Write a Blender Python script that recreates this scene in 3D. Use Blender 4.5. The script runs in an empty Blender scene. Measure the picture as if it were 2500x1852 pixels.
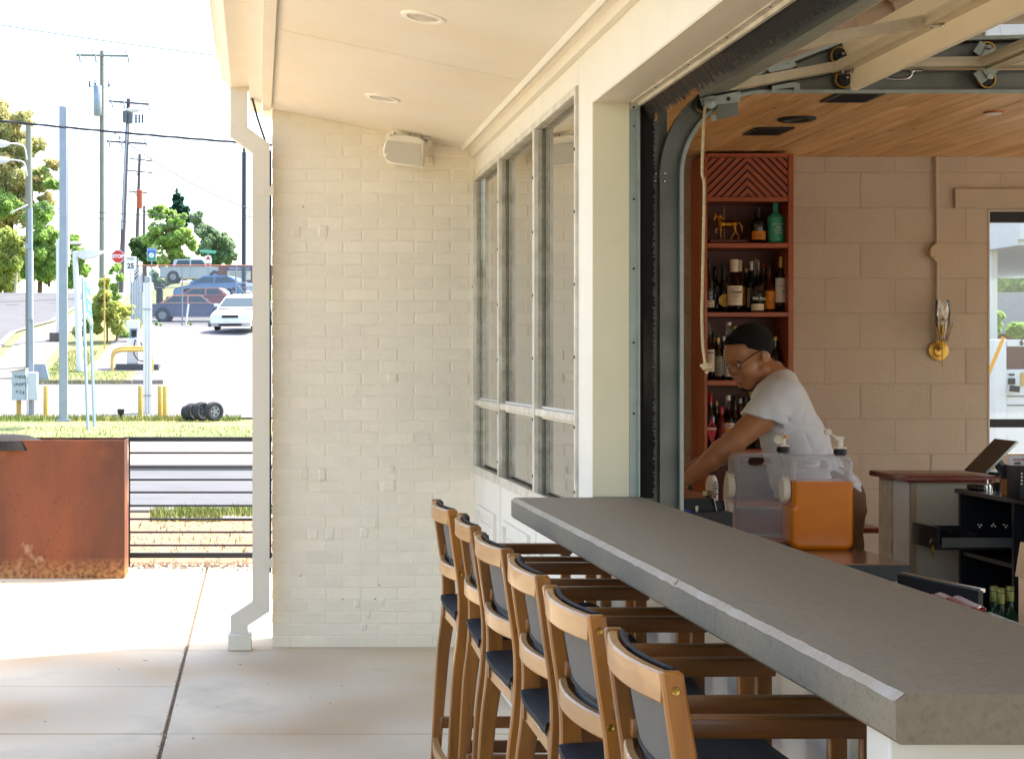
import bpy, bmesh, math, random
import numpy as np
from mathutils import Vector, Matrix
R = math.radians
random.seed(7)
SC = bpy.context.scene
COL = SC.collection
# ---------------- camera ----------------
F, VX, VY, EYE = 4200.0, 628.0, 897.0, 1.58
cam_d = bpy.data.cameras.new('camera'); cam = bpy.data.objects.new('camera', cam_d); COL.objects.link(cam)
cam.location = (0, 0, EYE); cam.rotation_euler = (R(90), 0, 0)
cam_d.sensor_width = 36; cam_d.lens = 36 * F / 2500; cam_d.shift_x = (1250 - VX) / 2500; cam_d.shift_y = -(926 - VY) / 2500
cam_d.clip_start = .05; cam_d.clip_end = 2000
SC.camera = cam
# ---------------- world, sun, exposure ----------------
SUN_AZ, SUN_EL = 27.0, 57.0            # azimuth from +x towards +y (the sun stands beyond and to the right)
w = bpy.data.worlds.new('World'); SC.world = w; w.use_nodes = True
nt = w.node_tree; nt.nodes.clear()
wo = nt.nodes.new('ShaderNodeOutputWorld'); bg = nt.nodes.new('ShaderNodeBackground'); sk = nt.nodes.new('ShaderNodeTexSky')
sk.sky_type = 'NISHITA'; sk.sun_disc = False; sk.sun_elevation = R(SUN_EL); sk.sun_rotation = R(90 - SUN_AZ)
sk.air_density = 1.0; sk.dust_density = 3.0; sk.ozone_density = 1.0; sk.altitude = 150
bg.inputs[1].default_value = 0.15
nt.links.new(sk.outputs[0], bg.inputs[0]); nt.links.new(bg.outputs[0], wo.inputs[0])
sd = bpy.data.lights.new('sun', 'SUN'); sd.energy = 2.9; sd.angle = R(.53); sd.color = (1, .93, .82)
sun = bpy.data.objects.new('sun', sd); COL.objects.link(sun); sun.location = (30, 20, 40)
sv = Vector((math.cos(R(SUN_AZ)) * math.cos(R(SUN_EL)), math.sin(R(SUN_AZ)) * math.cos(R(SUN_EL)), math.sin(R(SUN_EL))))
sun.rotation_euler = sv.to_track_quat('Z', 'Y').to_euler()
SC.view_settings.view_transform = 'Standard'; SC.view_settings.look = 'None'
SC.view_settings.gamma = 1; SC.view_settings.use_curve_mapping = False
SC.view_settings.exposure = 2.3
SC.view_settings.use_white_balance = True; SC.view_settings.white_balance_temperature = 6850; SC.view_settings.white_balance_tint = 10
SC.cycles.max_bounces = 9; SC.cycles.diffuse_bounces = 6; SC.cycles.glossy_bounces = 4
SC.cycles.transmission_bounces = 8; SC.cycles.transparent_max_bounces = 12
SC.cycles.use_denoising = True; SC.cycles.sample_clamp_indirect = 6
SC.cycles.caustics_reflective = False; SC.cycles.caustics_refractive = False
# ---------------- helpers ----------------
def P(px, py, D):
    """a point of the photograph (2500 px wide) at its real distance D"""
    return Vector(((px - VX) * D / F, D, EYE - (py - VY) * D / F))
def srgb(h):
    if isinstance(h, tuple): return h
    h = h.lstrip('#'); v = [int(h[i:i+2], 16) / 255 for i in (0, 2, 4)]
    return tuple(c / 12.92 if c < .04045 else ((c + .055) / 1.055) ** 2.4 for c in v)
MATS = {}
def mat(name, col, rough=.6, metal=0., var=.12, scale=6., bump=0., bscale=60., col2=None, c2scale=None, c2amt=.5, spec=.5,
        stretch=None, trans=0., ior=1.45, alpha=1., coat=0., emit=None, estr=1., randobj=0., sss=0., thresh=(.4, .65)):
    if name in MATS: return MATS[name]
    m = bpy.data.materials.new(name); m.use_nodes = True
    n, l = m.node_tree.nodes, m.node_tree.links
    b = n['Principled BSDF']; c = srgb(col)
    b.inputs['Roughness'].default_value = rough; b.inputs['Metallic'].default_value = metal
    b.inputs['Specular IOR Level'].default_value = spec; b.inputs['IOR'].default_value = ior
    b.inputs['Transmission Weight'].default_value = trans; b.inputs['Alpha'].default_value = alpha
    b.inputs['Coat Weight'].default_value = coat
    if sss: b.inputs['Subsurface Weight'].default_value = sss; b.inputs['Subsurface Radius'].default_value = (.01, .004, .002)
    if emit: b.inputs['Emission Color'].default_value = (*srgb(emit), 1); b.inputs['Emission Strength'].default_value = estr
    tc = n.new('ShaderNodeTexCoord'); mp = n.new('ShaderNodeMapping'); l.new(tc.outputs['Object'], mp.inputs[0])
    if stretch: mp.inputs['Scale'].default_value = stretch
    vec = mp.outputs[0]
    if randobj or var or col2:
        oi = n.new('ShaderNodeObjectInfo')
        add = n.new('ShaderNodeVectorMath'); add.operation = 'ADD'
        mul = n.new('ShaderNodeMath'); mul.operation = 'MULTIPLY'; mul.inputs[1].default_value = 37. if randobj else 0.
        l.new(oi.outputs['Random'], mul.inputs[0]); l.new(mp.outputs[0], add.inputs[0]); l.new(mul.outputs[0], add.inputs[1]); vec = add.outputs[0]
    src = None
    rgb = n.new('ShaderNodeRGB'); rgb.outputs[0].default_value = (*c, 1); src = rgb.outputs[0]
    if col2:
        t = n.new('ShaderNodeTexNoise'); t.inputs['Scale'].default_value = c2scale or scale * .5; t.inputs['Detail'].default_value = 6
        l.new(vec, t.inputs[0]); r = n.new('ShaderNodeValToRGB'); r.color_ramp.elements[0].position = thresh[0]; r.color_ramp.elements[1].position = thresh[1]
        l.new(t.outputs[0], r.inputs[0]); mx = n.new('ShaderNodeMix'); mx.data_type = 'RGBA'
        ml = n.new('ShaderNodeMath'); ml.operation = 'MULTIPLY'; ml.inputs[1].default_value = c2amt; l.new(r.outputs[0], ml.inputs[0])
        l.new(ml.outputs[0], mx.inputs[0]); l.new(src, mx.inputs[6]); mx.inputs[7].default_value = (*srgb(col2), 1); src = mx.outputs[2]
    if var:
        t = n.new('ShaderNodeTexNoise'); t.inputs['Scale'].default_value = scale; t.inputs['Detail'].default_value = 8; t.inputs['Roughness'].default_value = .6
        l.new(vec, t.inputs[0]); mr = n.new('ShaderNodeMapRange'); mr.inputs[1].default_value = .3; mr.inputs[2].default_value = .7
        mr.inputs[3].default_value = 1 - var; mr.inputs[4].default_value = 1 + var * .6; l.new(t.outputs[0], mr.inputs[0])
        val = mr.outputs[0]
        if randobj:
            m3 = n.new('ShaderNodeMapRange'); m3.inputs[3].default_value = 1 - randobj; m3.inputs[4].default_value = 1 + randobj
            l.new(oi.outputs['Random'], m3.inputs[0]); m4 = n.new('ShaderNodeMath'); m4.operation = 'MULTIPLY'
            l.new(val, m4.inputs[0]); l.new(m3.outputs[0], m4.inputs[1]); val = m4.outputs[0]
        vm = n.new('ShaderNodeVectorMath'); vm.operation = 'SCALE'; l.new(src, vm.inputs[0]); l.new(val, vm.inputs['Scale']); src = vm.outputs[0]
    l.new(src, b.inputs['Base Color'])
    if bump:
        t = n.new('ShaderNodeTexNoise'); t.inputs['Scale'].default_value = bscale; t.inputs['Detail'].default_value = 5
        l.new(vec, t.inputs[0]); bp = n.new('ShaderNodeBump'); bp.inputs['Strength'].default_value = min(1, bump); bp.inputs['Distance'].default_value = .004 * max(1, bump)
        l.new(t.outputs[0], bp.inputs['Height']); l.new(bp.outputs[0], b.inputs['Normal'])
    MATS[name] = m
    return m
def wood(name, c1, c2, rough=.45, axis='y', scale=9., coat=.1, randobj=.12, rings=5., knots=False):
    if name in MATS: return MATS[name]
    m = bpy.data.materials.new(name); m.use_nodes = True
    n, l = m.node_tree.nodes, m.node_tree.links; b = n['Principled BSDF']
    b.inputs['Roughness'].default_value = rough; b.inputs['Coat Weight'].default_value = coat
    tc = n.new('ShaderNodeTexCoord'); mp = n.new('ShaderNodeMapping'); l.new(tc.outputs['Object'], mp.inputs[0])
    k = {'x': (.12, 1, 1), 'y': (1, .12, 1), 'z': (1, 1, .12)}[axis]; mp.inputs['Scale'].default_value = k
    oi = n.new('ShaderNodeObjectInfo'); mul = n.new('ShaderNodeMath'); mul.operation = 'MULTIPLY'; mul.inputs[1].default_value = 61.
    l.new(oi.outputs['Random'], mul.inputs[0]); add = n.new('ShaderNodeVectorMath'); l.new(mp.outputs[0], add.inputs[0]); l.new(mul.outputs[0], add.inputs[1])
    t = n.new('ShaderNodeTexNoise'); t.inputs['Scale'].default_value = scale; t.inputs['Detail'].default_value = 9; t.inputs['Roughness'].default_value = .65; t.inputs['Distortion'].default_value = .6
    l.new(add.outputs[0], t.inputs[0])
    t2 = n.new('ShaderNodeTexNoise'); t2.inputs['Scale'].default_value = scale * rings; t2.inputs['Detail'].default_value = 4; l.new(add.outputs[0], t2.inputs[0])
    mixf = n.new('ShaderNodeMath'); mixf.operation = 'MULTIPLY_ADD'; mixf.inputs[1].default_value = .35; l.new(t2.outputs[0], mixf.inputs[0]); l.new(t.outputs[0], mixf.inputs[2])
    r = n.new('ShaderNodeValToRGB'); e = r.color_ramp.elements; e[0].position = .45; e[0].color = (*srgb(c2), 1); e[1].position = .85; e[1].color = (*srgb(c1), 1)
    l.new(mixf.outputs[0], r.inputs[0]); src = r.outputs[0]
    if knots:
        v = n.new('ShaderNodeTexVoronoi'); v.inputs['Scale'].default_value = 4.2
        mk = n.new('ShaderNodeMapping'); mk.inputs['Scale'].default_value = {'y': (1.6, .45, 1), 'x': (.45, 1.6, 1), 'z': (1.6, 1.6, .45)}[axis]
        l.new(tc.outputs['Object'], mk.inputs[0]); a2 = n.new('ShaderNodeVectorMath'); l.new(mk.outputs[0], a2.inputs[0]); l.new(mul.outputs[0], a2.inputs[1])
        l.new(a2.outputs[0], v.inputs[0]); kr = n.new('ShaderNodeValToRGB'); kr.color_ramp.elements[0].position = .03; kr.color_ramp.elements[0].color = (.75, .75, .75, 1); kr.color_ramp.elements[1].position = .085; kr.color_ramp.elements[1].color = (0, 0, 0, 1)
        l.new(v.outputs['Distance'], kr.inputs[0]); mx = n.new('ShaderNodeMix'); mx.data_type = 'RGBA'; l.new(kr.outputs[0], mx.inputs[0]); l.new(src, mx.inputs[6])
        mx.inputs[7].default_value = (*srgb('#5a3216'), 1); src = mx.outputs[2]
    mr = n.new('ShaderNodeMapRange'); mr.inputs[3].default_value = 1 - randobj; mr.inputs[4].default_value = 1 + randobj; l.new(oi.outputs['Random'], mr.inputs[0])
    vm = n.new('ShaderNodeVectorMath'); vm.operation = 'SCALE'; l.new(src, vm.inputs[0]); l.new(mr.outputs[0], vm.inputs['Scale']); l.new(vm.outputs[0], b.inputs['Base Color'])
    bp = n.new('ShaderNodeBump'); bp.inputs['Strength'].default_value = .15; bp.inputs['Distance'].default_value = .002; l.new(mixf.outputs[0], bp.inputs['Height']); l.new(bp.outputs[0], b.inputs['Normal'])
    MATS[name] = m
    return m
def glassy(name, col='#ffffff', rough=.02, refl=.0, tint=None):
    """thin architectural glass: clear with a Fresnel reflection"""
    if name in MATS: return MATS[name]
    m = bpy.data.materials.new(name); m.use_nodes = True
    n, l = m.node_tree.nodes, m.node_tree.links; n.clear()
    o = n.new('ShaderNodeOutputMaterial'); tr = n.new('ShaderNodeBsdfTransparent'); tr.inputs[0].default_value = (*srgb(col), 1)
    gl = n.new('ShaderNodeBsdfGlossy'); gl.inputs[0].default_value = (1, 1, 1, 1); gl.inputs['Roughness'].default_value = rough
    fr = n.new('ShaderNodeFresnel'); fr.inputs[0].default_value = 1.5
    ad = n.new('ShaderNodeMath'); ad.use_clamp = True; ad.operation = 'MULTIPLY_ADD'; ad.inputs[1].default_value = 1.6; ad.inputs[2].default_value = refl
    l.new(fr.outputs[0], ad.inputs[0]); mx = n.new('ShaderNodeMixShader'); l.new(ad.outputs[0], mx.inputs[0]); l.new(tr.outputs[0], mx.inputs[1]); l.new(gl.outputs[0], mx.inputs[2]); l.new(mx.outputs[0], o.inputs[0])
    MATS[name] = m
    return m

class MB:
    """collects shapes (world or thing coordinates) into one mesh"""
    def __init__(s): s.v = []; s.f = []; s.sm = []
    def add(s, vs, fs, smooth=False):
        o = len(s.v); s.v += [tuple(v) for v in vs]; s.f += [tuple(i + o for i in f) for f in fs]; s.sm += [smooth] * len(fs); return s
    def box(s, x0, x1, y0, y1, z0, z1, bev=0., seg=1):
        if bev <= 0:
            v = [(x, y, z) for x in (x0, x1) for y in (y0, y1) for z in (z0, z1)]
            return s.add(v, [(0, 1, 3, 2), (4, 6, 7, 5), (0, 4, 5, 1), (2, 3, 7, 6), (0, 2, 6, 4), (1, 5, 7, 3)])
        bm = bmesh.new(); bmesh.ops.create_cube(bm, size=1)
        for v in bm.verts: v.co = Vector(((x0 + x1) / 2 + v.co.x * (x1 - x0), (y0 + y1) / 2 + v.co.y * (y1 - y0), (z0 + z1) / 2 + v.co.z * (z1 - z0)))
        bmesh.ops.bevel(bm, geom=bm.edges[:], offset=bev, segments=seg, affect='EDGES', profile=.5)
        bm.verts.index_update(); s.add([v.co for v in bm.verts], [[v.index for v in f.verts] for f in bm.faces], seg > 1); bm.free(); return s
    def obox(s, c, ax, ay, az, hx, hy, hz, bev=0.):
        """box with its own axes"""
        t = MB().box(-hx, hx, -hy, hy, -hz, hz, bev); c = Vector(c); ax, ay, az = Vector(ax).normalized(), Vector(ay).normalized(), Vector(az).normalized()
        return s.add([c + ax * v[0] + ay * v[1] + az * v[2] for v in t.v], t.f, bev > 0)
    def bar(s, a, b, w, h=None, up=(0, 0, 1), bev=0.):
        a, b = Vector(a), Vector(b); d = (b - a); L = d.length; d.normalize(); up = Vector(up)
        sx = d.cross(up)
        if sx.length < 1e-4: sx = d.cross(Vector((1, 0, 0)))
        sx.normalize(); uz = sx.cross(d); return s.obox((a + b) / 2, d, sx, uz, L / 2, w / 2, (h or w) / 2, bev)
    def tube(s, pts, r, n=8, cap=True):
        pts = [Vector(p) for p in pts]; rr = r if isinstance(r, (list, tuple)) else [r] * len(pts); vs = []; ref = None
        for i, p in enumerate(pts):
            d = (pts[min(i + 1, len(pts) - 1)] - pts[max(i - 1, 0)]).normalized()
            if ref is None: ref = Vector((0, 0, 1)) if abs(d.z) < .9 else Vector((1, 0, 0))
            u = d.cross(ref).normalized(); w_ = u.cross(d); ref = w_
            vs += [p + (u * math.cos(2 * math.pi * k / n) + w_ * math.sin(2 * math.pi * k / n)) * rr[i] for k in range(n)]
        fs = [(i * n + k, i * n + (k + 1) % n, (i + 1) * n + (k + 1) % n, (i + 1) * n + k) for i in range(len(pts) - 1) for k in range(n)]
        s.add(vs, fs, True)
        if cap: s.add(vs[:n], [tuple(range(n))[::-1]]); s.add(vs[-n:], [tuple(range(n))])
        return s
    def cyl(s, a, b, r, n=16, r2=None): return s.tube([a, b], [r, r if r2 is None else r2], n)
    def lathe(s, prof, c=(0, 0, 0), n=20, axis='z', cap=True):
        """prof: list of (radius, height)"""
        c = Vector(c); vs = []
        for r, h in prof:
            for k in range(n):
                a = 2 * math.pi * k / n; q = (r * math.cos(a), r * math.sin(a), h)
                if axis == 'x': q = (h, q[0], q[1])
                if axis == 'y': q = (q[0], h, q[1])
                vs.append(c + Vector(q))
        fs = [(i * n + k, i * n + (k + 1) % n, (i + 1) * n + (k + 1) % n, (i + 1) * n + k) for i in range(len(prof) - 1) for k in range(n)]
        s.add(vs, fs, True)
        if not cap: return s
        if prof[0][0] > 1e-5: s.add(vs[:n], [tuple(range(n))[::-1]])
        if prof[-1][0] > 1e-5: s.add(vs[-n:], [tuple(range(n))])
        return s
    def prism(s, poly, a, b, axis='y', smooth=False):
        """extrude a 2-D outline; axis y: poly is (x,z); axis x: poly is (y,z); axis z: poly is (x,y)"""
        n = len(poly)
        def q(p, t): return {'y': (p[0], t, p[1]), 'x': (t, p[0], p[1]), 'z': (p[0], p[1], t)}[axis]
        vs = [q(p, a) for p in poly] + [q(p, b) for p in poly]
        s.add(vs, [(k, (k + 1) % n, n + (k + 1) % n, n + k) for k in range(n)], smooth)
        s.add(vs[:n], [tuple(range(n))[::-1]]); s.add(vs[n:], [tuple(range(n))]); return s
    def loft(s, rings, cap=True, smooth=True, closed=True):
        n = len(rings[0]); vs = [p for r in rings for p in r]; m = n if closed else n - 1
        s.add(vs, [(i * n + k, i * n + (k + 1) % n, (i + 1) * n + (k + 1) % n, (i + 1) * n + k) for i in range(len(rings) - 1) for k in range(m)], smooth)
        if cap and closed: s.add(rings[0], [tuple(range(n))[::-1]]); s.add(rings[-1], [tuple(range(n))])
        return s
    def quad(s, a, b, c, d): return s.add([a, b, c, d], [(0, 1, 2, 3)])
def rootof(o):
    while o.parent: o = o.parent
    return o
def obj(name, mb, m, parent=None, label=None, ang=40):
    """link the shapes as one mesh object; coordinates are those of the scene"""
    vs = mb.v; off = Vector(rootof(parent).location) if parent else Vector((0, 0, 0))
    if parent is None and vs:
        a = np.array(vs); off = Vector((float(a[:, 0].min() + a[:, 0].max()) / 2, float(a[:, 1].min() + a[:, 1].max()) / 2, float(a[:, 2].min())))
    me = bpy.data.meshes.new(name); me.from_pydata([(v[0] - off.x, v[1] - off.y, v[2] - off.z) for v in vs], [], mb.f)
    me.polygons.foreach_set('use_smooth', mb.sm); me.materials.append(m)
    me.validate(); fixn(me); me.set_sharp_from_angle(angle=R(ang)); me.update()
    o = bpy.data.objects.new(name, me); COL.objects.link(o)
    if parent: o.parent = parent
    else: o.location = off
    if label: o['label'] = label
    return o
def fixn(me):
    if len(me.polygons) > 60000: return
    bm = bmesh.new(); bm.from_mesh(me); bmesh.ops.recalc_face_normals(bm, faces=bm.faces[:]); bm.to_mesh(me); bm.free()
def tag(o, label, cat, group=None):
    o['label'] = label; o['category'] = cat
    if group: o['group'] = group
    return o
def thing(name, label, cat, loc=(0, 0, 0), group=None):
    o = bpy.data.objects.new(name, None); COL.objects.link(o); o.location = loc; o.empty_display_size = .1
    return tag(o, label, cat, group)
def struct(name, mb, m, kind='structure'):
    o = obj(name, mb, m); o['kind'] = kind; return o
def holder(name):
    o = bpy.data.objects.new(name, None); COL.objects.link(o); o['kind'] = 'structure'; return o
def dup(o, parent=None, **kw):
    c = o.copy(); COL.objects.link(c)
    if parent: c.parent = parent
    for ch in list(o.children): dup(ch, c)
    for k, v in kw.items(): c[k] = v
    return c
def text(name, s, size, loc, m, parent, rot=(R(90), 0, 0), ext=.0005, width=1.0, align='CENTER', bold=0):
    cu = bpy.data.curves.new(name, 'FONT'); cu.body = s; cu.size = size; cu.extrude = ext; cu.align_x = align; cu.align_y = 'CENTER'; cu.offset = bold; cu.resolution_u = 3
    t_ = bpy.data.objects.new('tmp', cu); me = bpy.data.meshes.new_from_object(t_); bpy.data.objects.remove(t_); me.name = name; me.materials.clear(); me.materials.append(m)
    o = bpy.data.objects.new(name, me); COL.objects.link(o); o.parent = parent
    o.location = Vector(loc) - Vector(rootof(parent).location); o.rotation_euler = rot; o.scale = (width, 1, 1); return o
# ---- signed distance shapes and a surface-net mesher, for bodies ----
class SDF:
    def __init__(s, lo, hi, h):
        s.lo = np.array(lo, dtype=np.float64); s.h = h; n = np.ceil((np.array(hi) - s.lo) / h).astype(int) + 1; s.n = n
        g = [s.lo[i] + h * np.arange(n[i]) for i in range(3)]; s.X, s.Y, s.Z = np.meshgrid(*g, indexing='ij'); s.d = np.full(s.X.shape, 9.)
    def sub(s, d, k=.01): s._c(-s.smin(-s.d, d, k))
    @staticmethod
    def smin(a, b, k):
        hh = np.clip(.5 + .5 * (b - a) / k, 0, 1); return b * (1 - hh) + a * hh - k * hh * (1 - hh)
    def _c(s, d): s.d = d
    def uni(s, d, k=.01): s.d = s.smin(s.d, d, k)
    def cap(s, a, b, ra, rb=None):
        rb = ra if rb is None else rb; a = np.array(a, float); b = np.array(b, float); ba = b - a; L = (ba * ba).sum() + 1e-12
        px, py, pz = s.X - a[0], s.Y - a[1], s.Z - a[2]; t = np.clip((px * ba[0] + py * ba[1] + pz * ba[2]) / L, 0, 1)
        return np.sqrt((px - ba[0] * t) ** 2 + (py - ba[1] * t) ** 2 + (pz - ba[2] * t) ** 2) - (ra + (rb - ra) * t)
    def ell(s, c, r, rot=0.):
        """ellipsoid, turned about the y axis by rot degrees"""
        x, y, z = s.X - c[0], s.Y - c[1], s.Z - c[2]; a = R(rot); x, z = x * math.cos(a) + z * math.sin(a), -x * math.sin(a) + z * math.cos(a)
        k0 = np.sqrt((x / r[0]) ** 2 + (y / r[1]) ** 2 + (z / r[2]) ** 2); k1 = np.sqrt((x / r[0] ** 2) ** 2 + (y / r[1] ** 2) ** 2 + (z / r[2] ** 2) ** 2) + 1e-9
        return k0 * (k0 - 1) / k1
    def mesh(s):
        d = s.d; nx, ny, nz = d.shape; ins = d < 0
        c = [(i, j, k) for i in (0, 1) for j in (0, 1) for k in (0, 1)]
        cnt = sum(ins[i:nx - 1 + i, j:ny - 1 + j, k:nz - 1 + k].astype(int) for i, j, k in c); act = (cnt > 0) & (cnt < 8)
        idx = -np.ones(act.shape, int); A = np.argwhere(act); idx[act] = np.arange(len(A))
        acc = np.zeros((len(A), 3)); w_ = np.zeros(len(A))
        for p in range(8):
            for q in range(p + 1, 8):
                a, b = np.array(c[p]), np.array(c[q])
                if abs(a - b).sum() != 1: continue
                da = d[tuple((A + a).T)]; db = d[tuple((A + b).T)]; m_ = (da < 0) != (db < 0); t = np.where(m_, da / (da - db + 1e-12), 0)
                acc += np.where(m_[:, None], a + (b - a) * t[:, None], 0); w_ += m_
        V = s.lo + (A + acc / w_[:, None]) * s.h; Fs = []
        for ax in range(3):
            o1, o2 = [(1, 2), (2, 0), (0, 1)][ax]; sl = [slice(1, -1)] * 3; sl[ax] = slice(0, -1)
            a0 = ins[tuple(slice(0, n_ - 1) if i == ax else slice(0, n_) for i, n_ in enumerate(d.shape))]
            a1 = ins[tuple(slice(1, n_) if i == ax else slice(0, n_) for i, n_ in enumerate(d.shape))]
            E = np.argwhere(a0 != a1); E = E[(E[:, o1] > 0) & (E[:, o2] > 0) & (E[:, o1] < idx.shape[o1]) & (E[:, o2] < idx.shape[o2])]
            def g(d1, d2):
                t = E.copy(); t[:, o1] -= d1; t[:, o2] -= d2; return idx[tuple(t.T)]
            q = np.stack([g(0, 0), g(1, 0), g(1, 1), g(0, 1)], 1); fl = a0[tuple(E.T)]; q[fl] = q[fl][:, ::-1]; q = q[(q >= 0).all(1)]; Fs.append(q)
        return V, np.concatenate(Fs)
def sdf_obj(name, sdf, m, parent=None, origin=(0, 0, 0)):
    V, Q = sdf.mesh(); me = bpy.data.meshes.new(name); me.from_pydata((V - np.array(origin)).tolist(), [], Q[:, ::-1].tolist())
    me.polygons.foreach_set('use_smooth', [True] * len(Q)); me.materials.append(m); fixn(me); me.update()
    o = bpy.data.objects.new(name, me); COL.objects.link(o)
    if parent: o.parent = parent
    else: o.location = origin
    return o
# ---------------- materials ----------------
M = {}
M['brick'] = mat('cream_brick_paint', '#ece1cb', .55, var=.05, scale=5, bump=.55, bscale=90, randobj=.03)
M['cream'] = mat('cream_paint', '#dfd8c9', .45, var=.05, scale=3, bump=.12, bscale=30, col2='#dccfb2', c2scale=1.5, c2amt=.3)
M['soffit'] = mat('soffit_paint', '#e8e0d2', .6, var=.04, scale=2, bump=.35, bscale=12, col2='#e2cfae', c2scale=1.2, c2amt=.35)
M['jamb'] = mat('jamb_paint', '#d8d2b4', .35, var=.05, scale=4, bump=.05, bscale=30)
M['white'] = mat('white_paint', '#e0dace', .5, var=.04, scale=4, bump=.1, bscale=40)
M['downspout'] = mat('downspout_paint', '#dad1bf', .45, var=.05, scale=3, bump=.05, bscale=20, col2='#d6ccb6', c2scale=2, c2amt=.4)
M['conc'] = mat('patio_concrete', '#d2c2a8', .8, var=.2, scale=2.6, bump=.5, bscale=220, col2='#a5845a', c2scale=1.3, c2amt=.8, stretch=(1, .8, 1), thresh=(.42, .72))
M['counter'] = mat('counter_concrete', '#827663', .6, var=.10, scale=60, bump=.3, bscale=300, col2='#655a47', c2scale=90, c2amt=.45, spec=.4, thresh=(.5,.7))
M['alu'] = mat('aluminium_frame', '#d6d0c3', .5, .25, var=.12, scale=14, bump=.1, bscale=80, col2='#a79d88', c2scale=9, c2amt=.5)
M['galv'] = mat('galvanised_steel', '#7d8079', .42, .7, var=.2, scale=16, bump=.1, bscale=90, col2='#5f645d', c2scale=8, c2amt=.6)
M['galvl'] = mat('bright_galvanised', '#97a09a', .4, .7, var=.12, scale=20)
M['darkal'] = mat('door_aluminium', '#d2c6a8', .45, .3, var=.14, scale=12, bump=.06, bscale=60, stretch=(1, .1, 1))
M['steel'] = mat('stainless_steel', '#b8b8b4', .22, 1., var=.06, scale=20)
M['black'] = mat('black_plastic', '#17181a', .45, var=.1)
M['brush'] = mat('brush_bristle', '#12100d', .9, var=.35, scale=60, bump=1., bscale=300)
M['darkwood'] = mat('dark_header_wood', '#3a2416', .8, var=.2, scale=8, bump=.3)
M['pane'] = glassy('window_glass', '#f2f4ee', .01, .06)
M['doorglass'] = glassy('door_glass', '#c9cdc6', .01, .06)
M['block'] = mat('block_paint', '#c6b8a4', .75, var=.07, scale=4, bump=.9, bscale=85, randobj=.03)
M['blockm'] = mat('block_joint', '#bbac97', .85, var=.07, scale=4, bump=.8, bscale=60)
M['plank'] = wood('ceiling_pine', '#f3c88c', '#bd8443', .5, 'y', 5., .05, .10, rings=4, knots=True)
M['shelf'] = wood('shelf_mahogany', '#b25a2a', '#8a3c18', .38, 'z', 7., .15, .05)
M['shelfx'] = wood('shelf_mahogany_x', '#ab5226', '#843816', .38, 'x', 7., .15, .05)
M['shelfd'] = wood('shelf_back_wood', '#6f3219', '#562410', .5, 'z', 6., .05, .05)
M['stool'] = wood('stool_acacia', '#9c6220', '#61380e', .4, 'z', 7., .2, .1)  # leg wood darkened for the dim light on its near faces
M['stooly'] = wood('stool_acacia_y', '#b78a54', '#8f6230', .42, 'y', 7., .2, .1)
M['stoolx'] = wood('stool_acacia_x_shaded', '#84501a', '#55300d', .42, 'x', 7., .2, .1)  # arm wood darkened for the shade under the counter
M['sling'] = mat('sling_fabric', '#1d1d20', .7, var=.08, scale=20, bump=.6, bscale=900)
M['brass'] = mat('brass', '#b8924a', .28, 1., var=.08, scale=10)
M['floor'] = mat('bar_floor', '#b9b0a2', .5, var=.2, scale=3)
M['asph'] = mat('road_asphalt', '#54565a', .85, var=.12, scale=1.2, bump=.4, bscale=120, col2='#494b4f', c2scale=.4, c2amt=.5)
M['lot'] = mat('lot_concrete', '#6d6d70', .85, var=.1, scale=.5, bump=.2, bscale=60, col2='#5f5f64', c2scale=.15, c2amt=.6)
M['walkc'] = mat('sidewalk_concrete', '#787670', .85, var=.08, scale=1.5, bump=.2, bscale=90)
M['dirt'] = mat('dirt_gravel', '#86705a', .95, var=.25, scale=9, bump=1., bscale=70, col2='#8a6548', c2scale=2.5, c2amt=.7)
M['turf'] = mat('turf_ground', '#6c7a4a', .95, var=.25, scale=3, bump=.8, bscale=30, col2='#8f8562', c2scale=.5, c2amt=.75)
M['rust'] = None
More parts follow.
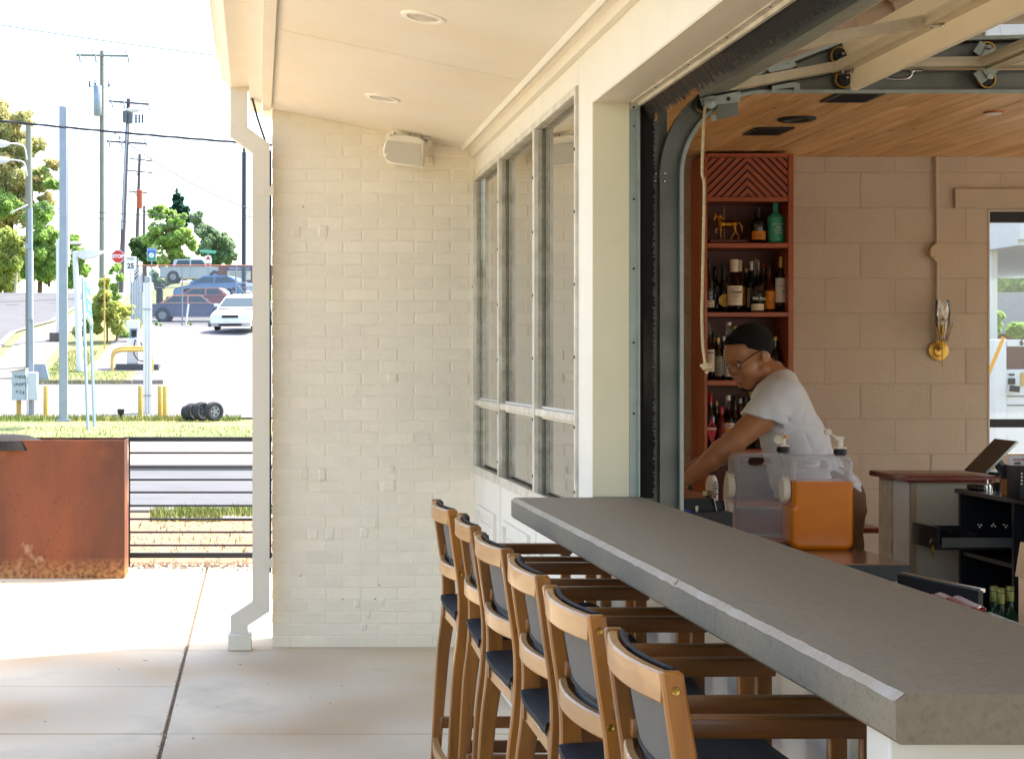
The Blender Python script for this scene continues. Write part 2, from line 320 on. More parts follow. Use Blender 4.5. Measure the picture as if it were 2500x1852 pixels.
def rust_mat():
    m = bpy.data.materials.new('weathering_steel'); m.use_nodes = True; n, l = m.node_tree.nodes, m.node_tree.links; b = n['Principled BSDF']
    b.inputs['Roughness'].default_value = .62; b.inputs['Metallic'].default_value = .1
    tc = n.new('ShaderNodeTexCoord')
    def nz(sc, stretch, p0, p1, det=8):
        mp = n.new('ShaderNodeMapping'); mp.inputs['Scale'].default_value = stretch; l.new(tc.outputs['Object'], mp.inputs[0])
        t = n.new('ShaderNodeTexNoise'); t.inputs['Scale'].default_value = sc; t.inputs['Detail'].default_value = det; l.new(mp.outputs[0], t.inputs[0])
        r = n.new('ShaderNodeMapRange'); r.inputs[1].default_value = p0; r.inputs[2].default_value = p1; l.new(t.outputs[0], r.inputs[0]); return r.outputs[0]
    def mix(a, c, f):
        mx = n.new('ShaderNodeMix'); mx.data_type = 'RGBA'; l.new(f, mx.inputs[0]); l.new(a, mx.inputs[6]); mx.inputs[7].default_value = (*srgb(c), 1); return mx.outputs[2]
    c0 = n.new('ShaderNodeRGB'); c0.outputs[0].default_value = (*srgb('#743a1a'), 1)
    s = mix(c0.outputs[0], '#44200f', nz(1.6, (1, 1, .35), .42, .68)); s = mix(s, '#96542a', nz(3.2, (1, 1, .6), .55, .78))
    mm = nz(2.4, (1, 1, 1), .64, .72); s = mix(s, '#b89a78', mm); s = mix(s, '#4a2415', nz(38, (1, 1, 1), .6, .75))
    sp = n.new('ShaderNodeSeparateXYZ'); l.new(tc.outputs['Object'], sp.inputs[0]); r = n.new('ShaderNodeMapRange'); r.inputs[1].default_value = .16; r.inputs[2].default_value = .0; l.new(sp.outputs[2], r.inputs[0])
    mu = n.new('ShaderNodeMath'); mu.operation = 'MULTIPLY'; l.new(r.outputs[0], mu.inputs[0]); l.new(nz(30, (1, 1, 1), .35, .6), mu.inputs[1]); s = mix(s, '#b07f4a', mu.outputs[0])
    l.new(s, b.inputs['Base Color']); t = n.new('ShaderNodeTexNoise'); t.inputs['Scale'].default_value = 60; l.new(tc.outputs['Object'], t.inputs[0])
    bp = n.new('ShaderNodeBump'); bp.inputs['Strength'].default_value = .35; bp.inputs['Distance'].default_value = .002; l.new(t.outputs[0], bp.inputs['Height']); l.new(bp.outputs[0], b.inputs['Normal'])
    return m
M['rust'] = rust_mat()
# ---------------- the lie of the land ----------------
PROF = [(-40, 0), (46, 0), (51, .08), (60, 1.0), (66, 1.85), (73.5, 3.07), (80, 3.5), (87, 3.9), (100, 5.15), (108, 6.25)]
ZR = PROF + [(130, 7.9), (155, 9.3), (300, 10.), (900, 12)]
ZL = PROF + [(114, 6.45), (125, 5.6), (155, 4.), (300, 2.), (900, 2)]
def prof(t, D):
    for (a, za), (b, zb) in zip(t, t[1:]):
        if D <= b: return za + (zb - za) * (D - a) / (b - a)
    return t[-1][1]
def gz(x, D):
    if D <= 108: return prof(PROF, D)
    k = min(1, max(0, (x + 9.5) / 3.)); return prof(ZL, D) * (1 - k) + prof(ZR, D) * k
YS = [-40, 0, 13.85, 13.95, 30, 46, 51, 60, 66, 73.5, 80, 87, 100, 108, 114, 125, 130, 155, 200, 300, 900]
XS = [-700, -200, -80, -40, -20, -12, -9.5, -8.5, -7.5, -6.5, -4, 0, 5, 12, 20, 40, 100, 300, 700]
g = MB()
vs = [(x, y, gz(x, y) - .03 * (y > 46) - .004 - .3 * (y < 13.9)) for y in YS for x in XS]; nx_ = len(XS)
g.add(vs, [(j * nx_ + i, j * nx_ + i + 1, (j + 1) * nx_ + i + 1, (j + 1) * nx_ + i) for j in range(len(YS) - 1) for i in range(nx_ - 1)], True)
go = struct('ground', g, M['turf'])
def sheet(name, left, right, y0, y1, lift, m, step=None):
    """a paved strip that follows the land; left and right are x or functions of y"""
    ys = sorted({y0, y1} | {y for y, _ in PROF + ZR if y0 < y < y1}); lf = left if callable(left) else (lambda y: left); rf = right if callable(right) else (lambda y: right)
    b = MB(); vs = []
    for y in ys:
        for k in range(7):
            x = lf(y) + (rf(y) - lf(y)) * k / 6; vs.append((x, y, gz(x, y) + lift))
    b.add(vs, [(j * 7 + i, j * 7 + i + 1, (j + 1) * 7 + i + 1, (j + 1) * 7 + i) for j in range(len(ys) - 1) for i in range(6)], True)
    return struct(name, b, m)
# ---------------- patio ----------------
pat = holder('patio')
bed = MB().box(-8, 1.236, -4, 14.0, -.25, -.012); obj('slab_bed', bed, mat('joint_dirt', '#6a5a4a', .95, var=.3, scale=40, bump=1, bscale=200), pat)
yj = [-4, -.9, .8, 2.0, 3.1, 4.2, 5.3, 6.36, 7.43, 8.53, 9.62, 10.85, 11.95, 13.0, 13.9]
for (xa, xb) in ((-8, -4.4), (-4.4, -2.4), (-2.4, -.402), (-.394, 1.236)):
    for a, b_ in zip(yj, yj[1:]):
        j = .004; b = MB().box(xa + .004, xb - .004, a + j, b_ - j, -.2, random.uniform(-.0015, .0015), .004)
        obj('slab', b, M['conc'], pat)
# ---------------- street, kerbs, pavements, verge ----------------
sheet('dirt_verge', -30, 8, 13.9, 18.7, .004, M['dirt'])
st = MB(); 
for a, b_, z0 in ((18.7, 18.85, .04),): st.box(-60, 60, a, b_, -.1, z0, .01)
struct('near_kerb', st, M['walkc'])
sheet('street', -60, 9, 18.85, 26.4, .006, M['asph'])
struct('far_kerb', MB().box(-60, 60, 26.4, 26.6, -.1, .1, .02), M['walkc'])
sheet('far_pavement', -60, 9, 26.6, 35.2, .07, M['walkc'])
sheet('pavement_piece', -1.0, 6, 17.7, 18.5, .03, M['walkc'])
# side road climbing on the left with its pavement
sheet('side_road', -26, -10.6, 36, 108, .02, M['asph']); sheet('side_road_crest', -26, -10.6, 108, 125, .02, M['asph'])
sheet('side_road_kerb', -10.6, -10.3, 46, 108, .03, M['walkc']); sheet('side_pavement', -9.9, -8.0, 46, 108, .03, M['walkc'])
# fuel station lot
def lotl(y): return -3.75 - .02 * y if y < 60.5 else -5.0
sheet('lot', -9, 14, 51, 60, .02, M['lot']); sheet('lot_upper', lambda y: -6.35 if y < 62.5 else (-6.3 + .045 * (y - 62.5)), 16, 60, 80, .02, M['lot'])
k = MB()
for i in range(9): k.bar((-8.2 + i * .55, 60 + .0, 1.0), (-8.2 + i * .55 + .52, 60, 1.0), .18, .3)
struct('lot_kerb', k, mat('old_kerb', '#8d8478', .9, var=.2, scale=3, bump=.5))
struct('oil_stain', MB().quad((-6.2 * .6, 70, 2.51), (-2.9, 69.2, 2.38), (-2.6, 71, 2.67), (-3.7, 71.8, 2.8)), mat('oil_stain', '#5f5d5c', .8, var=.3, scale=2))
sheet('drive_upper', -5.9, 30, 80, 101, .02, M['lot'])
# ---------------- brick wall ----------------
W0, WX0, WX1 = 9.745, .086, 1.236
bw = thing('brick_wall', 'end wall of cream painted bricks with a few spalled ones, under the soffit', 'wall', (WX0, W0, 0))
obj('mortar', MB().box(WX0 + .003, WX1, W0 + .0024, 10.08, 0, 3.10), M['brick'], bw)
def brick_mesh(L, rough=0, seed=0, chip=0):
    H, d = .0597, .09; rnd = random.Random(seed); bm = bmesh.new(); bmesh.ops.create_cube(bm, size=1)
    for v in bm.verts: v.co = Vector((v.co.x * L, v.co.y * d, v.co.z * H)) + Vector((rnd.uniform(-.0015, .0015), rnd.uniform(-.0008, .0008), rnd.uniform(-.0012, .0012)))
    bmesh.ops.bevel(bm, geom=[e for e in bm.edges if min(e.verts[0].co.y, e.verts[1].co.y) < 0], offset=.0026, segments=2, affect='EDGES', profile=.6)
    if rough:
        bm.free(); bm = bmesh.new(); nx, nz = 40, 13; g_ = []
        rr = np.random.RandomState(seed); A = np.zeros((nx, nz))
        for sc, am in ((3, 1.), (6, .6), (12, .35)):
            c_ = rr.rand(sc + 2, sc + 2)
            for i in range(nx):
                for j in range(nz):
                    u, v = i / nx * sc, j / nz * sc * .5; a_, b_ = int(u), int(v); fu, fv = u - a_, v - b_
                    A[i, j] += am * ((c_[a_, b_] * (1 - fu) + c_[a_ + 1, b_] * fu) * (1 - fv) + (c_[a_, b_ + 1] * (1 - fu) + c_[a_ + 1, b_ + 1] * fu) * fv)
        A = (A - A.min()) / (A.max() - A.min()); A += rr.rand(nx, nz) * .14
        for i in range(nx):
            for j in range(nz):
                e = min(i, nx - 1 - i, j * 1.5, (nz - 1 - j) * 1.5); dep = .0005 if e < 1 else (A[i, j] * .009 + .001) * (1 if rough == 1 else max(0, min(1, (i / nx - .35) * 4)))
                g_.append(bm.verts.new((-L / 2 + L * i / (nx - 1), -d / 2 + dep, -H / 2 + H * j / (nz - 1))))
        for i in range(nx - 1):
            for j in range(nz - 1): bm.faces.new((g_[i * nz + j], g_[(i + 1) * nz + j], g_[(i + 1) * nz + j + 1], g_[i * nz + j + 1]))
    me = bpy.data.meshes.new('brick'); bm.to_mesh(me); bm.free(); me.materials.append(M['brick'])
    for p in me.polygons: p.use_smooth = bool(rough)
    return me
FULL = [brick_mesh(.193, 0, i) for i in range(6)]; cache = {}
ROUGH = {(26, 3): 1, (21, 2): 2, (20, 4): 2, (17, 4): 2, (6, 3): 1, (31, 0): 1, (13, 1): 1, (10, 4): 2}
for c in range(46):
    z = .0677 * (c + .5) - .006; x = WX0 + (0 if c % 2 else -.1015 + .005); n = 0
    while x < WX1 - .02:
        a = max(x, WX0); b_ = min(x + .193, WX1 - .004); L = b_ - a
        if L > .03:
            zt = 3.055 - .2132 * (a + b_) / 2
            if z - .03 < zt:
                rk = ROUGH.get((c, n))
                if L > .19: me = brick_mesh(.193, rk, c * 7 + n) if rk else random.choice(FULL)
                else:
                    kk = round(L, 2); me = cache.setdefault(kk, brick_mesh(kk, 0, int(kk * 1000)))
                o = bpy.data.objects.new('brick', me); COL.objects.link(o); o.parent = bw
                o.location = ((a + b_) / 2 - WX0, .045 + random.uniform(-.001, .0008), z); o.rotation_euler = (random.uniform(-.004, .004), random.uniform(-.003, .003), random.uniform(-.004, .004))
        x += .203; n += 1
# lumps of old mortar and cut fixings left on the wall
for (px, py, wpx, hpx) in ((723, 566, 20, 24), (789, 564, 22, 26), (958, 921, 24, 16), (742, 1156, 18, 26), (787, 1158, 16, 26), (955, 1145, 14, 16), (949, 1185, 30, 24), (765, 1305, 20, 20), (806, 1303, 18, 24), (872, 1471, 12, 20), (932, 1470, 12, 20), (899, 1500, 10, 16), (888, 1530, 12, 14), (1050, 392, 16, 22), (889, 1300, 18, 22), (917, 1275, 10, 26)):
    p = P(px, py, W0); h = 1 / 431.; b = MB(); nr = []
    sd_ = random.Random(px); N = 9
    V = []; 
    for i in range(N):
        for j in range(N):
            u, v = i / (N - 1) * 2 - 1, j / (N - 1) * 2 - 1; r2 = max(abs(u), abs(v)) ** 3; hh = max(0, 1 - r2 ** 2) * .0035 + (sd_.random() * .0028 if r2 < .9 else -.002)
            V.append((p.x + u * wpx * h * .6, W0 - hh, p.z + v * hpx * h * .6))
    b.add(V, [(i * N + j, (i + 1) * N + j, (i + 1) * N + j + 1, i * N + j + 1) for i in range(N - 1) for j in range(N - 1)], False); obj('mortar_lump', b, M['brick'], bw)
b = MB()
for (px, py) in ((653, 1410), (734, 1405), (837, 1462), (916, 1462), (926, 1428), (740, 505), (1153, 700)): b.lathe([(.0035, 0), (.0035, .004)], P(px, py, W0 - .0065), 8, 'y')
for o in [obj('plug_hole', b, M['black'], bw)]: o['kind'] = 'stuff'
# ---------------- soffit, fascia, gutter ----------------
def sz(x): return 3.064 - .2132 * x
sf = thing('porch_roof', 'sloping cream porch roof soffit over the patio and brick wall', 'roof', (0, 5, 3.0))
b = MB().prism([(.03, sz(.03)), (1.5, sz(1.5)), (1.5, sz(1.5) + .35), (.03, sz(.03) + .35)], -3, 10.10); obj('soffit', b, M['soffit'], sf)
b = MB().prism([(-.045, 3.085), (.028, 3.075), (.028, 3.40), (-.045, 3.40)], -3, 10.12); obj('fascia_board', b, M['white'], sf)
b = MB().prism([(.029, 3.03), (.078, 3.025), (.078, 3.09), (.029, 3.09)], -3, 9.735); obj('edge_strip', b, M['soffit'], sf)
b = MB().prism([(1.145, sz(1.145) - .001), (1.160, sz(1.16) - .016), (1.178, sz(1.178) - .004), (1.178, sz(1.178) + .01), (1.145, sz(1.145) + .01)], -3, 9.738); obj('bead_moulding', b, M['white'], sf)
b = MB().box(1.205, 1.2335, -3, 9.738, 2.765, 2.84); obj('frieze_board', b, M['cream'], sf)
b = MB().prism([(-.24, 3.40), (1.6, 3.08), (7.5, 3.08), (7.5, 3.6), (-.24, 3.6)], -3, 10.2); obj('roof_deck', b, M['white'], sf)
for y in (2.4, 4.9, 7.45): obj('seam', MB().prism([(.09, sz(.09) - .0012), (1.14, sz(1.14) - .0012), (1.14, sz(1.14)), (.09, sz(.09))], y, y + .0025), mat('soffit_seam', '#d9cfbe', .8), sf)  # slightly darker joint lines between the soffit boards
gt = thing('gutter', 'cream metal eaves gutter running along the roof edge above the downspout', 'gutter', (-.12, 5, 3.14))
pr = [(-.046, 3.15), (-.145, 3.145), (-.155, 3.155), (-.175, 3.20), (-.205, 3.225), (-.207, 3.275), (-.200, 3.275), (-.196, 3.23), (-.165, 3.205), (-.148, 3.162), (-.055, 3.16), (-.055, 3.27), (-.046, 3.27)]
obj('trough', MB().prism(pr, -3, 9.80), M['downspout'], gt)
obj('end_cap', MB().prism([(-.046, 3.15), (-.145, 3.145), (-.175, 3.20), (-.205, 3.225), (-.207, 3.275), (-.046, 3.275)], 9.801, 9.806), M['downspout'], gt)
def dspt(pts, name, parent, y0=9.63, y1=9.70, w=.098):
    """box-section pipe following points (x,z) in the plane of the wall"""
    n = len(pts); L, Rr = [], []
    for i, p in enumerate(pts):
        p = Vector(p); a = (p - Vector(pts[i - 1])).normalized() if i else None; c = (Vector(pts[i + 1]) - p).normalized() if i < n - 1 else None
        t = ((a or c) + (c or a)).normalized(); nn = Vector((-t.y, t.x)); kk = w / 2 / max(.5, abs(t.dot(a or c))); L.append(p - nn * kk); Rr.append(p + nn * kk)
    rings = [[(l.x, y0, l.y), (r.x, y0, r.y), (r.x, y1, r.y), (l.x, y1, l.y)] for l, r in zip(L, Rr)]
    return obj(name, MB().loft(rings, smooth=False), M['downspout'], parent)
dz = lambda y: EYE - (y - VY) / 436.; dx = lambda x: (x - VX) / 436.
ds = thing('downspout', 'cream rectangular rainwater downspout with two elbows left of the brick wall', 'downspout', (-.08, 9.67, 0))
dspt([(dx(583), 3.15), (dx(583), dz(322)), (dx(637), dz(362)), (dx(637), dz(470))], 'upper_elbow', ds)
dspt([(dx(637), dz(470)), (dx(637), dz(1478))], 'pipe', ds, 9.632, 9.698, .096)
dspt([(dx(637), dz(1468)), (dx(637), dz(1480)), (dx(584), dz(1515)), (dx(584), dz(1552))], 'lower_elbow', ds)
obj('boot', MB().box(dx(556), dx(615), 9.60, 9.73, 0, dz(1545), .006), M['downspout'], ds)
for y in (466, 1374):
    s_ = obj('strap', MB().box(dx(637), dx(668), 9.626, 9.631, dz(y) - .025, dz(y) + .025), M['downspout'], ds)
    bb = MB()
    for k in (0, 1): bb.lathe([(.004, -.003), (.004, 0)], (dx(646 + k * 9), 9.626, dz(y)), 8, 'y')
    obj('rivet', bb, M['alu'], s_)
for (x, y) in ((572, 200), (592, 200), (568, 312), (600, 306), (621, 368), (651, 350), (630, 1480), (653, 1492), (573, 1512), (600, 1527), (578, 1556), (636, 520), (644, 960)):
    obj('rivet', MB().lathe([(.0035, -.002), (.0035, .001)], (dx(x), 9.6295 if y < 1540 or y > 1560 else 9.60, dz(y)), 8, 'y'), M['alu'], ds)
cb = MB().tube([(-.036, -3, 3.13), (-.036, 5, 3.128), (-.034, 9.0, 3.125), (-.03, 9.60, 3.09), (.0, 9.70, 2.99), (.055, 9.73, 2.83), (.0745, 9.735, 2.80), (.076, 9.735, 2.6), (.071, 9.738, 2.1), (.074, 9.738, 1.4), (.0735, 9.738, .8), (.073, 9.738, .42)], .0065, 6)
tag(obj('cable', cb, mat('blue_black_cable', '#1c2430', .5)), 'thin black cable hooked from the gutter down beside the downspout', 'cable')
# ---------------- window wall and opening ----------------
FX = 1.234; JD = 6.335
fw = thing('facade_wall', 'cream facade wall and header around the windows and the bar opening', 'wall', (FX, 6, 0))
obj('upper_wall', MB().box(FX, FX + .18, 6.61, 9.743, 2.665, 3.2), M['white'], fw)
obj('pillar', MB().box(FX, FX + .18, JD, 6.608, 0, 3.2), M['white'], fw)
obj('header', MB().box(FX, FX + .18, -3, JD - .001, 2.559, 3.2), M['white'], fw)
obj('jamb_lining', MB().box(FX + .001, FX + .135, JD - .006, JD - .0005, 1.106, 2.556), M['jamb'], fw)
a_ = obj('jamb_angle', MB().box(FX + .1355, FX + .1695, JD - .009, JD - .001, 1.106, 2.53).box(FX + .163, FX + .1695, JD - .03, JD - .009, 1.106, 2.55), M['galvl'], fw)
for y in (262, 309, 486, 656, 836, 1009): obj('screw', MB().lathe([(.0045, -.002), (.0045, 0)], P(1547, y, JD - .0095), 8, 'y'), M['black'] if y != 309 else M['steel'], a_)
obj('header_lining', MB().box(FX + .001, FX + .135, -3, JD - .007, 2.5535, 2.5585), M['downspout'], fw)
ha = MB().box(FX + .1355, FX + .160, -3, JD - .03, 2.549, 2.5585).box(FX + .160, FX + .172, -3, JD - .032, 2.537, 2.549)
h_ = obj('header_angle', ha, M['alu'], fw)
for d in (5.95, 5.5, 5.05, 4.62, 4.2, 3.8): obj('slot', MB().box(FX + .144, FX + .149, d, d + .014, 2.5475, 2.5492), M['black'], h_)
br = MB(); rnd = random.Random(3)
for i in range(380): # bristles in the jamb seal and header seal
    z = 1.10 + i * .0038; L = rnd.uniform(.047, .058); br.box(FX + .172, FX + .172 + L, JD - .012, JD + .006, z, z + .0032)
for i in range(700):
    y = JD - .012 - i * .0055; L = rnd.uniform(.05, .07); br.add([(FX + .173, y, 2.552), (FX + .173, y - .0045, 2.552), (FX + .173 + L * .6, y - .0045 - rnd.uniform(0, .004), 2.552 - L), (FX + .173 + L * .6, y, 2.552 - L)], [(0, 1, 2, 3)])
o = obj('brush_seal', br, M['brush'], fw); o['kind'] = 'stuff'
obj('brush_holder', MB().box(FX + .1700, FX + .1735, JD - .014, JD + .02, 1.106, 2.556).box(FX + .1735, FX + .19, JD + .007, JD + .02, 1.106, 2.556), M['black'], fw)
obj('inner_header', MB().box(FX + .181, FX + .55, -3, 6.15, 2.70, 2.80).box(FX + .181, FX + .2, -3, 6.33, 2.56, 2.8), M['darkwood'], fw)
obj('knee_wall', MB().box(FX, FX + .17, 2.70, JD - .001, 0, 1.028), M['white'], fw)
obj('counter_pier', MB().box(.955, FX + .17, 2.60, 2.699, 0, 1.028, .004), M['cream'], fw)
for d in (5.6, 4.9, 4.2, 3.5):
    obj('batten', MB().box(FX - .012, FX - .0005, d, d + .045, 0.1, 1.02), M['alu'], fw)
    obj('kick_rail', MB().box(FX - .02, FX - .0005, d + .05, d + .65, .93, .955), M['alu'], fw)
obj('plinth', MB().box(FX - .06, FX - .0005, 2.72, 9.74, 0, .11, .01), M['cream'], fw)
# three window bays
names = ['window beside the brick wall', 'middle window of the three', 'window next to the bar opening']
edges = [9.738, 8.73, 7.615, 6.611]
for i in range(3):
    y1, y0 = edges[i], edges[i + 1]; zt, zb, m1, m0 = 2.661, .985, 1.400, 1.368
    t = thing('window', 'tall two-pane aluminium framed ' + names[i], 'window', (FX, (y0 + y1) / 2, .98), 'row of three porch windows')
    fr = MB(); e = .028
    for (a, b_) in ((y0, y0 + e), (y1 - e, y1)): fr.box(FX - .012, FX + .004, a + .001, b_ - .001, zb, zt)
    fr.box(FX - .0125, FX + .0035, y0 + e, y1 - e, zt - .03, zt).box(FX - .0125, FX + .0035, y0 + e, y1 - e, zb, zb + .045)
    obj('frame', fr, M['alu'], t)
    # stepped reveals
    rv = MB()
    rv.box(FX + .004, FX + .022, y1 - e - .004, y1 - .004, zb, zt).box(FX + .023, FX + .029, y1 - e + .002, y1 - .002, zb, zt).box(FX + .022, FX + .026, y1 - .02, y1 - .004, zb, zt)
    rv.box(FX + .004, FX + .029, y0 + .004, y0 + e, zb, zt).box(FX + .004, FX + .029, y0 + e, y1 - e, zt - .03, zt - .002).box(FX + .004, FX + .029, y0 + e, y1 - e, zb + .002, zb + .035)
    obj('reveal', rv, mat('weathered_reveal', '#bdb5a2', .6, .1, var=.25, scale=25, bump=.4, bscale=120, col2='#857c67', c2scale=18, c2amt=.5), t)
    obj('mid_rail', MB().box(FX - .010, FX + .029, y0 + e, y1 - e, m0, m1, .003), M['alu'], t)
    obj('glazing_bead', MB().box(FX + .020, FX + .0295, y0 + e, y1 - e, m1, m1 + .01).box(FX + .020, FX + .0295, y0 + e, y1 - e, m0 - .012, m0), M['white'], t)
    for (a, b_) in ((m1, zt), (zb, m0)):
        g_ = obj('pane', MB().box(FX + .030, FX + .035, y0 + .01, y1 - .01, a - .01, b_ + .01), M['pane'], t)
    obj('backing', MB().box(FX + .060, FX + .07, y0, y1, zb, zt), mat('window_backing', '#efe8d6', .8, var=.05), t)
    for z in (1.1, 1.35, 1.62, 1.9, 2.18, 2.42): obj('rivet', MB().lathe([(.006, -.0155), (.006, -.011)], (FX, y0 + .014, z), 8, 'x'), M['black'], t)
obj('lower_wall', MB().box(FX, FX + .18, 6.61, 9.743, 0, .984), M['white'], fw)
for i in range(3):
    y1, y0 = edges[i], edges[i + 1]; a, b_ = y0 + .16, y1 - .16
    mo = MB(); x0, x1 = FX - .016, FX - .0005
    mo.box(x0, x1, a, b_, .795, .82).box(x0, x1, a, b_, .25, .275).box(x0, x1, a, a + .025, .275, .795).box(x0, x1, b_ - .025, b_, .275, .795)
    obj('panel_moulding', mo, M['white'], fw); obj('panel', MB().box(FX - .006, FX - .0005, a + .06, b_ - .06, .33, .74, .002), M['white'], fw)
    if i: obj('seam', MB().box(FX - .002, FX + .0, y1 - .003, y1 + .003, .12, .98), M['alu'], fw)
# ---------------- interior shell ----------------
BD = 9.95; CZ = 2.798
ib = thing('bar_block_wall', 'back wall of the bar in tan painted concrete blocks', 'wall', (3, BD, 0))
obj('joint_bed', MB().box(1.42, 4.228, BD + .0035, BD + .2, 0, 2.9).box(4.228, 7.6, BD + .0035, BD + .2, 2.49, 2.9).box(4.228, 7.6, BD + .0035, BD + .2, 0, .95), M['blockm'], ib)
blk = {}
def block(L, H):
    k_ = (round(L, 2), round(H, 2))
    if k_ not in blk:
        bm = bmesh.new(); bmesh.ops.create_cube(bm, size=1)
        for v in bm.verts: v.co = Vector((v.co.x * L, v.co.y * .15, v.co.z * H))
        bmesh.ops.bevel(bm, geom=bm.edges[:], offset=.003, segments=2, affect='EDGES'); me = bpy.data.meshes.new('concrete_block'); bm.to_mesh(me); bm.free(); me.materials.append(M['block']); blk[k_] = me
    return blk[k_]
for c in range(14):
    z0 = 2.798 - .093 - .2032 * c - (0 if c else 0); zt, zb = (2.80, z0 + .005) if c == 0 else (z0 + .2032 - .0005, z0 + .0025)
    if c == 0: zt, zb = 2.80, 2.71
    x = 1.42 + (.0 if c % 2 else .203) - .37
    while x < 7.5:
        a, b_ = max(x + .0015, 1.425), min(x + .405, 7.5)
        if a < 4.228 < b_ and .95 < zb < 2.45: b_ = 4.228
        if not (a >= 4.2 and .90 < zb < 2.45) and b_ - a > .03:
            o = bpy.data.objects.new('concrete_block', block(b_ - a, zt - zb)); COL.objects.link(o); o.parent = ib; o.location = ((a + b_) / 2 - 3, .077 + random.uniform(-.001, .001), (zt + zb) / 2)
        x += .4064
# beam cover above the window
obj('cover_board', MB().box(4.03, 7.5, BD - .022, BD - .001, 2.50, 2.61), mat('tan_board', '#c2b49e', .7, var=.05), ib)
pl = holder('ceiling'); x = 1.45; i = 0
obj('ceiling_base', MB().box(1.43, 7.6, -3, BD + .1, CZ + .02, CZ + .1), M['darkwood'], pl)
rnd = random.Random(5)
while x < 7.5:
    y = -3; 
    cuts = sorted([rnd.uniform(6.4, 9.4)] + ([rnd.uniform(2, 5)])) + [BD]
    for c_ in cuts:
        if c_ - y > .1: obj('plank', MB().box(x + .0008, x + .0842, y + .001, c_ - .001, CZ - rnd.uniform(0, .0012), CZ + .019, .0015), M['plank'], pl)
        y = c_
    x += .085
struct('bar_floor', MB().box(1.41, 7.6, -3, BD, -.12, .0), M['floor'])
rw = thing('side_wall', 'right-hand wall of the bar, outside the view, its openings widened to let in light', 'wall', (7.55, 4, 0))
obj('masonry', MB().box(7.5, 7.7, -3, BD + .2, 0, .25).box(7.5, 7.7, -3, BD + .2, 2.5, 2.9).box(7.5, 7.7, 9.3, BD + .2, .9, 2.5).box(7.5, 7.7, -3, -2.4, .9, 2.5), M['block'], rw)  # unseen openings, widened to let more daylight into the bar
obj('end_masonry', MB().box(1.43, 7.7, -3.2, -3.0, 0, .5).box(1.43, 7.7, -3.2, -3.0, 2.6, 2.9), M['block'], rw)  # end wall left open in the middle for more daylight inside
# back window with black bars
bwn = thing('back_window', 'large back window with black top and transom bars looking out to the fuel pumps', 'window', (5.8, BD + .1, .95))
obj('frame', MB().box(4.229, 7.5, BD + .06, BD + .12, 2.425, 2.484).box(4.229, 7.5, BD + .06, BD + .12, .96, 1.0), M['black'], bwn)
obj('transom', MB().box(4.229, 7.5, BD + .055, BD + .12, 1.232, 1.28), M['black'], bwn)
obj('reveal', MB().box(4.2285, 4.236, BD - .002, BD + .2, .955, 2.489).box(4.236, 7.5, BD, BD + .2, 2.485, 2.4895), M['white'], bwn)
for (a, b_) in ((1.28, 2.425), (1.0, 1.232)): obj('pane', MB().box(4.236, 7.5, BD + .085, BD + .09, a, b_), glassy('back_glass', '#f2f5f2', .01, 0.), bwn)
obj('mullion', MB().box(5.5, 5.55, BD + .06, BD + .119, 1.0, 1.232).box(5.5, 5.55, BD + .06, BD + .119, 1.28, 2.425), M['black'], bwn)

sheet('bounce_forecourt', 7.75, 60, -40, 10.1, .01, M['walkc'])  # unseen pale paving, added to bounce sunlight into the bar
sheet('forecourt_rear', 1.6, 60, 10.2, 13.9, .012, M['walkc']); sheet('forecourt_side', 9, 60, 13.9, 41, .012, M['walkc'])
sheet('forecourt_front', -8, 7.7, -40, -4, .012, M['walkc'])
# ---------------- bar counter ----------------
ct = thing('bar_counter', 'long grey polished concrete bar counter with a pale chamfered front edge', 'counter', (1.17, 4.4, 1.03))
def slab(y0, y1, nm):
    x0, x1, z0, z1 = .930, 1.413, 1.031, 1.105; c, d = .011, .007
    n = max(2, int((y1 - y0) / .03)); rnd = random.Random(int(y0 * 100)); ring = []; 
    for i in range(n + 1):
        y = y0 + (y1 - y0) * i / n; j = rnd.uniform(-.0022, .0022) * (0 < i < n); k_ = rnd.uniform(-.0016, .0016) * (0 < i < n)
        ring.append([(x0, y, z0 + d), (x0 + d, y, z0), (x1, y, z0), (x1, y, z1), (x0 + c + .003 + j, y, z1), (x0, y, z1 - c + k_)])
    o = obj(nm, MB().loft([[(x0, y, z0 + d), (x0 + d, y, z0), (x1, y, z0), (x1, y, z1), (x0 + c + .003, y, z1), (x0, y, z1 - c)] for y in (y0, y1)], smooth=False), M['counter'], ct)
    ch = MB().loft([[(x0 - .0006, r[5][1], r[5][2] - .001), (x0 - .0012, r[5][1], r[5][2] + .0005), (r[4][0] - .0006, r[4][1], z1 + .0010), (r[4][0] + .0012, r[4][1], z1 + .0006)] for r in ring], cap=False, closed=False, smooth=False)
    obj('chamfer', ch, mat('honed_edge', '#98928a', .22, var=.12, scale=50, bump=.2, bscale=200, spec=.7), o); return o
slab(2.506, 3.488, 'slab'); slab(3.4905, 6.30, 'slab')
obj('wall_cap', MB().box(FX + .001, 1.41, 6.301, JD - .008, 1.031, 1.1045), M['counter'], ct)
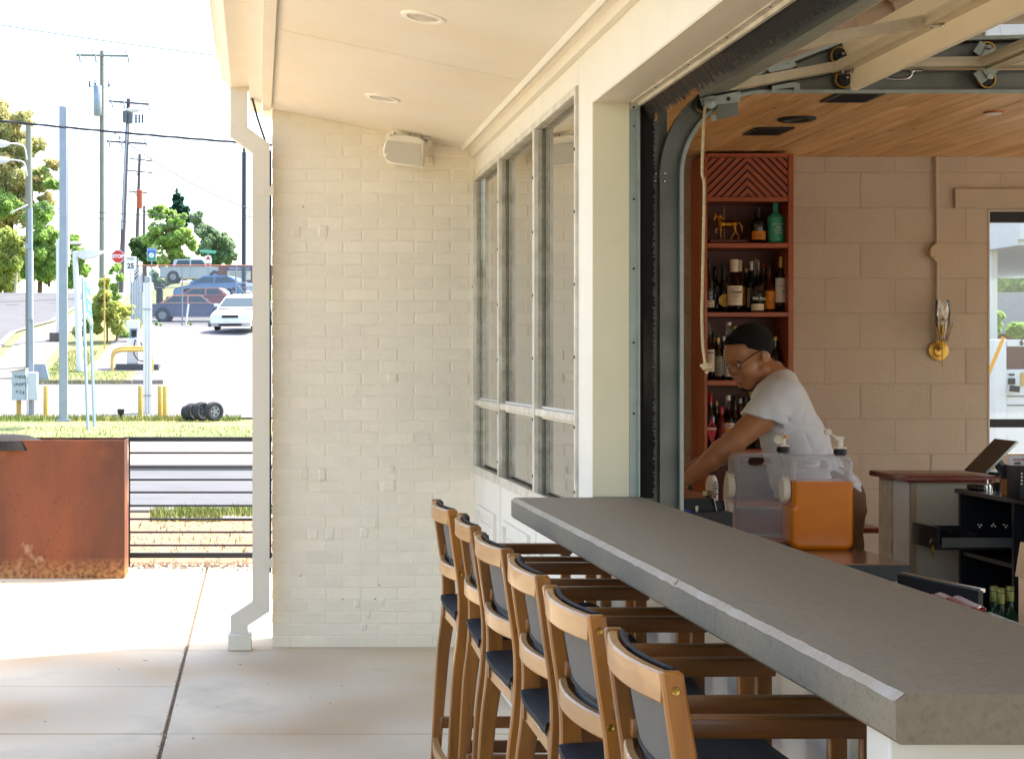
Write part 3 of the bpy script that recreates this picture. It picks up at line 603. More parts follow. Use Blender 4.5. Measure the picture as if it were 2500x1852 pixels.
# ---------------- bar stools ----------------
def path(pts, n):
    pts = [Vector(p) for p in pts]; out = []
    for i in range(len(pts) - 1):
        a, b, c_, d = pts[max(i - 1, 0)], pts[i], pts[i + 1], pts[min(i + 2, len(pts) - 1)]
        for k in range(n):
            t = k / n; out.append(.5 * ((2 * b) + (c_ - a) * t + (2 * a - 5 * b + 4 * c_ - d) * t * t + (3 * b - a - 3 * c_ + d) * t ** 3))
    return out + [pts[-1]]
LEGP = path([(.000, 1.088), (.019, .95), (.038, .80), (.034, .66), (.018, .52), (.004, .27), (-.010, .0)], 5)
LEGW = [(1.09, .036), (1.0, .038), (.8, .046), (.7, .052), (.5, .046), (.25, .038), (0, .034)]
def lw(z):
    for (a, wa), (b, wb) in zip(LEGW, LEGW[1:]):
        if z >= b: return wb + (wa - wb) * (z - b) / (a - b)
    return .034
def stool(label):
    t = thing('bar_stool', label, 'bar stool', (0, 0, 0), 'wooden bar stools along the counter')
    fab = mat('back_mesh_fabric', '#67635d', .75, var=.06, scale=25, bump=.5, bscale=900); dk = M['sling']; W = .245
    for s in (-1, 1):
        ya, yb = (W - .026) * s, W * s; ya, yb = min(ya, yb), max(ya, yb); e = .004; rings = []
        for p in LEGP:
            x0, x1, z = p.x, p.x + lw(p.y), p.y
            rings.append([(x0, ya + e, z), (x0 + e, ya, z), (x1 - e, ya, z), (x1, ya + e, z), (x1, yb - e, z), (x1 - e, yb, z), (x0 + e, yb, z), (x0, yb - e, z)])
        top = rings[0]; cx = sum(q[0] for q in top) / 8; rings.insert(0, [(cx + (q[0] - cx) * .75, (ya + yb) / 2 + (q[1] - (ya + yb) / 2) * .7, q[2] + .004) for q in top])
        lg = obj('leg', MB().loft(rings), M['stool'], t, ang=30)
        for (x, z) in ((.022, 1.062), (.045, .872)): obj('bolt', MB().lathe([(.0, -.0025), (.003, -.0025), (.003, -.001), (.0065, -.002), (.0075, 0)], (x, W * s if s > 0 else -W, z), 12, 'y') if s < 0 else MB().lathe([(.0075, 0), (.006, .002)], (x, W, z), 12, 'y'), M['brass'], lg)
        obj('leg', MB().box(.480, .515, ya, yb, 0, .905, .004, 2), M['stool'], t)
        # arm with a mitred front
        yo = W * s; aw = .052; y0, y1 = (yo - aw * (s > 0) + .006 * (s > 0), yo + aw * (s < 0) + .006 * (s > 0) - .006 * (s < 0)) if s > 0 else (-W - .006, -W + aw - .006)
        am = MB().box(.045, .518, y0, y1, .890, .928, .005, 2); obj('armrest', am, M['stoolx'], t)
        ys = sorted(((W - .030) * s, (W - .052) * s))
        sr = obj('seat_rail', MB().prism([(.038, .664), (.038, .733), (.20, .742), (.40, .785), (.44, .79), (.475, .775), (.475, .71), (.30, .672)], ys[0], ys[1]), M['stoolx'], t)
        for z in (.716, .682): obj('bolt', MB().lathe([(0, -.0025), (.003, -.0025), (.003, -.001), (.0065, -.002), (.0075, 0)], (.062, ys[0], z), 12, 'y'), M['brass'], sr)
        obj('side_stretcher', MB().box(.03, .482, ys[0], ys[1], .25, .292, .003), M['stoolx'], t)
    def rail(ztop, h, xo, bow, nm):
        rings = []; n = 16
        for i in range(n + 1):
            u = -1 + 2 * i / n; y = u * (W - .0265); b = -bow * (1 - u * u) + xo
            for_ = [(b, ztop - h + .004), (b, ztop - .004), (b + .004, ztop), (b + .017, ztop), (b + .020, ztop - .003), (b + .024, ztop - h + .003), (b + .021, ztop - h), (b + .004, ztop - h)]
            rings.append([(q[0], y, q[1]) for q in for_])
        return obj(nm, MB().loft(rings), M['stooly'], t, ang=30)
    rail(1.088, .052, .004, .026, 'top_rail'); rail(.888, .046, .034, .026, 'lower_rail')
    # back sling, wrapped over the top rail
    rows = []
    for j, (zz, xx) in enumerate([(1.080, .018), (1.093, .024), (1.093, .031), (1.085, .038), (1.06, .040), (1.03, .041), (.98, .046), (.93, .055), (.895, .063), (.885, .068), (.870, .066)]):
        rows.append([(xx - .022 * (1 - u * u) * (1 if j > 0 else 1) + .006 * (1 - u * u) * (3 < j < 8), u * (W - .040), zz - .0) for u in [-1 + 2 * k / 14 for k in range(15)]])
    m_ = MB(); m_.loft(rows[3:], cap=False, closed=False); bs = obj('back_sling', m_, fab, t); so = bs.modifiers.new('thick', 'SOLIDIFY'); so.thickness = .0022
    m_ = MB(); m_.loft(rows[1:5], cap=False, closed=False); be = obj('sling_hem', m_, dk, t); so = be.modifiers.new('thick', 'SOLIDIFY'); so.thickness = .004
    m_ = MB()
    for s in (-1, 1): m_.tube([(r[0 if s < 0 else -1][0] - .001, r[0 if s < 0 else -1][1] * 1.0, r[0][2]) for r in rows[3:]], .0035, 6)
    m_.tube([(p[0] - .002, p[1], p[2] + .005) for p in rows[8]], .005, 6); obj('sling_binding', m_, dk, t)
    # seat sling between the side rails
    prof_ = [(.034, .725), (.034, .737), (.06, .739), (.20, .746), (.30, .765), (.40, .79), (.44, .794), (.47, .782), (.484, .755), (.486, .72)]
    rows = [[(x + .012 * (1 - u * u) * (j < 2), u * (W - .034), z - (.030 * (1 - u ** 4)) * (1 if j < 8 else .3)) for u in [-1 + 2 * k / 16 for k in range(17)]] for j, (x, z) in enumerate(prof_)]
    m_ = MB(); m_.loft(rows, cap=False, closed=False); ss = obj('seat', m_, dk, t); so = ss.modifiers.new('thick', 'SOLIDIFY'); so.thickness = .004; so.offset = 1
    obj('front_rail', MB().box(.452, .474, -W + .03, W - .03, .66, .70, .003), M['stooly'], t)
    obj('rear_rail', MB().box(.045, .066, -W + .03, W - .03, .655, .690, .003), M['stooly'], t)
    obj('foot_rail', MB().box(.486, .510, -W + .027, W - .027, .32, .362, .003), M['stooly'], t)
    rings = []
    for i in range(13):
        u = -1 + i / 6; y = u * (W - .0265); b = -.012 * (1 - u * u) + .002
        rings.append([(b, y, .172), (b, y, .212), (b + .022, y, .212), (b + .022, y, .172)])
    obj('rear_stretcher', MB().loft(rings, smooth=False), M['stooly'], t)
    return t
proto = None
SL = ['farthest wooden bar stool, nearest the brick wall', 'second wooden bar stool from the brick wall', 'third wooden bar stool from the brick wall, near the counter corner',
      'fourth wooden bar stool from the brick wall, with a greenish bolt', 'fifth wooden bar stool, just behind the closest one', 'closest wooden bar stool, beside the near end of the counter']
for i, (yf, lb) in enumerate(zip((6.40, 5.79, 5.13, 4.53, 3.875, 3.245), SL)):
    if i == 0: proto = stool(lb); o = proto
    else: o = dup(proto, label=lb)
    stools_loc = (.650 + (0, .012, .0, .004, -.004, .0)[i], yf - .245, 0); o.location = stools_loc; o.rotation_euler[2] = R((.6, -2.0, 1.4, -.6, 1.2, -.5)[i])
# ---------------- porch loudspeaker and downlights ----------------
sp = thing('loudspeaker', 'white outdoor loudspeaker on a bracket at the top of the brick wall', 'loudspeaker', (.83, 9.6, 2.72))
q = lambda x, y, d=9.52: P(500 + x / 2.753, y / 2.753, d)
fr = [q(1215, 945), q(1240, 915), q(1330, 905), q(1440, 920), q(1478, 950), q(1470, 1125), q(1440, 1124), q(1230, 1092), q(1203, 1050), q(1196, 1000)]
cen = sum(fr, Vector()) / len(fr)
def sc(pts, k, dy, sh=(0, 0)): return [Vector((cen.x + (p.x - cen.x) * k + sh[0], p.y + dy, cen.z + (p.z - cen.z) * k + sh[1])) for p in pts]
wp = mat('speaker_plastic', '#efe8da', .4, var=.02); gp = mat('speaker_grille', '#d2cbbd', .55, var=.03, bump=.6, bscale=900)
b = MB().loft([sc(fr, .93, -.008), sc(fr, 1., 0), sc(fr, 1.0, .03, (.004, .0)), sc(fr, .86, .12, (.012, .01)), sc(fr, .6, .15, (.015, .01))]); obj('cabinet', b, wp, sp, ang=60)
gr = [q(1222, 943, 9.505), q(1448, 972, 9.505), q(1452, 1118, 9.505), q(1262, 1092, 9.505), q(1218, 1070, 9.505), q(1204, 1020, 9.505)]
obj('grille', MB().loft([[p + Vector((0, -.001, 0)) for p in gr], [p + Vector((0, .006, 0)) for p in gr]], smooth=False), gp, sp)
obj('badge', MB().lathe([(.008, -.002), (.008, .0)], q(1221, 1038, 9.503), 12, 'y'), wp, sp)
b = MB(); 
for pth in ([q(1228, 930, 9.58), q(1243, 900, 9.58), q(1275, 882, 9.58), q(1470, 908, 9.58), q(1503, 940, 9.58), q(1497, 990, 9.58), q(1470, 1015, 9.57)],):
    for a_, c_ in zip(pth, pth[1:]): b.bar(a_, c_, .035, .005, up=(0, 1, 0))
b.cyl(q(1490, 965, 9.58), q(1490, 965, 9.745), .012); b.bar(q(1400, 895, 9.58), q(1400, 895, 9.745), .03, .03); obj('bracket', b, wp, sp)
obj('wire', MB().tube([q(1376, 895, 9.6), q(1377, 912, 9.56)], .003, 6), M['black'], sp)
for i, (x, y, lb) in enumerate(((.640, 6.62, 'round white downlight in the soffit, the nearer of the two'), (.628, 8.62, 'round white downlight in the soffit, closer to the brick wall'))):
    t = thing('downlight', lb, 'light', (x, y, sz(x)), 'porch soffit downlights')
    t.rotation_euler[1] = math.atan(.2132)
    w_ = mat('downlight_white', '#f2ece0', .5, var=.0)
    def lob(nm, prof_, m_, cp=True):
        mb = MB().lathe(prof_, (0, 0, 0), 36, cap=cp); me = obj(nm, mb, m_); me.location = (0, 0, 0); me.parent = t
        me.data.transform(Matrix.Translation((0, 0, min(p[1] for p in prof_)))); return me
    lob('trim', [(.064, .0), (.064, -.006), (.082, -.008), (.0895, -.005), (.0895, .002)], w_, False)
    lob('lens', [(0, -.0015), (.0635, -.0015)], mat('downlight_lens', '#f7f3ea', .35, var=0))
# ---------------- overhead door with its tracks ----------------
TS = 6.42
od = thing('overhead_door', 'glazed aluminium sectional door rolled up overhead above the bar', 'door', (2.5, 5, 2.6))
def xz(px, py, D): p = P(px, py, D); return (p.x, p.z)
arc = [(1.53, 1.08)] + [(1.53, 2.289)]
ac = [(1.886 - .356 * math.cos(a), 2.289 + .356 * math.sin(a)) for a in [math.pi / 2 * k / 18 for k in range(19)]]
lowp = ac + [(5.6, 2.645)]
def channel(pts, nm, m_, h=.037, y0=TS - .045, y1=TS, lip=True):
    n = len(pts); N = []
    for i in range(n):
        a = Vector(pts[max(i - 1, 0)]); b_ = Vector(pts[min(i + 1, n - 1)]); t = (b_ - a).normalized(); N.append(Vector((-t.y, t.x)))
    def strip(prf):
        rings = [[(p[0] + k.x * o_, y, p[1] + k.y * o_) for (o_, y) in prf] for p, k in zip(pts, N)]
        return rings
    prf = [(-h, y0), (-h, y1), (h, y1), (h, y0), (h - .003, y0), (h - .003, y1 - .003), (-h + .003, y1 - .003), (-h + .003, y0)]
    return obj(nm, MB().loft(strip(prf), smooth=True), m_, od, ang=30), strip
tr, _ = channel([(1.53, 1.0), (1.53, 2.287)], 'vertical_track', M['galv']); tr['label'] = 'vertical track'
_, st_ = channel(lowp, 'curved_track', M['galv'])
prf = [(-.037, TS - .047), (-.037, TS - .0455), (-.050, TS - .0455), (-.050, TS - .047)]
lip = MB().loft(st_(prf)); v2 = [(1.53, 1.0), (1.53, 2.287)]; lip.loft([[(p[0] + .037, TS - .047, p[1]), (p[0] + .037, TS - .0455, p[1]), (p[0] + .05, TS - .0455, p[1]), (p[0] + .05, TS - .047, p[1])] for p in v2], smooth=False)
obj('track_lip', lip, M['galvl'], od)
upp = path([(1.90, 2.655), (2.1, 2.690), (2.4, 2.728), (2.75, 2.752), (3.2, 2.755), (5.6, 2.755)], 6)
channel([(p.x, p.y) for p in upp], 'upper_track', M['galv'], .034, TS - .04, TS)
fl = MB().box(1.497, 1.532, TS + .012, TS + .016, 1.0, 2.545).box(1.462, 1.497, TS + .0, TS + .012, 1.0, 2.50); obj('track_bracket', fl, M['galv'], od)
obj('track_plate', MB().box(1.499, 1.56, TS - .0515, TS - .0475, 2.25, 2.33) if 0 else MB().box(1.495, 1.5655, TS - .001 + .002, TS + .006, 2.22, 2.36), M['galv'], od)
for (px, py) in ((1612, 424), (1623.5, 424), (1611.5, 443), (1622.5, 443), (1601, 424), (1600, 442), (1612, 714)):
    p = P(px, py, TS - .004); obj('bolt', MB().lathe([(.004, -.005), (.0055, -.002), (.0055, 0)], (p.x, TS - .003, p.z), 10, 'y'), M['steel'], od)
def roller(x, z, y=TS - .03):
    r_ = obj('roller', MB().lathe([(.0, -.010), (.018, -.0095), (.018, -.004), (.030, -.004), (.033, -.010), (.033, .010), (.0, .010)], (x, y, z), 20, 'y'), M['black'], od)
    obj('rim', MB().lathe([(.0275, -.0105), (.033, -.011), (.0335, -.0), (.0335, .006)], (x, y, z), 24, 'y', False), M['brass'], r_)
    obj('stem', MB().cyl((x, y - .05, z), (x, y, z), .0055, 8), M['steel'], r_)
for (x, z) in ((1.657, 2.556), (2.176, 2.648), (2.708, 2.648), (2.15, 2.697), (2.70, 2.752)): roller(x, z)
H = [(1.645, 2.600), (2.175, 2.698), (2.705, 2.706), (3.235, 2.706), (3.765, 2.706), (4.3, 2.706)]
Y0, Y1 = 2.45, 6.365
for i in range(5):
    a, b_ = Vector((H[i][0], 0, H[i][1])), Vector((H[i + 1][0], 0, H[i + 1][1])); d = (b_ - a).normalized(); nn = Vector((-d.z, 0, d.x)); th = .042
    sec = MB(); wdt = .085 if i == 0 else .055
    def rl(o0, o1, y0, y1, m_, nm, t0=-.5, t1=.5):
        p0, p1 = a + d * o0, a + d * o1
        return obj(nm, MB().loft([[p0 + nn * th * t0 + Vector((0, y, 0)), p1 + nn * th * t0 + Vector((0, y, 0)), p1 + nn * th * t1 + Vector((0, y, 0)), p0 + nn * th * t1 + Vector((0, y, 0))] for y in (y0, y1)], smooth=False), m_, od)
    L = (b_ - a).length
    rl(.002, wdt, Y0, Y1, M['darkal'], 'rail'); rl(L - .055, L - .002, Y0, Y1, M['darkal'], 'rail')
    for ys in (Y1 - .07, 5.47, 4.60, 3.75, 2.95): rl(wdt, L - .055, ys, ys + (.069 if ys > 6 else .05), M['darkal'], 'stile')
    rl(wdt - .004, L - .05, Y0 + .01, Y1 - .02, M['doorglass'], 'pane', -.1, -.02)
    if i == 0:
        for k in range(5): rl(.004 + k * .016, .008 + k * .016, Y0, Y1 - .002, M['galvl'], 'rib', -.56, -.5)
        rl(-.012, .001, Y0, Y1 - .001, M['galvl'], 'bottom_seal', -.5, .5)
strut = mat('strut_cream', '#e9dcc2', .45, var=.04)
for (xj, zj) in (H[1], H[2]):
    k = xj == H[1][0]
    m_ = MB()
    if k:
        m_.bar((xj + .018, Y0, zj - .058), (xj + .018, Y1 - .01, zj - .058), .004, .070, up=(0, 0, 1)); m_.bar((xj + .03, Y0, zj - .094), (xj + .03, Y1 - .01, zj - .094), .024, .003)
        m_.bar((xj - .012, Y0, zj + .045), (xj - .012, Y1 - .01, zj + .045), .004, .075, up=(0, 0, 1))
    else: m_.bar((xj, Y0, zj - .03), (xj, Y1 - .01, zj - .03), .05, .004)
    obj('strut', m_, strut if k else M['darkal'], od)
    hg = MB()
    for yy in (6.33, 5.5, 4.63, 3.78):
        hg.bar((xj - .03, yy, zj - .026), (xj + .03, yy, zj - .026), .03, .004); hg.cyl((xj - .02, yy, zj - .026), (xj - .02, yy, zj - .036), .006, 8).cyl((xj + .02, yy, zj - .026), (xj + .02, yy, zj - .036), .006, 8)
        obj('hinge', hg, M['steel'], od); hg = MB()
g_ = lambda x, y, d=6.33: P(1580 + x / 4.347, 180 + y / 4.347, d)
bb = MB().loft([[g_(725, 240, dd), g_(990, 185, dd), g_(990, 300, dd), g_(730, 330, dd)] for dd in (6.32, 6.41)], smooth=False); lb_ = obj('bottom_bracket', bb, M['galvl'], od)
obj('latch_box', MB().loft([[g_(735, 330, dd), g_(960, 290, dd), g_(975, 440, dd), g_(740, 490, dd)] for dd in (6.34, 6.40)], smooth=False), M['galv'], od)
obj('hook', MB().loft([[g_(672, 440, dd), g_(728, 440, dd), g_(738, 500, dd), g_(682, 505, dd)] for dd in (6.33, 6.38)], smooth=False), M['galvl'], od)
obj('bolt_hole', MB().lathe([(.008, -.001), (.008, 0)], g_(862, 268, 6.319), 12, 'y'), M['black'], lb_)
obj('pivot', MB().lathe([(.006, -.012), (.012, -.010), (.024, -.008), (.024, .0), (.02, .03)], g_(668, 305, 6.33), 18, 'y').bar(g_(600, 270, 6.325), g_(715, 245, 6.325), .004, .03, up=(0, 1, 0)).bar(g_(600, 250, 6.34), g_(625, 330, 6.34), .03, .006, up=(0, 1, 0)), M['galvl'], od)
for (x0, y0, x1, y1) in ((1325, 120, 1620, 190), (1290, -10, 1400, 45)):
    obj('clip', MB().loft([[g_(x0, y0 + 12, dd), g_(x1 - 60, y0 - 30, dd), g_(x1, y0 - 20, dd), g_(x1, y1 - 10, dd), g_(x1 - 60, y1 - 10, dd), g_(x1 - 60, y1 - 45, dd), g_(x0 + 60, y1 - 25, dd), g_(x0, y1, dd)] for dd in (6.34, 6.385)], smooth=False), M['galvl'], od)
hp = lambda x, y, d=6.30: P(1900 + x / 3.717, y / 3.717, d)
obj('pull_handle', MB().tube(path([hp(975, 675), hp(990, 705), hp(1040, 718), (hp(1150, 715)), hp(1200, 690), hp(1222, 645), hp(1300, 640)], 5), .006, 8), M['steel'], od)
# track hinge plate at the second roller
obj('hinge_plate', MB().loft([[hp(1840, 615, dd), hp(2020, 612, dd), hp(1930, 720, dd), hp(1900, 715, dd)] for dd in (6.32, 6.324)], smooth=False).cyl(hp(1920, 695, 6.31), hp(1920, 695, 6.33), .008, 10).bar(hp(1800, 650, 6.33), hp(1870, 745, 6.33), .03, .005, up=(0, 1, 0)), M['galvl'], od)
rp = thing('rope', 'beige pull rope with a knotted end hanging from the raised door', 'rope', tuple(P(1722, 1000, 6.30)))
e8 = lambda x, y: P(1620 + x / 1.9667, 360 + y / 1.9667, 6.30)
pts = path([g_(615, 345, 6.30), g_(603, 480, 6.30), g_(590, 800, 6.30), g_(583, 1060, 6.30), g_(605, 1200, 6.30), e8(190, 500), e8(186, 700), e8(184, 800), e8(188, 940), e8(200, 1045)], 8)
rm = mat('rope_fibre', '#cdb990', .85, var=.2, scale=90, bump=1., bscale=220)
tw = MB()
for ph in range(3):
    L_ = 0; hel = []; prev = pts[0]
    dense = []
    for a, b_ in zip(pts, pts[1:]):
        m2 = max(1, int((b_ - a).length / .004))
        for k in range(m2): dense.append(a + (b_ - a) * k / m2)
    for p in dense:
        L_ += (p - prev).length; prev = p; an = L_ / .022 * 2 * math.pi / 1. + ph * 2.094
        hel.append(p + Vector((math.cos(an), math.sin(an), 0)) * .0028)
    tw.tube(hel, .0036, 5)
obj('cord', tw, rm, rp)
kc = e8(203, 1052); kn = MB().lathe([(.0, -.016), (.012, -.012), (.016, 0), (.012, .012), (0, .016)], kc, 12).tube(path([kc + Vector((-.018, -.008, .004)), kc + Vector((0, -.014, -.006)), kc + Vector((.018, -.004, .006)), kc + Vector((0, .01, .01)), kc + Vector((-.018, -.008, .004))], 6), .0065, 6).tube(path([kc, e8(208, 1070), e8(206, 1085)], 4), .006, 6).tube(path([kc, e8(192, 1056), e8(186, 1050)], 4), .0055, 6)
obj('knot', kn, rm, rp)
# ---------------- ceiling vents and lights in the bar ----------------
for (x0, x1, y0, y1, lb) in ((2.57, 2.78, 7.60, 7.86, 'black square ceiling grille, partly behind the door track'), (2.53, 2.72, 8.71, 8.97, 'black square ceiling grille above the liquor shelf')):
    t = thing('ceiling_vent', lb, 'vent', ((x0 + x1) / 2, (y0 + y1) / 2, CZ - .01), 'black ceiling grilles')
    f = .022; b = MB().box(x0, x1, y0, y0 + f, CZ - .010, CZ + .0).box(x0, x1, y1 - f, y1, CZ - .010, CZ).box(x0, x0 + f, y0 + f, y1 - f, CZ - .01, CZ).box(x1 - f, x1, y0 + f, y1 - f, CZ - .01, CZ); obj('frame', b, M['black'], t)
    obj('backing', MB().box(x0 + f, x1 - f, y0 + f, y1 - f, CZ - .0025, CZ - .0018), mat('vent_dark', '#060606', .9, var=0), t)
    n = 9
    for k in range(n):
        y = y0 + f + (y1 - y0 - 2 * f) * (k + .5) / n; obj('louvre', MB().bar((x0 + f, y, CZ - .006), (x1 - f, y, CZ - .006), .012, .0015, up=(0, .5, 1)), M['black'], t)
t = thing('ceiling_speaker', 'round black recessed ceiling fitting between the two grilles', 'ceiling speaker', (2.637, 8.41, CZ))
obj('trim', MB().lathe([(.055, .0), (.06, -.012), (.078, -.015), (.092, -.009), (.093, -.0005)], (2.637, 8.41, CZ), 36, cap=False), M['black'], t)
obj('cone', MB().lathe([(0, -.004), (.04, -.006), (.056, -.002)], (2.637, 8.41, CZ), 24), mat('grey_cone', '#5d5450', .3, var=0), t)
t = thing('ceiling_downlight', 'small tilted downlight in the wooden ceiling, an orange glow painted on its trim', 'light', (3.51, 8.2, CZ))
obj('trim', MB().lathe([(.040, .0), (.042, -.006), (.047, -.005), (.048, -.0005)], (3.51, 8.2, CZ), 30, cap=False), mat('orange_glow_trim', '#b4561c', .4, .5, var=0), t)  # orange of the reflected glow is put into the trim colour
dsk = obj('lens', MB().lathe([(.0, -.012), (.039, -.012), (.039, -.008)], (3.51, 8.2, CZ), 24), mat('lens_white', '#e8e2d8', .35, var=0), t)
# ---------------- conduit, junction box, wall light ----------------
s_ = F / BD
cd = thing('conduit', 'tan painted conduit with a junction box running down the block wall', 'conduit', (P(2285, 600, BD).x, BD - .02, 1.7))
cx = P(2284, 0, BD).x
obj('pipe', MB().cyl((cx, BD - .014, CZ - .0), (cx + .004, BD - .014, EYE + (VY - 598) / s_), .0095, 12), M['block'], cd)
obj('pipe', MB().cyl((cx + .004, BD - .014, EYE + (VY - 640) / s_), (cx + .002, BD - .014, EYE + (VY - 835) / s_), .0095, 12), M['block'], cd)
c0 = P(2287, 617, BD); oc = [(c0.x + .055 * math.cos(R(22.5 + 45 * k)), c0.z + .055 * math.sin(R(22.5 + 45 * k))) for k in range(8)]
jb = obj('junction_box', MB().prism(oc, BD - .042, BD - .001), mat('box_paint', '#c9b79c', .6, var=.02), cd)
obj('screw', MB().lathe([(.004, -.001), (.004, 0)], (c0.x - .033, BD - .0425, c0.z - .028), 8, 'y'), M['black'], jb)
wl = thing('wall_light', 'brass wall sconce with a clear glass shade on the block wall', 'lamp', (P(2290, 855, BD).x, BD - .06, P(0, 900, BD).z))
c1 = P(2290, 855, BD)
obj('backplate', MB().lathe([(0, -.026), (.030, -.024), (.034, -.016), (.058, -.012), (.060, -.001)], (c1.x, BD, c1.z), 36, 'y'), M['brass'], wl)
ax = P(2301, 0, BD - .11); x_ = ax.x; yb = BD - .11
zz = lambda py: EYE + (VY - py) * yb / F
obj('arm', MB().cyl((c1.x, BD - .02, c1.z + .012), (x_, yb, c1.z + .012), .008, 12).lathe([(.016, 0), (.016, .03)], (c1.x, BD - .05, c1.z + .012), 12, 'y'), M['brass'], wl)
obj('stem', MB().lathe([(.0012, 0), (.0045, .07), (.0045, .165)], (x_, yb, zz(897)), 12).lathe([(.013, 0), (.013, .055), (.011, .056)], (x_, yb, zz(818)), 16), M['brass'], wl)
for k in range(6):
    a = R(20 + 60 * k); obj('prong', MB().tube([(x_, yb, zz(832)), (x_ + .026 * math.cos(a), yb + .026 * math.sin(a), zz(831)), (x_ + .058 * math.cos(a), yb + .058 * math.sin(a), zz(789))], .0022, 6), M['brass'], wl)
gz_ = [(.018, zz(828)), (.022, zz(815)), (.038, zz(792)), (.043, zz(782)), (.0385, zz(780.5)), (.041, zz(776)), (.044, zz(765)), (.036, zz(732))]
o = obj('glass_shade', MB().lathe([(r, z) for r, z in gz_], (x_, yb, 0), 28, cap=False), glassy('clear_shade', '#ffffff', .02, .04), wl)
for p in o.data.polygons: pass
obj('bulb', MB().lathe([(.010, 0), (.011, .01), (.014, .03), (.012, .05), (0, .06)], (x_, yb, zz(802)), 14), glassy('bulb_glass', '#f4efe6', .05, .06), wl)
# ---------------- planter and fence ----------------
pt = thing('planter', 'large rusty weathering steel planter box on the patio edge', 'planter', (-3.0, 13.1, 0))
px1 = -.995
obj('side', MB().box(-5.2, px1, 12.9, 12.906, .0, 1.036, .001), M['rust'], pt)
obj('side', MB().box(px1 - .006, px1, 12.9065, 13.294, .0, 1.036), M['rust'], pt); obj('side', MB().box(-5.2, px1, 13.2945, 13.30, .0, 1.040), M['rust'], pt)
obj('rim', MB().box(-5.2, px1 - .0065, 12.9065, 12.925, 1.026, 1.0355), M['rust'], pt)
obj('shaded_interior', MB().box(-5.2, px1 - .08, 12.926, 13.29, .1, .995), M['black'], pt)  # black fill stands for the shaded interior of the hollow box
obj('mulch_mound', MB().lathe([(.30, .96), (.27, 1.03), (.18, 1.062), (.08, 1.072), (0, 1.074)], (-1.92, 13.12, 0), 20), mat('dark_mulch', '#191615', .95, var=.4, scale=30, bump=1, bscale=80), pt)
fm = mat('fence_steel', '#1e2128', .45, .2, var=.1)
fc = thing('fence', 'dark metal patio fence with thin horizontal bars between planter and downspout', 'fence', (-.2, 13.68, 0)); fy = 13.68
X0, X1 = P(305, 0, fy).x, .50
obj('post', MB().box(X0, X0 + .040, fy, fy + .04, 0, 1.028), fm, fc); obj('post', MB().box(X1 - .04, X1, fy, fy + .04, 0, 1.028), fm, fc)
obj('top_rail', MB().box(X0 + .041, X1 - .041, fy, fy + .04, .992, 1.028), fm, fc); obj('bottom_rail', MB().box(X0 + .041, X1 - .041, fy, fy + .04, .068, .108), fm, fc)
for y in (1105.4, 1139.3, 1170.8, 1201.7, 1234.2, 1267, 1299, 1331): z = P(0, y, fy).z; obj('bar', MB().cyl((X0 + .04, fy + .02, z), (X1 - .04, fy + .02, z), .0085, 8), fm, fc)
fc2 = MB()
b = MB(); rnd = random.Random(11)
for i in range(900):
    x, y = rnd.uniform(-1.2, .5), rnd.gauss(13.75, .12) if i < 600 else rnd.uniform(13.9, 17.5); r = rnd.uniform(.004, .018); z = 0 if y < 13.9 else .004
    b.add([(x - r, y - r * .7, z), (x + r, y - r, z), (x + r * .8, y + r, z), (x - r * .6, y + r * .8, z), (x, y, z + r * 1.1)], [(0, 1, 4), (1, 2, 4), (2, 3, 4), (3, 0, 4)])
for i in range(420):
    if i < 260: x, y = rnd.gauss(-.398, .009), rnd.uniform(7, 12.4)
    elif i < 360: x, y = rnd.uniform(-2, .1), 12.7 - abs(rnd.gauss(0, .5))
    else: x, y = rnd.uniform(-1.6, 1.1), rnd.uniform(7.2, 12)
    r = rnd.uniform(.0015, .006 if i < 260 else .008); b.add([(x - r, y - r * .7, 0), (x + r, y - r, 0), (x + r * .8, y + r, 0), (x, y, r * .8)], [(0, 1, 3), (1, 2, 3), (2, 0, 3)])
struct('gravel', b, mat('gravel_stone', '#9c8772', .9, var=.3, scale=20), 'stuff')
def blades(name, regions, n, h0, h1, m, seed, lift=.0):
    rnd = random.Random(seed); b = MB()
    for i in range(n):
        x0, x1, y0, y1 = rnd.choice(regions); x, y = rnd.uniform(x0, x1), rnd.uniform(y0, y1); h = rnd.uniform(h0, h1); a = rnd.uniform(0, 6.28); w_ = h * .12; z = gz(x, y) + lift - .03 * (y > 46); dx_, dy_ = math.cos(a) * w_, math.sin(a) * w_; lx, ly = rnd.uniform(-.4, .4) * h, rnd.uniform(-.4, .4) * h
        b.add([(x - dx_, y - dy_, z), (x + dx_, y + dy_, z), (x + lx, y + ly, z + h)], [(0, 1, 2)])
    o = struct(name, b, m, 'stuff'); return o
M['blade'] = mat('grass_blade', '#7a8a44', .8, var=.3, scale=2, col2='#9a9052', c2scale=.6, c2amt=.7)
blades('kerb_grass', [(-1.1, -.35, 17.6, 18.6), (-.9, 0, 17.9, 18.6), (-.3, .6, 18.2, 18.65)], 2600, .05, .13, M['blade'], 1)
blades('weeds', [(-1.2, .4, 14.2, 17.6)], 260, .02, .07, M['blade'], 2)
blades('verge_grass', [(-8.5, 2, 37.5, 51)], 9000, .03, .08, M['blade'], 3)
blades('verge_grass_edge', [(-8.5, -.5, 49.6, 51.2)], 3000, .08, .2, M['blade'], 4)
blades('island_grass', [(-8.2, -4.6, 59.6, 62.4), (-7.6, -6.3, 62.4, 68)], 5000, .05, .13, M['blade'], 5, .1)
sheet('island', -8.6, -4.4, 60.2, 62.6, .10, M['turf']); sheet('island_rear', -8.0, -6.35, 62.6, 68.5, .085, M['turf'])
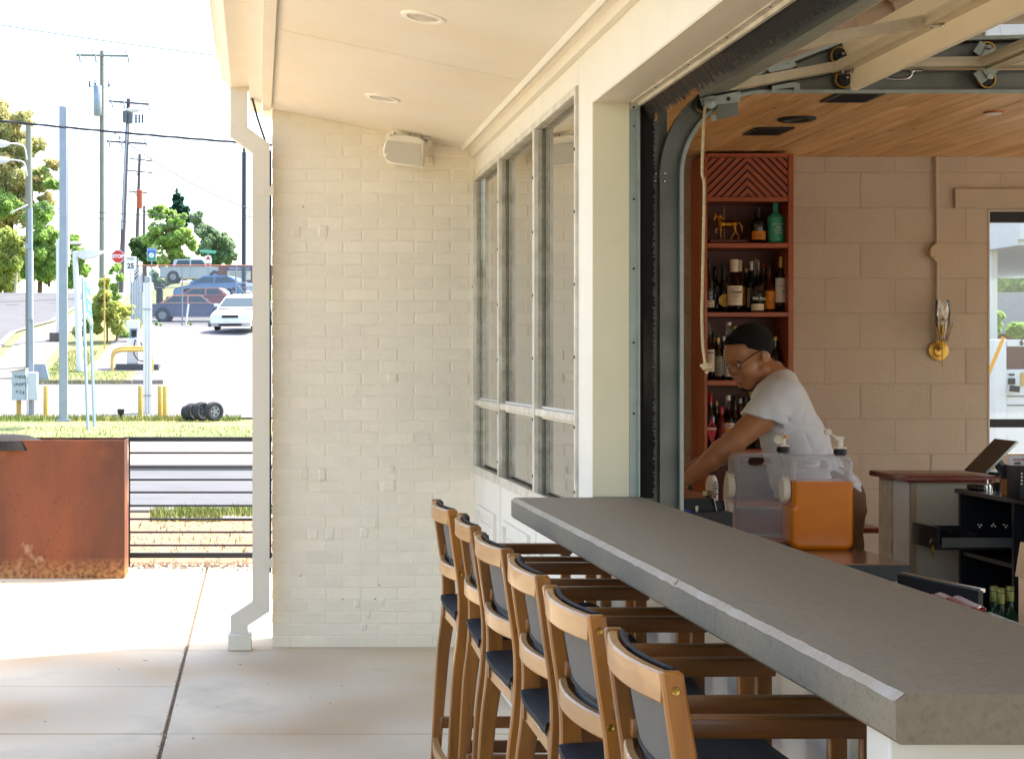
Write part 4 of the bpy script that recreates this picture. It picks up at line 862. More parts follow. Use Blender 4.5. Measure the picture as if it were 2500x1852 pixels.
# ---------------- posts, bollards, boxes ----------------
galv = mat('pole_galvanised', '#8f9aa6', .45, .6, var=.1, scale=3); wht = mat('pole_white', '#d5d8da', .5, var=.04); yel = mat('safety_yellow', '#c9a24a', .55, var=.12, scale=6, col2='#b8ab82', c2scale=4, c2amt=.4)
woodp = mat('pole_wood', '#7d8278', .85, var=.15, scale=3, stretch=(4, 4, .5)); wood2 = mat('pole_wood_grey', '#5c5660', .85, var=.15, scale=3, stretch=(4, 4, .5))
def gp(px, py, D): """point on the land seen at column px, at distance D"""; x = (px - VX) * D / F; return Vector((x, D, gz(x, D)))
g0 = gp(156, 0, 49.5); t = thing('square_pole', 'tall square galvanised steel pole standing in the grass verge', 'pole', tuple(g0))
zt = P(0, 260, 49.5).z; obj('shaft', MB().box(g0.x - .13, g0.x + .10, 49.4, 49.63, g0.z - .05, zt, .012), galv, t)
obj('base_plate', MB().box(g0.x - .2, g0.x + .19, 49.3, 49.7, g0.z - .02, g0.z + .04), galv, t); obj('side_box', MB().box(g0.x + .101, g0.x + .15, 49.45, 49.58, P(0, 650, 49.5).z, P(0, 360, 49.5).z), wht, t)
t = thing('flat_post', 'slim white post rising behind the square galvanised pole', 'pole', tuple(gp(143, 0, 71)))
g0 = gp(143, 0, 71); obj('shaft', MB().box(g0.x - .09, g0.x + .09, 70.9, 71.1, g0.z - .05, P(0, 585, 71).z), wht, t); obj('footing', MB().box(g0.x - .35, g0.x + .35, 70.7, 71.3, g0.z - .1, g0.z + .35), mat('old_block', '#5f5a55', .9, var=.3, scale=4), t)
obj('head', MB().box(g0.x + .3, g0.x + 1.0, 70.8, 71.2, P(0, 596, 71).z, P(0, 590, 71).z, .02).bar((g0.x, 71, P(0, 596, 71).z), (g0.x + .4, 71, P(0, 593, 71).z), .08), wht, t)
def lamp_post(px0, px1, ytop, D, hx0, hx1, label):
    g0 = gp(px0, 0, D); tp = P(px1, ytop, D); t = thing('lamp_post', label, 'lamp post', tuple(g0))
    obj('pole', MB().tube([g0 - Vector((0, 0, .1)), tp], [.13, .10], 10), wht, t)
    a = P(hx0, ytop + 10, D); b_ = P(hx1, ytop + 8, D)
    obj('lamp_head', MB().loft([[(x, D + s * w_, z + h) for s, h in ((-1, 0), (1, 0), (1, hh), (-1, hh))] for x, z, w_, hh in ((a.x, a.z - .02, .06, .14), (a.x + .25, a.z - .16, .28, .34), (b_.x - .35, b_.z - .12, .3, .26), (b_.x, b_.z + .05, .1, .08))], smooth=False), wht, t)
    obj('base', MB().box(g0.x - .3, g0.x + .3, D - .3, D + .3, g0.z - .1, g0.z + .08), mat('dark_base', '#3d4043', .8), t)
lamp_post(196, 183, 613, 62.5, 186, 253, 'leaning white lamp post with a flat head beside the green sign')
g0 = gp(72, 0, 64); t = thing('utility_pole', 'short wooden utility pole with two street lamps at the far left', 'pole', tuple(g0))
obj('shaft', MB().tube([g0 - Vector((0, 0, .2)), P(70, 308, 64)], [.15, .12], 12), woodp, t)
for yy, x1, th in ((352, -6, 1), (392, -10, .8), (500, 30, .8)):
    pts = path([P(66, yy + 38, 63.8), P(60, yy + 8, 63.7), P(45, yy, 63.6), P(20, yy - 2, 63.5)], 4) if yy < 500 else [P(68, 500, 63.8), P(25, 520, 63.6)]
    a_ = obj('lamp_arm', MB().tube(pts, .03, 6), wht, t); e = pts[-1]
    if yy < 450: obj('lamp_head', MB().lathe([(0, -.45), (.09, -.35), (.16, 0), (.12, .3), (.05, .45)], e + Vector((-.4, 0, -.02)), 12, 'x'), wht, a_)
g0 = gp(76, 0, 51.6); t = thing('meter_post', 'blue-grey steel post carrying electrical boxes with hand lettering', 'pole', tuple(g0))
obj('post', MB().box(g0.x - .07, g0.x + .07, 51.5, 51.64, 0, P(0, 612, 51.6).z, .01), galv, t); obj('pipe', MB().cyl((g0.x + .0, 51.45, P(0, 780, 51.6).z), (g0.x + .0, 51.45, P(0, 510, 51.6).z), .07, 10), galv, t)
obj('top_box', MB().box(g0.x - .16, g0.x + .05, 51.35, 51.49, P(0, 608, 51.6).z, P(0, 595, 51.6).z), galv, t)
bx = P(32, 976, 51.4); b2 = P(66, 906, 51.4); mb_ = MB().prism([(bx.x, bx.z), (b2.x, bx.z), (b2.x, b2.z + .05), (bx.x, b2.z - .04)], 51.1, 51.4); bo = obj('meter_box', mb_, mat('box_grey', '#a9b4bd', .5, var=.05), t)
obj('lid', MB().prism([(bx.x - .05, b2.z - .03), (b2.x, b2.z + .06), (b2.x, b2.z + .085), (bx.x - .05, b2.z - .01)], 51.05, 51.42), M['walkc'], bo)
p = P(49, 935, 51.09)
for k, s_ in enumerate(('THESE', 'UNSFY', '9 2 g')): text('lettering', s_, .13, (p.x, 51.09, p.z + .18 - k * .22), M['black'], bo, ext=.001)
a = P(70, 976, 51.3); b_ = P(93, 908, 51.3); obj('switch_box', MB().box(a.x, b_.x, 51.05, 51.35, a.z, b_.z, .02), mat('box_grey2', '#bcc6cd', .5, var=.05), t)
for k in (-.1, .1): obj('conduit_line', MB().cyl((g0.x + k, 51.45, .05), (g0.x + k, 51.45, P(0, 976, 51.4).z), .012, 6), M['black'], t)
t = thing('utility_cabinet', 'low pale blue utility cabinet behind the meter post', 'cabinet', tuple(gp(98, 0, 60.5)))
g0 = gp(98, 0, 60.6); obj('body', MB().prism([(g0.x - .2, g0.z), (g0.x + .35, g0.z), (g0.x + .2, g0.z + .62), (g0.x - .2, g0.z + .62)], 60.4, 60.8), galv, t)
for (px, D, h, lb) in ((46, 51.4, .95, 'cream bollard under the electrical boxes'), (112, 51.2, .95, 'cream bollard between the meter post and the square pole'), (343, 51, .98, 'yellow bollard left of the white fluted post'), (391, 50.9, .98, 'yellow bollard right of the white fluted post'), (403, 50.6, .98, 'rightmost yellow bollard behind the tyres')):
    g0 = gp(px, 0, D); tag(obj('bollard', MB().lathe([(.075, 0), (.075, h - .06), (.06, h - .015), (0, h)], g0, 14), yel), lb, 'bollard', 'bollards around the fuel station lot')
g0 = gp(360, 0, 52); t = thing('fluted_post', 'white fluted square post at the front of the station lot', 'post', tuple(g0)); zt = P(0, 690, 52).z
b = MB(); 
for k in (-1, 0, 1): b.box(g0.x + k * .085 - .038, g0.x + k * .085 + .038, 51.9, 52.15, g0.z, zt, .01)
obj('shaft', b, wht, t); obj('core', MB().box(g0.x - .12, g0.x + .12, 51.93, 52.12, g0.z, zt - .02), wht, t)
for y in (826, 1046): z = P(0, y - 80, 52).z if y > 900 else P(0, y - 70, 52).z; obj('band', MB().box(g0.x - .14, g0.x + .14, 51.88, 52.17, z, z + .03), galv, t)
obj('cap', MB().box(g0.x - .09, g0.x + .1, 51.92, 52.1, zt, zt + .2, .02).cyl((g0.x + .05, 52, zt + .2), (g0.x + .08, 52, zt + .35), .03, 8), mat('cap_metal', '#99a0a4', .5), t)
# ---------------- fuel pump with hoop guard ----------------
g0 = gp(325, 0, 64); z0 = g0.z + .05
t = thing('fuel_pump', 'old white fuel pump on a kerbed island behind a yellow hoop', 'fuel pump', (g0.x, 64, z0))
obj('island_kerb', MB().box(g0.x - .6, g0.x + 1.0, 63.3, 64.7, z0 - .3, z0 + .10, .03), M['asph'], t)
obj('body', MB().box(g0.x - .22, g0.x + .22, 63.8, 64.2, z0 + .10, z0 + 1.05, .02), wht, t); obj('column', MB().box(g0.x - .12, g0.x + .16, 63.85, 64.15, z0 + 1.05, z0 + 1.4), mat('pump_blue', '#6d8ba6', .4), t)
obj('screen', MB().box(g0.x - .05, g0.x + .12, 63.83, 63.849, z0 + 1.1, z0 + 1.35), M['black'], t)
obj('top_box', MB().box(g0.x - .24, g0.x + .24, 63.8, 64.2, z0 + 1.4, z0 + 1.72, .03), wht, t)
obj('hose', MB().tube(path([(g0.x + .1, 63.78, z0 + 1.0), (g0.x + .05, 63.6, z0 + .5), (g0.x + .3, 63.6, z0 + .2), (g0.x + .45, 63.7, z0 + .35), (g0.x + .3, 63.8, z0 + .9)], 5), .025, 6), M['black'], t)
t = thing('hoop_guard', 'yellow bent pipe guard in front of the old fuel pump', 'guard rail', (g0.x - .4, 63, g0.z))
for dy in (-.55, .15):
    y = 63.3 + dy; zc = gz(g0.x, y); A = P(274, 0, y).x; B = P(352, 0, y).x
    obj('hoop', MB().tube(path([(A, y, zc), (A, y, zc + .45), (A + .06, y, zc + .68), (A + .28, y, zc + .80), (A + .6, y, zc + .82), (B, y, zc + .82), (B + .2, y, zc + .75), (B + .28, y, zc + .5), (B + .28, y, zc)], 4), .055, 8), yel, t)
tag(obj('ground_spotlight', MB().lathe([(.05, 0), (.03, .12), (.09, .16), (.11, .3), (.0, .31)], gp(295, 0, 50.2), 10), M['black']), 'small dark ground spotlight in the grass verge', 'spotlight')
# tyres
tyr = mat('tyre_rubber', '#34363a', .85, var=.25, scale=14, bump=.6); hub = mat('wheel_hub', '#8b8f96', .4, .6, var=.2, scale=12)
def tyre(loc, R_, w_, yaw, label):
    t = thing('tyre', label, 'tyre', loc, 'old tyres lying on the verge')
    o = obj('tread', MB().lathe([(R_ * .6, -w_ * .42), (R_ * .82, -w_ * .5), (R_ * .97, -w_ * .4), (R_, -w_ * .2), (R_, w_ * .2), (R_ * .97, w_ * .4), (R_ * .82, w_ * .5), (R_ * .6, w_ * .42), (R_ * .6, -w_ * .42)], (0, 0, 0), 28, 'x'), tyr, t); o.location = (0, 0, 0)
    o.data.transform(Matrix.Translation(Vector(loc)))
    h = MB().lathe([(R_ * .6, w_ * .3), (R_ * .5, w_ * .1), (R_ * .2, w_ * .12), (0, w_ * .2)], (0, 0, 0), 20, 'x').lathe([(R_ * .6, -w_ * .3), (R_ * .5, -w_ * .1), (0, -w_ * .12)], (0, 0, 0), 20, 'x')
    ho = obj('rim', h, hub, t); ho.data.transform(Matrix.Translation(Vector(loc)))
    bl = MB()
    for k in range(5): a = R(72 * k); bl.lathe([(.03, 0), (.03, w_ * .34)], (0, R_ * .36 * math.cos(a), R_ * .36 * math.sin(a)), 8, 'x')
    lo_ = obj('wheel_nut', bl, M['black'], t); lo_.data.transform(Matrix.Translation(Vector(loc))); t.rotation_euler[2] = yaw; return t
for px, D, R_, w_, yw, lb in ((522, 49.3, .275, .26, -1.05, 'upright tyre with a studded rim, facing the street'), (492, 49.5, .27, .25, -.9, 'upright tyre leaning behind the studded one'), (470, 49.7, .25, .24, -.8, 'third tyre in the row of old tyres'), (457, 49.9, .21, .2, -.6, 'smallest tyre at the left end of the row')):
    g_0 = gp(px, 0, D); tyre((g_0.x, D, g_0.z + R_), R_, w_, yw, lb)
for o in [x for x in COL.objects if x.name.startswith('tyre') and x.type == 'EMPTY']:
    for ch in o.children: ch.data.transform(Matrix.Translation(-Vector(o.location))) if False else None
# ---------------- green guide sign, other signs ----------------
gs = mat('sign_green', '#1f8c74', .5, var=.03); ws = mat('sign_white', '#e3e6e6', .5, var=0); al = mat('sign_alu', '#8fa3b6', .45, .5, var=.05)
t = thing('guide_sign', 'green road guide sign on two thin posts, seen nearly edge on', 'sign', tuple(gp(222, 0, 44)))
a0, a1 = P(203, 679, 44), P(219, 700, 46.2); c0_, c1_ = P(209, 775, 44), P(226, 802, 46.2)
for (bp_, tp_) in (((215, 1048, 43.8), (202, 678, 43.9)), ((231, 1042, 46.0), (222, 790, 46.1))):
    bt = P(*bp_); bt.z = min(bt.z, 0.02) - .05; obj('post', MB().bar(bt, P(*tp_), .07, .05), al, t)
dd = (a1 - a0).normalized(); nrm = dd.cross(Vector((0, 0, 1))).normalized()
def sgn(u0, u1, v0, v1, off, m_, nm, par=t):
    def pt_(u, v): return a0 + (a1 - a0) * u + (c0_ - a0) * v * (1 - u) + (c1_ - a1) * v * u
    q_ = [pt_(u0, v0), pt_(u1, v0), pt_(u1, v1), pt_(u0, v1)]; return obj(nm, MB().loft([[p + nrm * off for p in q_], [p + nrm * (off + .012) for p in q_]], smooth=False), m_, par)
sgn(0, 1, 0, 1, 0, ws, 'panel'); 
for v0, v1 in ((.02, .47), (.5, .98)): sgn(.05, .95, v0, v1, .013, gs, 'green_face')
for v0, v1, u0, u1 in ((.08, .16, .3, .5), (.30, .43, .15, .9), (.56, .68, .35, .6), (.82, .93, .15, .9)): sgn(u0, u1, v0, v1, .026, ws, 'legend')
def octa(c, r, y0, y1): return MB().prism([(c.x + r * math.cos(R(22.5 + 45 * k)), c.z + r * math.sin(R(22.5 + 45 * k))) for k in range(8)], y0, y1)
red = mat('sign_red', '#c23a36', .5, var=.05)
c = P(288, 626, 98); t = thing('stop_sign', 'red octagonal STOP sign by the utility poles', 'sign', (c.x, 98, gz(c.x, 98)))
obj('plate', octa(c, .40, 98.0, 98.02), ws, t); obj('face', octa(c, .365, 97.985, 97.999), red, t); text('lettering', 'STOP', .27, (c.x, 97.98, c.z), ws, t, bold=.012); obj('post', MB().box(c.x - .03, c.x + .03, 98.03, 98.08, gz(c.x, 98), c.z + .3), al, t)
c = P(319, 644, 90); t = thing('speed_sign', 'small white speed limit 25 sign next to the stop sign', 'sign', (c.x, 90, gz(c.x, 90)))
obj('plate', MB().box(c.x - .3, c.x + .3, 90, 90.02, c.z - .38, c.z + .38, .01), ws, t); text('lettering', '25', .36, (c.x, 89.99, c.z - .12), M['black'], t, bold=.01); text('lettering', 'SPEED', .14, (c.x, 89.99, c.z + .26), M['black'], t); obj('post', MB().box(c.x - .03, c.x + .03, 90.03, 90.08, gz(c.x, 90), c.z + .3), al, t)
c = P(370, 621, 84); t = thing('route_sign', 'blue and green square sign with a white disc above the chain-link fence', 'sign', (c.x, 84, gz(c.x, 84)))
sb = mat('sign_blue', '#2b6fb5', .5, var=.03); hw, hh = .225, .31
obj('plate', MB().box(c.x - hw, c.x + hw, 84, 84.02, c.z - hh, c.z + hh), ws, t); obj('blue_field', MB().box(c.x - hw + .02, c.x + hw - .02, 83.985, 83.999, c.z - .02, c.z + hh - .02), sb, t); obj('green_field', MB().box(c.x - hw + .02, c.x + hw - .02, 83.985, 83.999, c.z - hh + .02, c.z - .03), gs, t)
obj('disc', MB().lathe([(0, -.02), (.13, -.02), (.13, -.016)], (c.x, 84, c.z - .04), 24, 'y'), ws, t); obj('pointer', MB().bar((c.x - .03, 83.975, c.z - .12), (c.x + .05, 83.975, c.z + .05), .01, .05, up=(0, 1, 0)), sb, t)
text('lettering', 'WALKERS', .085, (c.x, 83.98, c.z + .22), ws, t); obj('post', MB().box(c.x - .025, c.x + .025, 84.03, 84.07, gz(c.x, 84), c.z + .3), al, t)
c = P(508, 614, 104); t = thing('street_sign', 'green street name blade above a narrow red and white sign', 'sign', (c.x, 104, gz(c.x, 104)))
o = obj('name_blade', MB().obox((c.x, 104, c.z), (1, 0, -.08), (0, 1, 0), (.08, 0, 1), .46, .01, .11), mat('blade_green', '#1e9a6e', .5), t); text('lettering', 'N McKENNIE AVE', .13, (c.x, 103.98, c.z), ws, t, rot=(R(90), R(4), 0))
c2 = P(508, 635, 104); obj('plate', octa(c2, .22, 104.05, 104.07), ws, t).scale = (1, 1, 1)
hx = [(c2.x - .16, c2.z + .28), (c2.x + .16, c2.z + .28), (c2.x + .24, c2.z), (c2.x + .16, c2.z - .42), (c2.x - .16, c2.z - .42), (c2.x - .24, c2.z)]
obj('shield', MB().prism(hx, 104.02, 104.04), ws, t); obj('red_triangle', MB().prism([(c2.x - .15, c2.z + .04), (c2.x + .15, c2.z + .04), (c2.x, c2.z + .26)], 104.0, 104.019), red, t); obj('red_bar', MB().prism([(c2.x - .17, c2.z - .2), (c2.x + .17, c2.z - .2), (c2.x + .08, c2.z - .38), (c2.x - .08, c2.z - .38)], 104.0, 104.019), red, t)
obj('post', MB().box(c.x - .04, c.x + .04, 104.08, 104.14, gz(c.x, 104), c.z - .1), al, t)
# ---------------- utility poles and wires ----------------
def upole(name, label, base, top, D, r, arms, m_, extra=None, lean=0):
    g0 = gp(base, 0, D); tp = P(top[0], top[1], D); t = thing(name, label, 'utility pole', tuple(g0), 'wooden utility poles along the side road')
    obj('shaft', MB().tube([g0 - Vector((0, 0, .4)), (g0 + tp) / 2, tp], [r * 1.15, r, r * .8], 12), m_, t)
    for (y, xa, xb, slope) in arms:
        a, b_ = P(xa, y, D - .25), P(xb, y + slope, D - .25); ar = obj('crossarm', MB().bar(a, b_, .12, .13), woodp if m_ is woodp else wood2, t); mid = a + (b_ - a) * ((tp.x - a.x) / (b_.x - a.x))
        obj('brace', MB().bar(a.lerp(mid, .55), mid - Vector((0, 0, .7)), .05, .02).bar(b_.lerp(mid, .55), mid - Vector((0, 0, .7)), .05, .02), galv, ar)
        for u in (.02, .33, .97):
            q_ = a.lerp(b_, u); obj('insulator', MB().lathe([(.03, 0), (.03, .1), (.09, .14), (.05, .2), (.09, .24), (.04, .32), (0, .34)], q_ + Vector((0, 0, .06)), 8), mat('porcelain', '#aab3bd', .3), ar)
            obj('cutout', MB().bar(q_ + Vector((.12, -.1, .1)), q_ + Vector((.2, -.12, -.45)), .07, .1), mat('cutout_grey', '#97a0a8', .4), ar)
    return t, tp
t, tA = upole('utility_pole', 'tallest wooden utility pole with a transformer and street lamp', 249, (249, 124), 105, .16, [(135, 186, 311, 2)], woodp)
c = P(238, 247, 104.6); obj('transformer', MB().lathe([(.0, -.9), (.2, -.9), (.26, -.82), (.26, .88), (.2, .95), (0, .95)], c, 14), galv, t)
for x, y in ((219, 208), (232, 205), (266, 208)): obj('bushing', MB().lathe([(.05, 0), (.07, .1), (.04, .2), (.05, .35), (0, .36)], P(x, y, 104.5) - Vector((0, 0, .1)), 8), M['black'], t)
obj('bushing_arm', MB().bar(P(217, 212, 104.6), P(268, 212, 104.6), .05), galv, t)
a_ = obj('lamp_arm', MB().tube(path([P(255, 285, 104.8), P(262, 276, 104.6), P(300, 270, 104)], 4), .035, 6), wht, t); obj('lamp_head', MB().lathe([(0, -.45), (.1, -.3), (.2, .1), (.13, .4), (.03, .5)], P(326, 268, 104), 12, 'x'), wht, a_)
t, tB = upole('utility_pole', 'leaning dark utility pole with two crossarms', 294, (314, 241), 117, .17, [(247, 266, 361, 8), (345, 260, 356, 6)], wood2)
for x, y in ((306, 285), (318, 287)): obj('transformer', MB().lathe([(0, -.4), (.18, -.4), (.2, .4), (0, .42)], P(x, y, 116.6), 10), mat('dark_can', '#5a6068', .5), t)
obj('riser', MB().tube([P(298, 560, 116.7), P(306, 380, 116.7), P(312, 300, 116.7)], .07, 6), galv, t)
for k in range(3): obj('spacer', MB().lathe([(.06, -.3), (.09, -.2), (.06, -.1), (.09, 0), (.06, .1), (.09, .2), (.05, .3)], P(332 + 8 * k, 290, 116.5), 8), mat('ins_dark', '#3a4a63', .4), t)
t, tC = upole('utility_pole', 'dark utility pole with three crossarms and a reddish transformer', 327, (341, 376), 180, .2, [(387, 316, 369, 6), (416, 310, 371, 6), (467, 313, 357, 4)], wood2)
obj('transformer', MB().lathe([(0, -1), (.3, -.95), (.34, .9), (0, 1)], P(341, 486, 179.5), 12), mat('rusty_can', '#a8523c', .6), t)
t, tD = upole('utility_pole', 'distant small utility pole beyond the trees', 350, (352, 502), 240, .22, [(515, 346, 372, 6)], wood2)
g0 = gp(596, 0, 42); t = thing('dark_pole', 'dark steel pole rising beside the downspout', 'pole', tuple(P(596, 760, 88)))
obj('shaft', MB().cyl(tuple(P(595, 760, 88)), tuple(P(596, 372, 88)), .115, 12), mat('dark_pole_paint', '#2d3546', .5), t); obj('tip', MB().cyl(P(596, 372, 88), P(596, 352, 88), .07, 10), mat('dark_pole_paint', '#2d3546', .5), t)
wm = mat('wire_black', '#2a3140', .6, var=0)
def wire(a, b_, sag, r, n=18, seg=None):
    a, b_ = Vector(a), Vector(b_); return [a.lerp(b_, k / n) - Vector((0, 0, sag * 4 * (k / n) * (1 - k / n))) for k in range(n + 1)]
m_ = MB(); w1 = wire(P(-400, 250, 22), P(900, 370, 22), .05, 0, 60)
for k in range(3): m_.tube([p + Vector((0, math.cos(k * 2.1 + i * .7) * .008, math.sin(k * 2.1 + i * .7) * .009)) for i, p in enumerate(w1)], .0085, 5)
tag(obj('overhead_cable', m_, wm), 'thick twisted overhead cable crossing the sky', 'cable')
m_ = MB().tube(wire(P(-400, -10, 30), P(900, 175, 30), .12, 0, 40), .009, 5); tag(obj('overhead_wire', m_, wm), 'thin high wire above the tallest utility pole', 'cable')
for (a, b_, sg, r, lb) in ((P(276, 322, 60), P(640, 520, 60), .3, .02, 'diagonal drop wire running down behind the downspout'), (P(50, 500, 70), P(700, 528, 70), .2, .018, 'thin level wire passing the tree tops'), (P(60, 505, 80), P(700, 560, 80), .3, .018, 'lower thin wire across the trees'), (P(340, 380, 100), P(700, 560, 80), .4, .014, 'faint sloping wire beside the drop wire'),
                       (P(355, 288, 110), P(760, 330, 95), .3, .012, 'upper faint service wire near the downspout'), (P(355, 296, 110), P(760, 338, 95), .3, .012, 'second faint service wire just below the upper one')):
    tag(obj('overhead_wire', MB().tube(wire(a, b_, sg, r), r, 5), wm), lb, 'cable')
for (a, b_, lb) in ((P(198, 150, 104.8), P(278, 300, 116), 'jumper wire from the tall pole insulator'), (P(305, 152, 104.8), P(345, 245, 116.5), 'jumper wire between the two tallest poles')):
    tag(obj('overhead_wire', MB().tube(wire(a, b_, .6, 0), .012, 4), wm), lb, 'cable')
# ---------------- chain-link fence ----------------
FD = 80.5; xa, xb = P(335, 0, FD).x, P(700, 0, FD).x; zb = gz(0, FD) + .05; zt = P(0, 648, FD).z
t = thing('chain_link_fence', 'chain-link fence with rusty top rail in front of the parked cars', 'fence', (xa, FD, zb))
cm = mat('chain_wire', '#7e8790', .5, .5, var=0); b = MB(); stp = .085; H_ = zt - zb; n = int((xb - xa) / stp); k0 = int(H_ / stp)
for s in (1, -1):
    for i in range(-k0, n):
        x0 = xa + i * stp if s > 0 else xa + (i + k0) * stp; x1 = x0 + s * H_; p0 = Vector((x0, FD, zb)); p1 = Vector((x1, FD, zt))
        def clipx(p, q, X): u = (X - p.x) / (q.x - p.x); return p.lerp(q, u)
        if max(x0, x1) < xa or min(x0, x1) > xb: continue
        if p0.x < xa: p0 = clipx(p0, p1, xa)
        if p1.x < xa: p1 = clipx(p0, p1, xa)
        if p0.x > xb: p0 = clipx(p0, p1, xb)
        if p1.x > xb: p1 = clipx(p0, p1, xb)
        d = (p1 - p0).normalized(); u = Vector((-d.z, 0, d.x)) * .0055; b.add([p0 - u, p0 + u, p1 + u, p1 - u], [(0, 1, 2, 3)])
o = obj('wire_mesh', b, cm, t); o['kind'] = 'stuff'
obj('top_rail', MB().cyl((xa, FD, zt), (xb, FD, zt), .028, 8), mat('rusty_rail', '#a96a52', .7, var=.15), t); obj('tension_wire', MB().cyl((xa, FD, zb + .05), (xb, FD, zb + .05), .01, 6).cyl((xa, FD, P(0, 702, FD).z), (xb, FD, P(0, 702, FD).z), .02, 6), cm, t)
for px in (337, 445, 576): x = P(px, 0, FD).x; obj('post', MB().cyl((x, FD + .04, zb - .1), (x, FD + .04, zt + (.35 if px == 337 else .0)), .035, 8), galv, t)
obj('brace', MB().cyl(P(576, 690, FD), P(612, 735, FD), .025, 8), galv, t); obj('gate_rail', MB().cyl(P(578, 690, FD), P(640, 692, FD), .025, 8), galv, t)
t = thing('security_fence', 'short return of galvanised fence with angled barbed-wire arms', 'fence', tuple(gp(330, 0, 74)))
for i in range(7):
    D = 70 + i * 1.7; px = 322 + i * 4.0; g0 = gp(px, 0, D); zt2 = P(0, 690 - i * 3.5, D).z
    p_ = obj('post', MB().cyl(g0, (g0.x, D, zt2), .035, 8), galv, t); obj('arm', MB().bar((g0.x, D, zt2), (g0.x - .26, D, zt2 + .32), .035), galv, p_)
wr = MB()
for k in range(3):
    A_ = gp(322, 0, 70); B_ = gp(346, 0, 80.2); wr.tube([(A_.x - .08 - .07 * k, 70, P(0, 690, 70).z + .1 + .09 * k), (B_.x - .08 - .07 * k, 80.2, P(0, 669, 80.2).z + .1 + .09 * k)], .008, 4)
obj('barbed_wire', wr, cm, t)
g0 = gp(453, 0, 79.6); tag(obj('leaning_stake', MB().cyl(g0, P(460, 742, 79.5), .045, 8), wht), 'short pale stake leaning at the foot of the chain-link fence', 'stake')
c = gp(517, 0, 79.2); t = thing('concrete_drain', 'small pale concrete block on the ground below the fence', 'block', tuple(c)); obj('block', MB().box(c.x - .17, c.x + .17, 79, 79.3, c.z, c.z + .2, .02), M['walkc'], t); obj('opening', MB().box(c.x - .1, c.x + .1, 78.99, 78.999, c.z + .04, c.z + .15), M['black'], t)
# ---------------- foliage ----------------
def leafmat(n_, a, b_):
    m = mat(n_, a, .6, var=.35, scale=.9, col2=b_, c2scale=.6, c2amt=.8, spec=.3); nn, ll = m.node_tree.nodes, m.node_tree.links; b = nn['Principled BSDF']; o = nn['Material Output']
    tl = nn.new('ShaderNodeBsdfTranslucent'); mx = nn.new('ShaderNodeMixShader'); mx.inputs[0].default_value = .6; ll.new(b.inputs['Base Color'].links[0].from_socket, tl.inputs[0]); ll.new(b.outputs[0], mx.inputs[1]); ll.new(tl.outputs[0], mx.inputs[2]); ll.new(mx.outputs[0], o.inputs[0]); return m
def crown(name, m_, parent, blobs, n, ls, seed, gap=.35):
    rnd = np.random.RandomState(seed); vs = []; bb = []
    for b_ in blobs:
        bb.append((b_[0], b_[1], b_[2], b_[3] * .72))
        for k in range(7):
            u = rnd.normal(size=3); u /= np.linalg.norm(u); bb.append((b_[0] + u[0] * b_[3] * .72, b_[1] + u[1] * b_[3] * .72, b_[2] + u[2] * b_[3] * .68, b_[3] * rnd.uniform(.22, .42)))
    ls *= .45; n = int(n * 3.2); blobs = bb; B = np.array([b_[:3] for b_ in blobs]); Rr = np.array([b_[3] for b_ in blobs]); w_ = Rr ** 2; w_ = w_ / w_.sum()
    ids = rnd.choice(len(blobs), n, p=w_); u = rnd.normal(size=(n, 3)); u /= np.linalg.norm(u, axis=1)[:, None]; rad = Rr[ids] * (rnd.uniform(.25, 1., n) ** .45) * (1 + .18 * np.sin(u[:, 0] * 7 + ids) * np.cos(u[:, 2] * 6 + ids * 2))
    c = B[ids] + u * rad[:, None] * np.array([1, 1, .85]); keep = np.sin(c[:, 0] * 2.3 + seed) + np.sin(c[:, 2] * 2.9 + 1.3) + np.sin(c[:, 1] * 2.1 + c[:, 0]) + rnd.normal(0, .8, n) > -2.0 + gap * 1.6; c = c[keep]; n = len(c)
    a = rnd.normal(size=(n, 3)); a /= np.linalg.norm(a, axis=1)[:, None]; d = rnd.normal(size=(n, 3)); d -= (d * a).sum(1)[:, None] * a; d /= np.linalg.norm(d, axis=1)[:, None]; s = ls * rnd.uniform(.5, 1.3, n)[:, None]
    V = np.stack([c - a * s, c + d * s * .55, c + a * s, c - d * s * .55], 1).reshape(-1, 3); off = np.array(rootof(parent).location) if parent else np.zeros(3)
    me = bpy.data.meshes.new(name); me.from_pydata((V - off).tolist(), [], [(4 * i, 4 * i + 1, 4 * i + 2, 4 * i + 3) for i in range(n)]); me.materials.append(m_); o = bpy.data.objects.new(name, me); COL.objects.link(o); o.parent = parent; return o
def tree(label, cat, base, D, blobs, mats, ls, n, seed, trunks, barkm, group=None, nm='leafy_tree', gap=.35):
    g0 = gp(base, 0, D); t = thing(nm, label, cat, tuple(g0), group); s = D / F
    for (px0, py0, px1, py1, r0, r1) in trunks:
        a = g0 if py0 is None else P(px0, py0, D); b_ = P(px1, py1, D)
        m1 = (a + b_) / 2 + Vector((r0 * .4, 0, 0)); obj('trunk', MB().tube(path([a - Vector((0, 0, .3)), m1, b_], 4), [r0 + (r1 - r0) * k / 8 for k in range(9)], 8), barkm, t)
    for k, m_ in enumerate(mats):
        bl = [(P(x, y, D).x, D + dd * s, P(x, y, D).z, r * s) for (x, y, r, dd, mi) in blobs if mi == k]
        if bl: crown('crown', m_, t, bl, n[k], ls, seed + k, gap)
    return t
